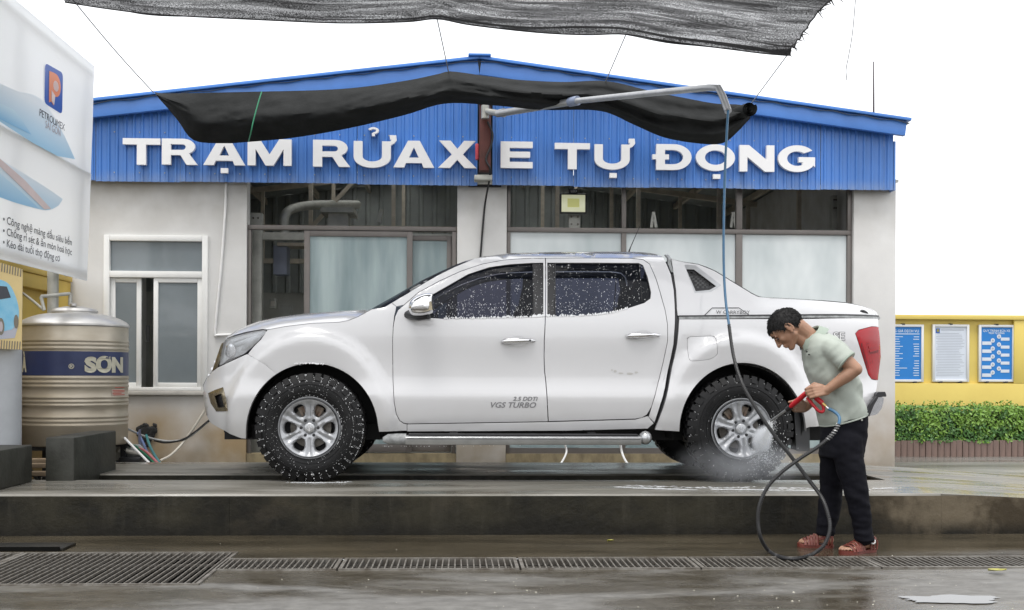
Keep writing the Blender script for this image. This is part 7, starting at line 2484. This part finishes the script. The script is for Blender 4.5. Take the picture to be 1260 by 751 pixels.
# near sleeve: opens over the upper arm
slv_e = shl.lerp(ell, 0.60)
chain(sh, [J(1010, 429, 6.79), shl + Vector((0, 0.008, 0.0))], [0.070, 0.068])
dd = (ell - shl).normalized()
def cyl(mb, a, b, ra, rb, n=24): mb.tube([a, a.lerp(b, .5), b], [ra, (ra + rb) / 2, rb], n)
cyl(sh, shl - dd * 0.01, slv_e, 0.065, 0.066)
chain(sh, [J(1002, 430, 6.93), shr], [0.07, 0.07])
cyl(sh, shr, shr.lerp(elr, 0.62), 0.070, 0.066)
def wrinkle(p):
    d1 = (p - shl)
    w = 0.008 * noise.noise(Vector((p.x * 9 + p.z * 14, p.y * 6, p.z * 5 - p.x * 8))) + 0.0040 * noise.noise(Vector((p.x * 26 - p.z * 22, p.y * 14, p.z * 14)))
    # drag folds running from the armpit down to the hem
    t = (p.x - J(1030, 480, YM).x) * 0.55 + (p.z - 0.9) * 0.45
    w += 0.0060 * math.sin(t * 62 + 2 * noise.noise(p * 4)) * sst((J(1000, 470, YM).z - p.z + 0.1) / 0.2)
    return w
shirt = remeshed('polo_shirt', sh, 0.0065, 'shirt', man, None, 4, wrinkle)
# hem and sleeve bands, collar, placket buttons
hem = S_[0]
MB().tube([Vector(p) + (Vector(p) - sum((Vector(q_) for q_ in hem), Vector()) / 32).normalized() * 0.002 for p in hem], 0.0045, 6, closed=True).build('hem', M['shirt'], shirt)
u_ = dd.cross(Vector((0, 1, 0))).normalized(); v_ = dd.cross(u_)
MB().tube([slv_e - dd * 0.004 + (u_ * math.cos(a) + v_ * math.sin(a)) * 0.0650 for a in [2 * PI * k / 30 for k in range(30)]], 0.0055, 6, closed=True).build('sleeve_band', M['shirt_d'], shirt)
ax_n = (J(991, 410, 6.85) - nb).normalized()
c_ = J(1000.5, 416.5, 6.85)
u_ = Vector((ax_n.z, 0, -ax_n.x)).normalized(); v_ = Vector((0, 1, 0))
rows = []
for j, (h_, r_) in enumerate(((0.032, 0.066), (0.040, 0.072), (0.034, 0.080), (0.002, 0.100), (-0.014, 0.108))):
    row = []
    for k in range(33):
        a = R(200 + 320 * k / 32)
        row.append(c_ + ax_n * (h_ + (0.010 if j < 3 else 0) * math.sin(a)) + u_ * math.cos(a) * r_ * 1.0 + v_ * math.sin(a) * r_ * 0.98)
    rows.append(row)
cl = MB().grid(rows)
cl.build('collar', M['shirt_d'], shirt, 60)
bt = MB()
for px, py in ((992.8, 433), (995.5, 436.5)):
    bt.ball(J(px, py, 6.745), 0.006, (1, 0.5, 1), 1)
bt.build('button', M['trouser'], shirt)
# ---- trousers
tr_ = MB()
T_ = [sec(1012, 1065, 514, 507, 0.150), sec(1011.5, 1065.5, 528, 524, 0.158), sec(1011, 1063, 545, 543, 0.162), sec(1010.5, 1060, 562, 562, 0.160)]
tr_.grid(T_, True)
tr_.f.append(tuple(range(32))); tr_.f.append(tuple(len(tr_.v) - 32 + i for i in range(32))[::-1])
chain(tr_, [J(1042, 545, 6.75), J(1044, 565, 6.74), J(1053.5, 603, 6.72), J(1060, 640, 6.73), J(1063.5, 661, 6.735)], [0.098, 0.088, 0.071, 0.0575, 0.056])
chain(tr_, [J(1027, 545, 6.93), J(1026, 565, 6.94), J(1023, 602, 6.965), J(1020, 635, 6.97), J(1015.5, 650, 6.965)], [0.095, 0.088, 0.074, 0.069, 0.054])
cuffn = J(1063.5, 665.5, 6.735)
cyl(tr_, J(1062, 650, 6.735), cuffn, 0.056, 0.060)
cyl(tr_, J(1017.5, 640, 6.965), J(1015, 659, 6.965), 0.062, 0.056)
def twr(p):
    w = 0.005 * noise.noise(Vector((p.x * 8, p.y * 6, p.z * 9))) + 0.003 * noise.noise(Vector((p.x * 20, p.y * 20, p.z * 34)))
    lo = sst((0.30 - p.z) / 0.2)
    w += 0.006 * lo * noise.noise(Vector((p.x * 10, p.y * 10, p.z * 42)))
    w += 0.006 * noise.noise(Vector((p.x * 6, p.y * 9, (p.z + p.x * 0.5) * 22)))
    return w
trs = remeshed('trousers', tr_, 0.0065, 'trouser', man, None, 3, twr)
MB().tube([Vector(p) for p in sec(1012, 1065, 513, 506, 0.152)], 0.007, 6, closed=True).build('waistband', M['trouser'], trs)
q = J(1060.5, 517, 6.69)
MB().lathe([(0.006, -0.002), (0.006, 0.002)], 10, tuple(q), 'y').build('rivet', M['galv'], trs)
# ---- sandals
def sandal(F, L):
    o_ = MB()
    outl_ = [(-0.03, -0.022), (-0.02, -0.034), (0.12, -0.036), (0.40, -0.034), (0.62, -0.046), (0.85, -0.046), (1.0, -0.034), (1.05, -0.008), (1.03, 0.018), (0.93, 0.042), (0.72, 0.050), (0.5, 0.040), (0.3, 0.034), (0.1, 0.034), (-0.02, 0.026), (-0.05, 0.0)]
    sm2 = cr(outl_, 3, True)
    k = len(sm2)
    a = [F(u, v, -0.022 + 0.001) for u, v in sm2]; b = [F(u, v, 0.001 + 0.006 * (u > 0.95)) for u, v in sm2]
    o_.add(a + b, [tuple(range(k)), tuple(range(2 * k - 1, k - 1, -1))] + [((i + 1) % k, i, k + i, k + (i + 1) % k) for i in range(k)])
    so = o_.build('sandal', M['sandal'], man, 40, recalc=True)
    st_ = MB()
    def strap(u0, u1, h, w_, r_=0.0065):
        for e in (-0.012, 0.0, 0.012):
            pts = []
            for i in range(13):
                t = i / 12
                v = -w_ + 2 * w_ * t
                u = u0 + (u1 - u0) * t + e
                pts.append(F(u, v * 1.04, (h + 0.002) * math.sin(PI * t) ** 0.55 - 0.002))
            st_.tube(pts, r_, 6)
    strap(0.86, 0.80, 0.034, 0.046); strap(0.77, 0.70, 0.043, 0.047); strap(0.66, 0.62, 0.052, 0.044); strap(0.55, 0.54, 0.062, 0.040); strap(0.45, 0.45, 0.071, 0.037)
    st_.build('strap', M['sandal'], so, 60)
    hs_ = MB()
    for dz in (0.0, 0.009):
        hs_.tube([F(0.40, -0.038, 0.034 + dz), F(0.2, -0.039, 0.048 + dz), F(0.04, -0.032, 0.056 + dz), F(-0.045, 0.0, 0.060 + dz), F(0.04, 0.032, 0.056 + dz), F(0.2, 0.037, 0.048 + dz), F(0.40, 0.036, 0.034 + dz)], 0.006, 6)
    # closed side panel towards the sole
    for uu in (0.02, 0.12, 0.22):
        hs_.tube([F(uu, 0.035, 0.0), F(uu - 0.01, 0.037, 0.03), F(uu - 0.01, 0.034, 0.055)], 0.006, 6)
        hs_.tube([F(uu, -0.035, 0.0), F(uu - 0.01, -0.037, 0.03), F(uu - 0.01, -0.034, 0.055)], 0.006, 6)
    hs_.build('heel_strap', M['sandal'], so, 60)
    return so
s1_ = sandal(FN, LN); s2_ = sandal(FFn, LF)
bk_ = MB()
c = FN(0.20, 0.045, 0.052)
if c.y > FN(0.2, -0.045, 0.05).y: c = FN(0.20, -0.045, 0.052)
bk_.tube([c + Vector((0.013 * math.cos(2 * PI * k / 20), -0.004, 0.013 * math.sin(2 * PI * k / 20))) for k in range(20)], 0.0045, 6, closed=True)
bk_.build('buckle', M['letter'], s1_)

# ------------------------------------------------------------------ spray gun
GN = thing('spray_gun', 'red spray gun with a trigger loop and thin lance in the hands of the man', 'spray gun', J(993, 493, 6.74))
MB().tube([g0 - gd * 0.02, g0, g0.lerp(g1, 0.25), g0.lerp(g1, 0.7), g1, g1 + gd * 0.012], [0.010, 0.0155, 0.0165, 0.016, 0.014, 0.008], 16).build('barrel', M['gunred'], GN)
MB().tube([g0 - gd * 0.045, g0 - gd * 0.01], [0.016, 0.019], 14).build('front_collar', M['dark'], GN)
wt = J(948.5, 518, 7.45)
MB().tube([g0 - gd * 0.02, wt], [0.0085, 0.0075], 10).build('lance', M['pipe'], GN)
a1, a2, a3, a4 = J(993, 489, 6.73), J(1011, 507, 6.70), J(1012.5, 499, 6.70), J(1006, 490.5, 6.715)
lp2 = MB()
lp2.tube(cr([tuple(a1), tuple(J(1000, 498, 6.715)), tuple(J(1007, 505.5, 6.70)), tuple(a2), tuple(J(1013.5, 505, 6.70)), tuple(a3), tuple(J(1010, 494, 6.705)), tuple(a4)], 5), 0.0095, 10)
lp2.build('trigger_loop', M['gunred'], GN)
MB().tube([J(997, 485, 6.725), J(1004, 490, 6.715)], [0.015, 0.013], 12).build('valve_body', M['dark'], GN)
MB().tube([J(1003.5, 489.5, 6.715), J(1012, 496.5, 6.70)], [0.0165, 0.0155], 14).build('grip_nut', M['gunred'], GN)
MB().tube([J(1011.5, 496, 6.70), J(1016.5, 500.5, 6.69)], [0.010, 0.009], 10).build('brass_fitting', M['brass'], GN)
MB().tube([J(1016, 500, 6.69), J(1020, 503.5, 6.68)], [0.0075, 0.0075], 10).build('hose_barb', M['chrome'], GN)

# ------------------------------------------------------------------ high pressure hose
path = [W(896, 136, 8.6), W(894.5, 160, 8.56), W(892.5, 200, 8.48), W(890.8, 260, 8.36), W(890.5, 320, 8.22), W(892.5, 365, 8.1), W(897, 400, 7.98), W(903, 440, 7.85), W(914, 474, 7.7), W(932, 505, 7.5), W(951, 533, 7.3),
        W(975, 564, 7.05), W(997, 593, 6.82), W(1012, 614, 6.70), W(1020, 638, 6.64), W(1020.5, 655, 6.62), W(1013, 672, 6.62), W(998, 683, 6.63)]
for px, py in ((980, 687.6), (962, 686.0), (947, 679)):
    path.append(WG(px, py, 0.014))
path += [W(936, 662, 6.66), W(932.5, 640, 6.66), W(935, 620, 6.66), W(945, 599, 6.66), W(962, 581, 6.65), W(985, 564, 6.64), W(1008, 549, 6.62), W(1024, 535, 6.61), W(1032, 522, 6.61), W(1032.5, 513, 6.63), W(1027, 507, 6.66), W(1019.5, 503, 6.68)]
sm3 = cr([tuple(p) for p in path], 14)
d = [0.0]
for i in range(1, len(sm3)): d.append(d[-1] + (Vector(sm3[i]) - Vector(sm3[i - 1])).length)
def along(s):
    return Vector((float(np.interp(s, d, [p[0] for p in sm3])), float(np.interp(s, d, [p[1] for p in sm3])), float(np.interp(s, d, [p[2] for p in sm3]))))
kk = path.index(path[6]) * 14
sA = d[kk]; sE = d[-1]
sB = d[(len(path) - 4) * 14]; sC = d[(len(path) - 6) * 14 + 8]
HS = thing('pressure_hose', 'long pressure hose hanging from the boom tip and looping down to the ground and up to the spray gun', 'hose', W(962, 690, 6.6))
HS['label'] = 'black ribbed hose hanging from the boom tip and looping on the ground to the gun'
M['hose_blue'] = MAT('hose_blue_skin', (0.045, 0.14, 0.25), 0.35, var=0.15, scale=20)
M['hose_rib'] = MAT('black_spiral_guard', (0.028, 0.028, 0.029), 0.4)
M['hose_steel'] = MAT('steel_spiral', (0.38, 0.38, 0.38), 0.35, 0.6)
def run(s0, s1, n): return [along(s0 + (s1 - s0) * i / n) for i in range(n + 1)]
MB().tube(run(0, sA + 0.02, 90), 0.0095, 10).build('blue_hose', M['hose_blue'], HS)
MB().tube(run(sB - 0.02, sE, 30), 0.0095, 10).build('blue_hose', M['hose_blue'], HS)
MB().tube(run(sA, sB, 260), 0.0098, 10).build('inner_hose', M['hose_rib'], HS)
def spiral(s0, s1, pitch, r, rw, mt, nm='spiral_guard'):
    n = int((s1 - s0) / pitch * 8)
    pts = []
    prev = None
    for i in range(n + 1):
        s = s0 + (s1 - s0) * i / n
        p = along(s); t = (along(min(sE, s + 0.01)) - along(max(0, s - 0.01))).normalized()
        ref = Vector((0.3, 0.9, 0.2))
        u = t.cross(ref).normalized(); v = t.cross(u)
        a = 2 * PI * i / 8
        pts.append(p + (u * math.cos(a) + v * math.sin(a)) * r)
    return MB().tube(pts, rw, 4).build(nm, mt, HS, None)
spiral(sA, sC, 0.012, 0.0105, 0.0030, M['hose_rib'])
spiral(sC, sB, 0.016, 0.0115, 0.0032, M['hose_steel'])
# ------------------------------------------------------------------ spray fan, drifting mist, suds on the slab
def VOL(name, dens_, col, sc, edge=True):
    mt = bpy.data.materials.new(name); mt.use_nodes = True
    n = mt.node_tree; L = n.links; n.nodes.clear()
    o = n.nodes.new('ShaderNodeOutputMaterial')
    pv = n.nodes.new('ShaderNodeVolumePrincipled')
    pv.inputs['Color'].default_value = (*col, 1)
    pv.inputs['Anisotropy'].default_value = 0.2
    tc_ = n.nodes.new('ShaderNodeTexCoord')
    ln = n.nodes.new('ShaderNodeVectorMath'); ln.operation = 'LENGTH'
    mp = n.nodes.new('ShaderNodeMapping'); mp.inputs['Location'].default_value = (-1, -1, -1); mp.inputs['Scale'].default_value = (2, 2, 2)
    L.new(tc_.outputs['Generated'], mp.inputs[0]); L.new(mp.outputs[0], ln.inputs[0])
    fl = n.nodes.new('ShaderNodeMapRange'); fl.interpolation_type = 'SMOOTHSTEP'
    fl.inputs[1].default_value = 0.15; fl.inputs[2].default_value = 1.0; fl.inputs[3].default_value = 1; fl.inputs[4].default_value = 0
    L.new(ln.outputs['Value'], fl.inputs[0])
    ns = n.nodes.new('ShaderNodeTexNoise'); ns.inputs['Scale'].default_value = sc; ns.inputs['Detail'].default_value = 3
    L.new(tc_.outputs['Object'], ns.inputs['Vector'])
    mr = n.nodes.new('ShaderNodeMapRange'); mr.inputs[1].default_value = 0.35; mr.inputs[2].default_value = 0.7; mr.inputs[3].default_value = 0.25; mr.inputs[4].default_value = 1.3
    L.new(ns.outputs['Fac'], mr.inputs[0])
    m1 = n.nodes.new('ShaderNodeMath'); m1.operation = 'MULTIPLY'; L.new(fl.outputs[0], m1.inputs[0]); L.new(mr.outputs[0], m1.inputs[1])
    m2 = n.nodes.new('ShaderNodeMath'); m2.operation = 'MULTIPLY'; L.new(m1.outputs[0], m2.inputs[0]); m2.inputs[1].default_value = dens_
    L.new(m2.outputs[0], pv.inputs['Density'])
    L.new(pv.outputs[0], o.inputs['Volume'])
    return mt
hit = W(939, 548, 8.42)
mc = W(935, 572, 8.34)
o = MB().ball((0, 0, 0), 1, (0.62, 0.27, 0.21), 3).build('spray_mist', VOL('mist', 2.6, (0.92, 0.95, 1.0), 5), None, None)
o.location = (mc.x - 0.12, 8.25, mc.z + 0.02)
tag(o, 'fine water mist drifting around the foot of the rear wheel', 'mist', kind='stuff')
# fan of water: droplets streaming from the lance tip to the wheel
fn_ = MB()
rg = random.Random(31)
ax0 = (hit - wt).normalized()
sx_ = ax0.cross(Vector((0, 0, 1))).normalized(); sz_ = sx_.cross(ax0)
Lf = (hit - wt).length
for k in range(6500):
    t = rg.random() ** 0.7
    a = rg.gauss(0, 0.085); b = rg.gauss(0, 0.03)
    b += 0.0
    p = wt + ax0 * (Lf * t) + (sz_ * a * 0.9 + sx_ * (b + a * 0.35)) * (t * Lf)
    dr = (p - wt).normalized()
    ln_ = rg.uniform(0.006, 0.022) * (0.5 + t)
    w_ = rg.uniform(0.0010, 0.0022)
    s1v = dr.cross(Vector((rg.gauss(0, 1), rg.gauss(0, 1), rg.gauss(0, 1)))).normalized() * w_
    s2v = dr.cross(s1v).normalized() * w_
    e = p + dr * ln_
    fn_.add([p, (p + e) / 2 + s1v, (p + e) / 2 + s2v, (p + e) / 2 - s1v, (p + e) / 2 - s2v, e], [(0, 1, 2), (0, 2, 3), (0, 3, 4), (0, 4, 1), (5, 2, 1), (5, 3, 2), (5, 4, 3), (5, 1, 4)])
for k in range(900):           # splash thrown off the wheel face
    a = rg.uniform(0, 2 * PI); r_ = abs(rg.gauss(0, 0.10))
    p = hit + Vector((r_ * math.cos(a) - 0.0, -rg.uniform(0.01, 0.12), r_ * math.sin(a) - 0.10 * rg.random()))
    fn_.ball(p, rg.uniform(0.0012, 0.003), n=0) if False else None
    s_ = rg.uniform(0.0012, 0.0032)
    fn_.add([p + Vector((0, 0, s_)), p + Vector((s_, 0, 0)), p + Vector((0, s_, 0)), p - Vector((s_, 0, 0)), p - Vector((0, s_, 0)), p - Vector((0, 0, s_ * 2))], [(0, 1, 2), (0, 2, 3), (0, 3, 4), (0, 4, 1), (5, 2, 1), (5, 3, 2), (5, 4, 3), (5, 1, 4)])
o = fn_.build('water_spray', MAT('water_droplets', (0.92, 0.94, 0.96), 0.3, spec=0.6), None, None, loc=wt)
tag(o, 'white fan of water droplets shooting from the lance at the rear wheel', 'water spray', kind='stuff')
fc = wt.lerp(hit, 0.72)
o = MB().ball((0, 0, 0), 1, (0.085, 0.36, 0.10), 3).build('spray_cloud', VOL('spray_core', 34.0, (0.95, 0.97, 1.0), 14), None, None)
o.location = fc + Vector((-0.01, 0.05, -0.01))
o.rotation_euler = (math.atan2(ax0.z, ax0.y), 0, -math.atan2(ax0.x, ax0.y))
tag(o, 'dense white burst of spray on the lower right spokes of the rear wheel', 'spray burst', kind='stuff')

# suds: thin ragged films and bubbles of foam lying on the slab and running down the ramp
sud = MB()
def film(line, w0, w1, seed, z=PZ, den=1.0, mb=sud):
    rg = random.Random(seed)
    n = len(line)
    for i in range(int(900 * den)):
        t = rg.random() * (n - 1)
        k = int(t); f = t - k
        a, b = line[k], line[min(k + 1, n - 1)]
        px, py = a[0] + (b[0] - a[0]) * f, a[1] + (b[1] - a[1]) * f
        zz = z(px) if callable(z) else z
        c = WG(px, py, zz)
        wd_ = (w0 + (w1 - w0) * t / (n - 1))
        x, y = c.x + rg.gauss(0, 0.03), c.y + rg.gauss(0, wd_)
        if not callable(z) and (y < NF + 0.006 or y > NB - 0.01): continue
        if noise.noise((x * 5, y * 22, seed)) < -0.12: continue
        r1, r2 = rg.uniform(0.005, 0.024), rg.uniform(0.002, 0.006)
        a0 = rg.uniform(-.3, .3)
        vs = []
        for q in range(7):
            an = 2 * PI * q / 7
            u, v = r1 * math.cos(an) * rg.uniform(.7, 1.2), r2 * math.sin(an) * rg.uniform(.7, 1.2)
            vs.append((x + u * math.cos(a0) - v * math.sin(a0), y + u * math.sin(a0) + v * math.cos(a0), zz + 0.0035))
        vs.append((x, y, zz + 0.007))
        mb.add(vs, [(q, (q + 1) % 7, 7) for q in range(7)])
film([(760, 600), (800, 602), (850, 603.5), (900, 603), (950, 604), (1000, 604.5), (1060, 603), (1100, 601)], 0.006, 0.01, 2, den=1.0)
film([(770, 598), (820, 600), (870, 601), (930, 601), (990, 602)], 0.03, 0.03, 3, den=0.25)
film([(360, 594.5), (390, 595), (430, 594)], 0.01, 0.02, 7, den=0.2)
o = sud.build('soap_suds', SEE('thin_suds', (0.36, 0.37, 0.38), 0.6, (0.55, 0.55, 0.55), 0.2), None, None)
tag(o, 'white soap suds spread along the front edge of the wet platform', 'soap suds', kind='stuff')
# grit and suds flecks on the lower ground
gr_ = MB()
rg = random.Random(77)
for k in range(420):
    px = rg.uniform(0, 1260); py = rg.uniform(662, 690) if rg.random() < .8 else rg.uniform(712, 750)
    if rg.random() < 0.5: px = rg.gauss(rg.choice((620, 1110, 560, 930)), 60)
    c = WG(px, py)
    if not (DY1 + 0.02 < c.y < NF - 0.01 or c.y < DY0 - 0.03): continue
    if c.x < GX1 + 0.05 and c.y < GY1 + 0.02: continue
    s_ = rg.uniform(0.0015, 0.005) * (1.8 if rg.random() < .08 else 1)
    gr_.add([c + Vector((-s_, 0, 0.001)), c + Vector((0, -s_, 0.001)), c + Vector((s_, 0, 0.001)), c + Vector((0, s_, 0.001)), c + Vector((0, 0, s_ * 0.8))], [(0, 1, 4), (1, 2, 4), (2, 3, 4), (3, 0, 4)])
o = gr_.build('foam_flecks', MAT('fleck', (0.50, 0.48, 0.40), 0.6), None, None)
tag(o, 'pale flecks of dried foam and grit scattered on the wet ground', 'flecks', kind='stuff')
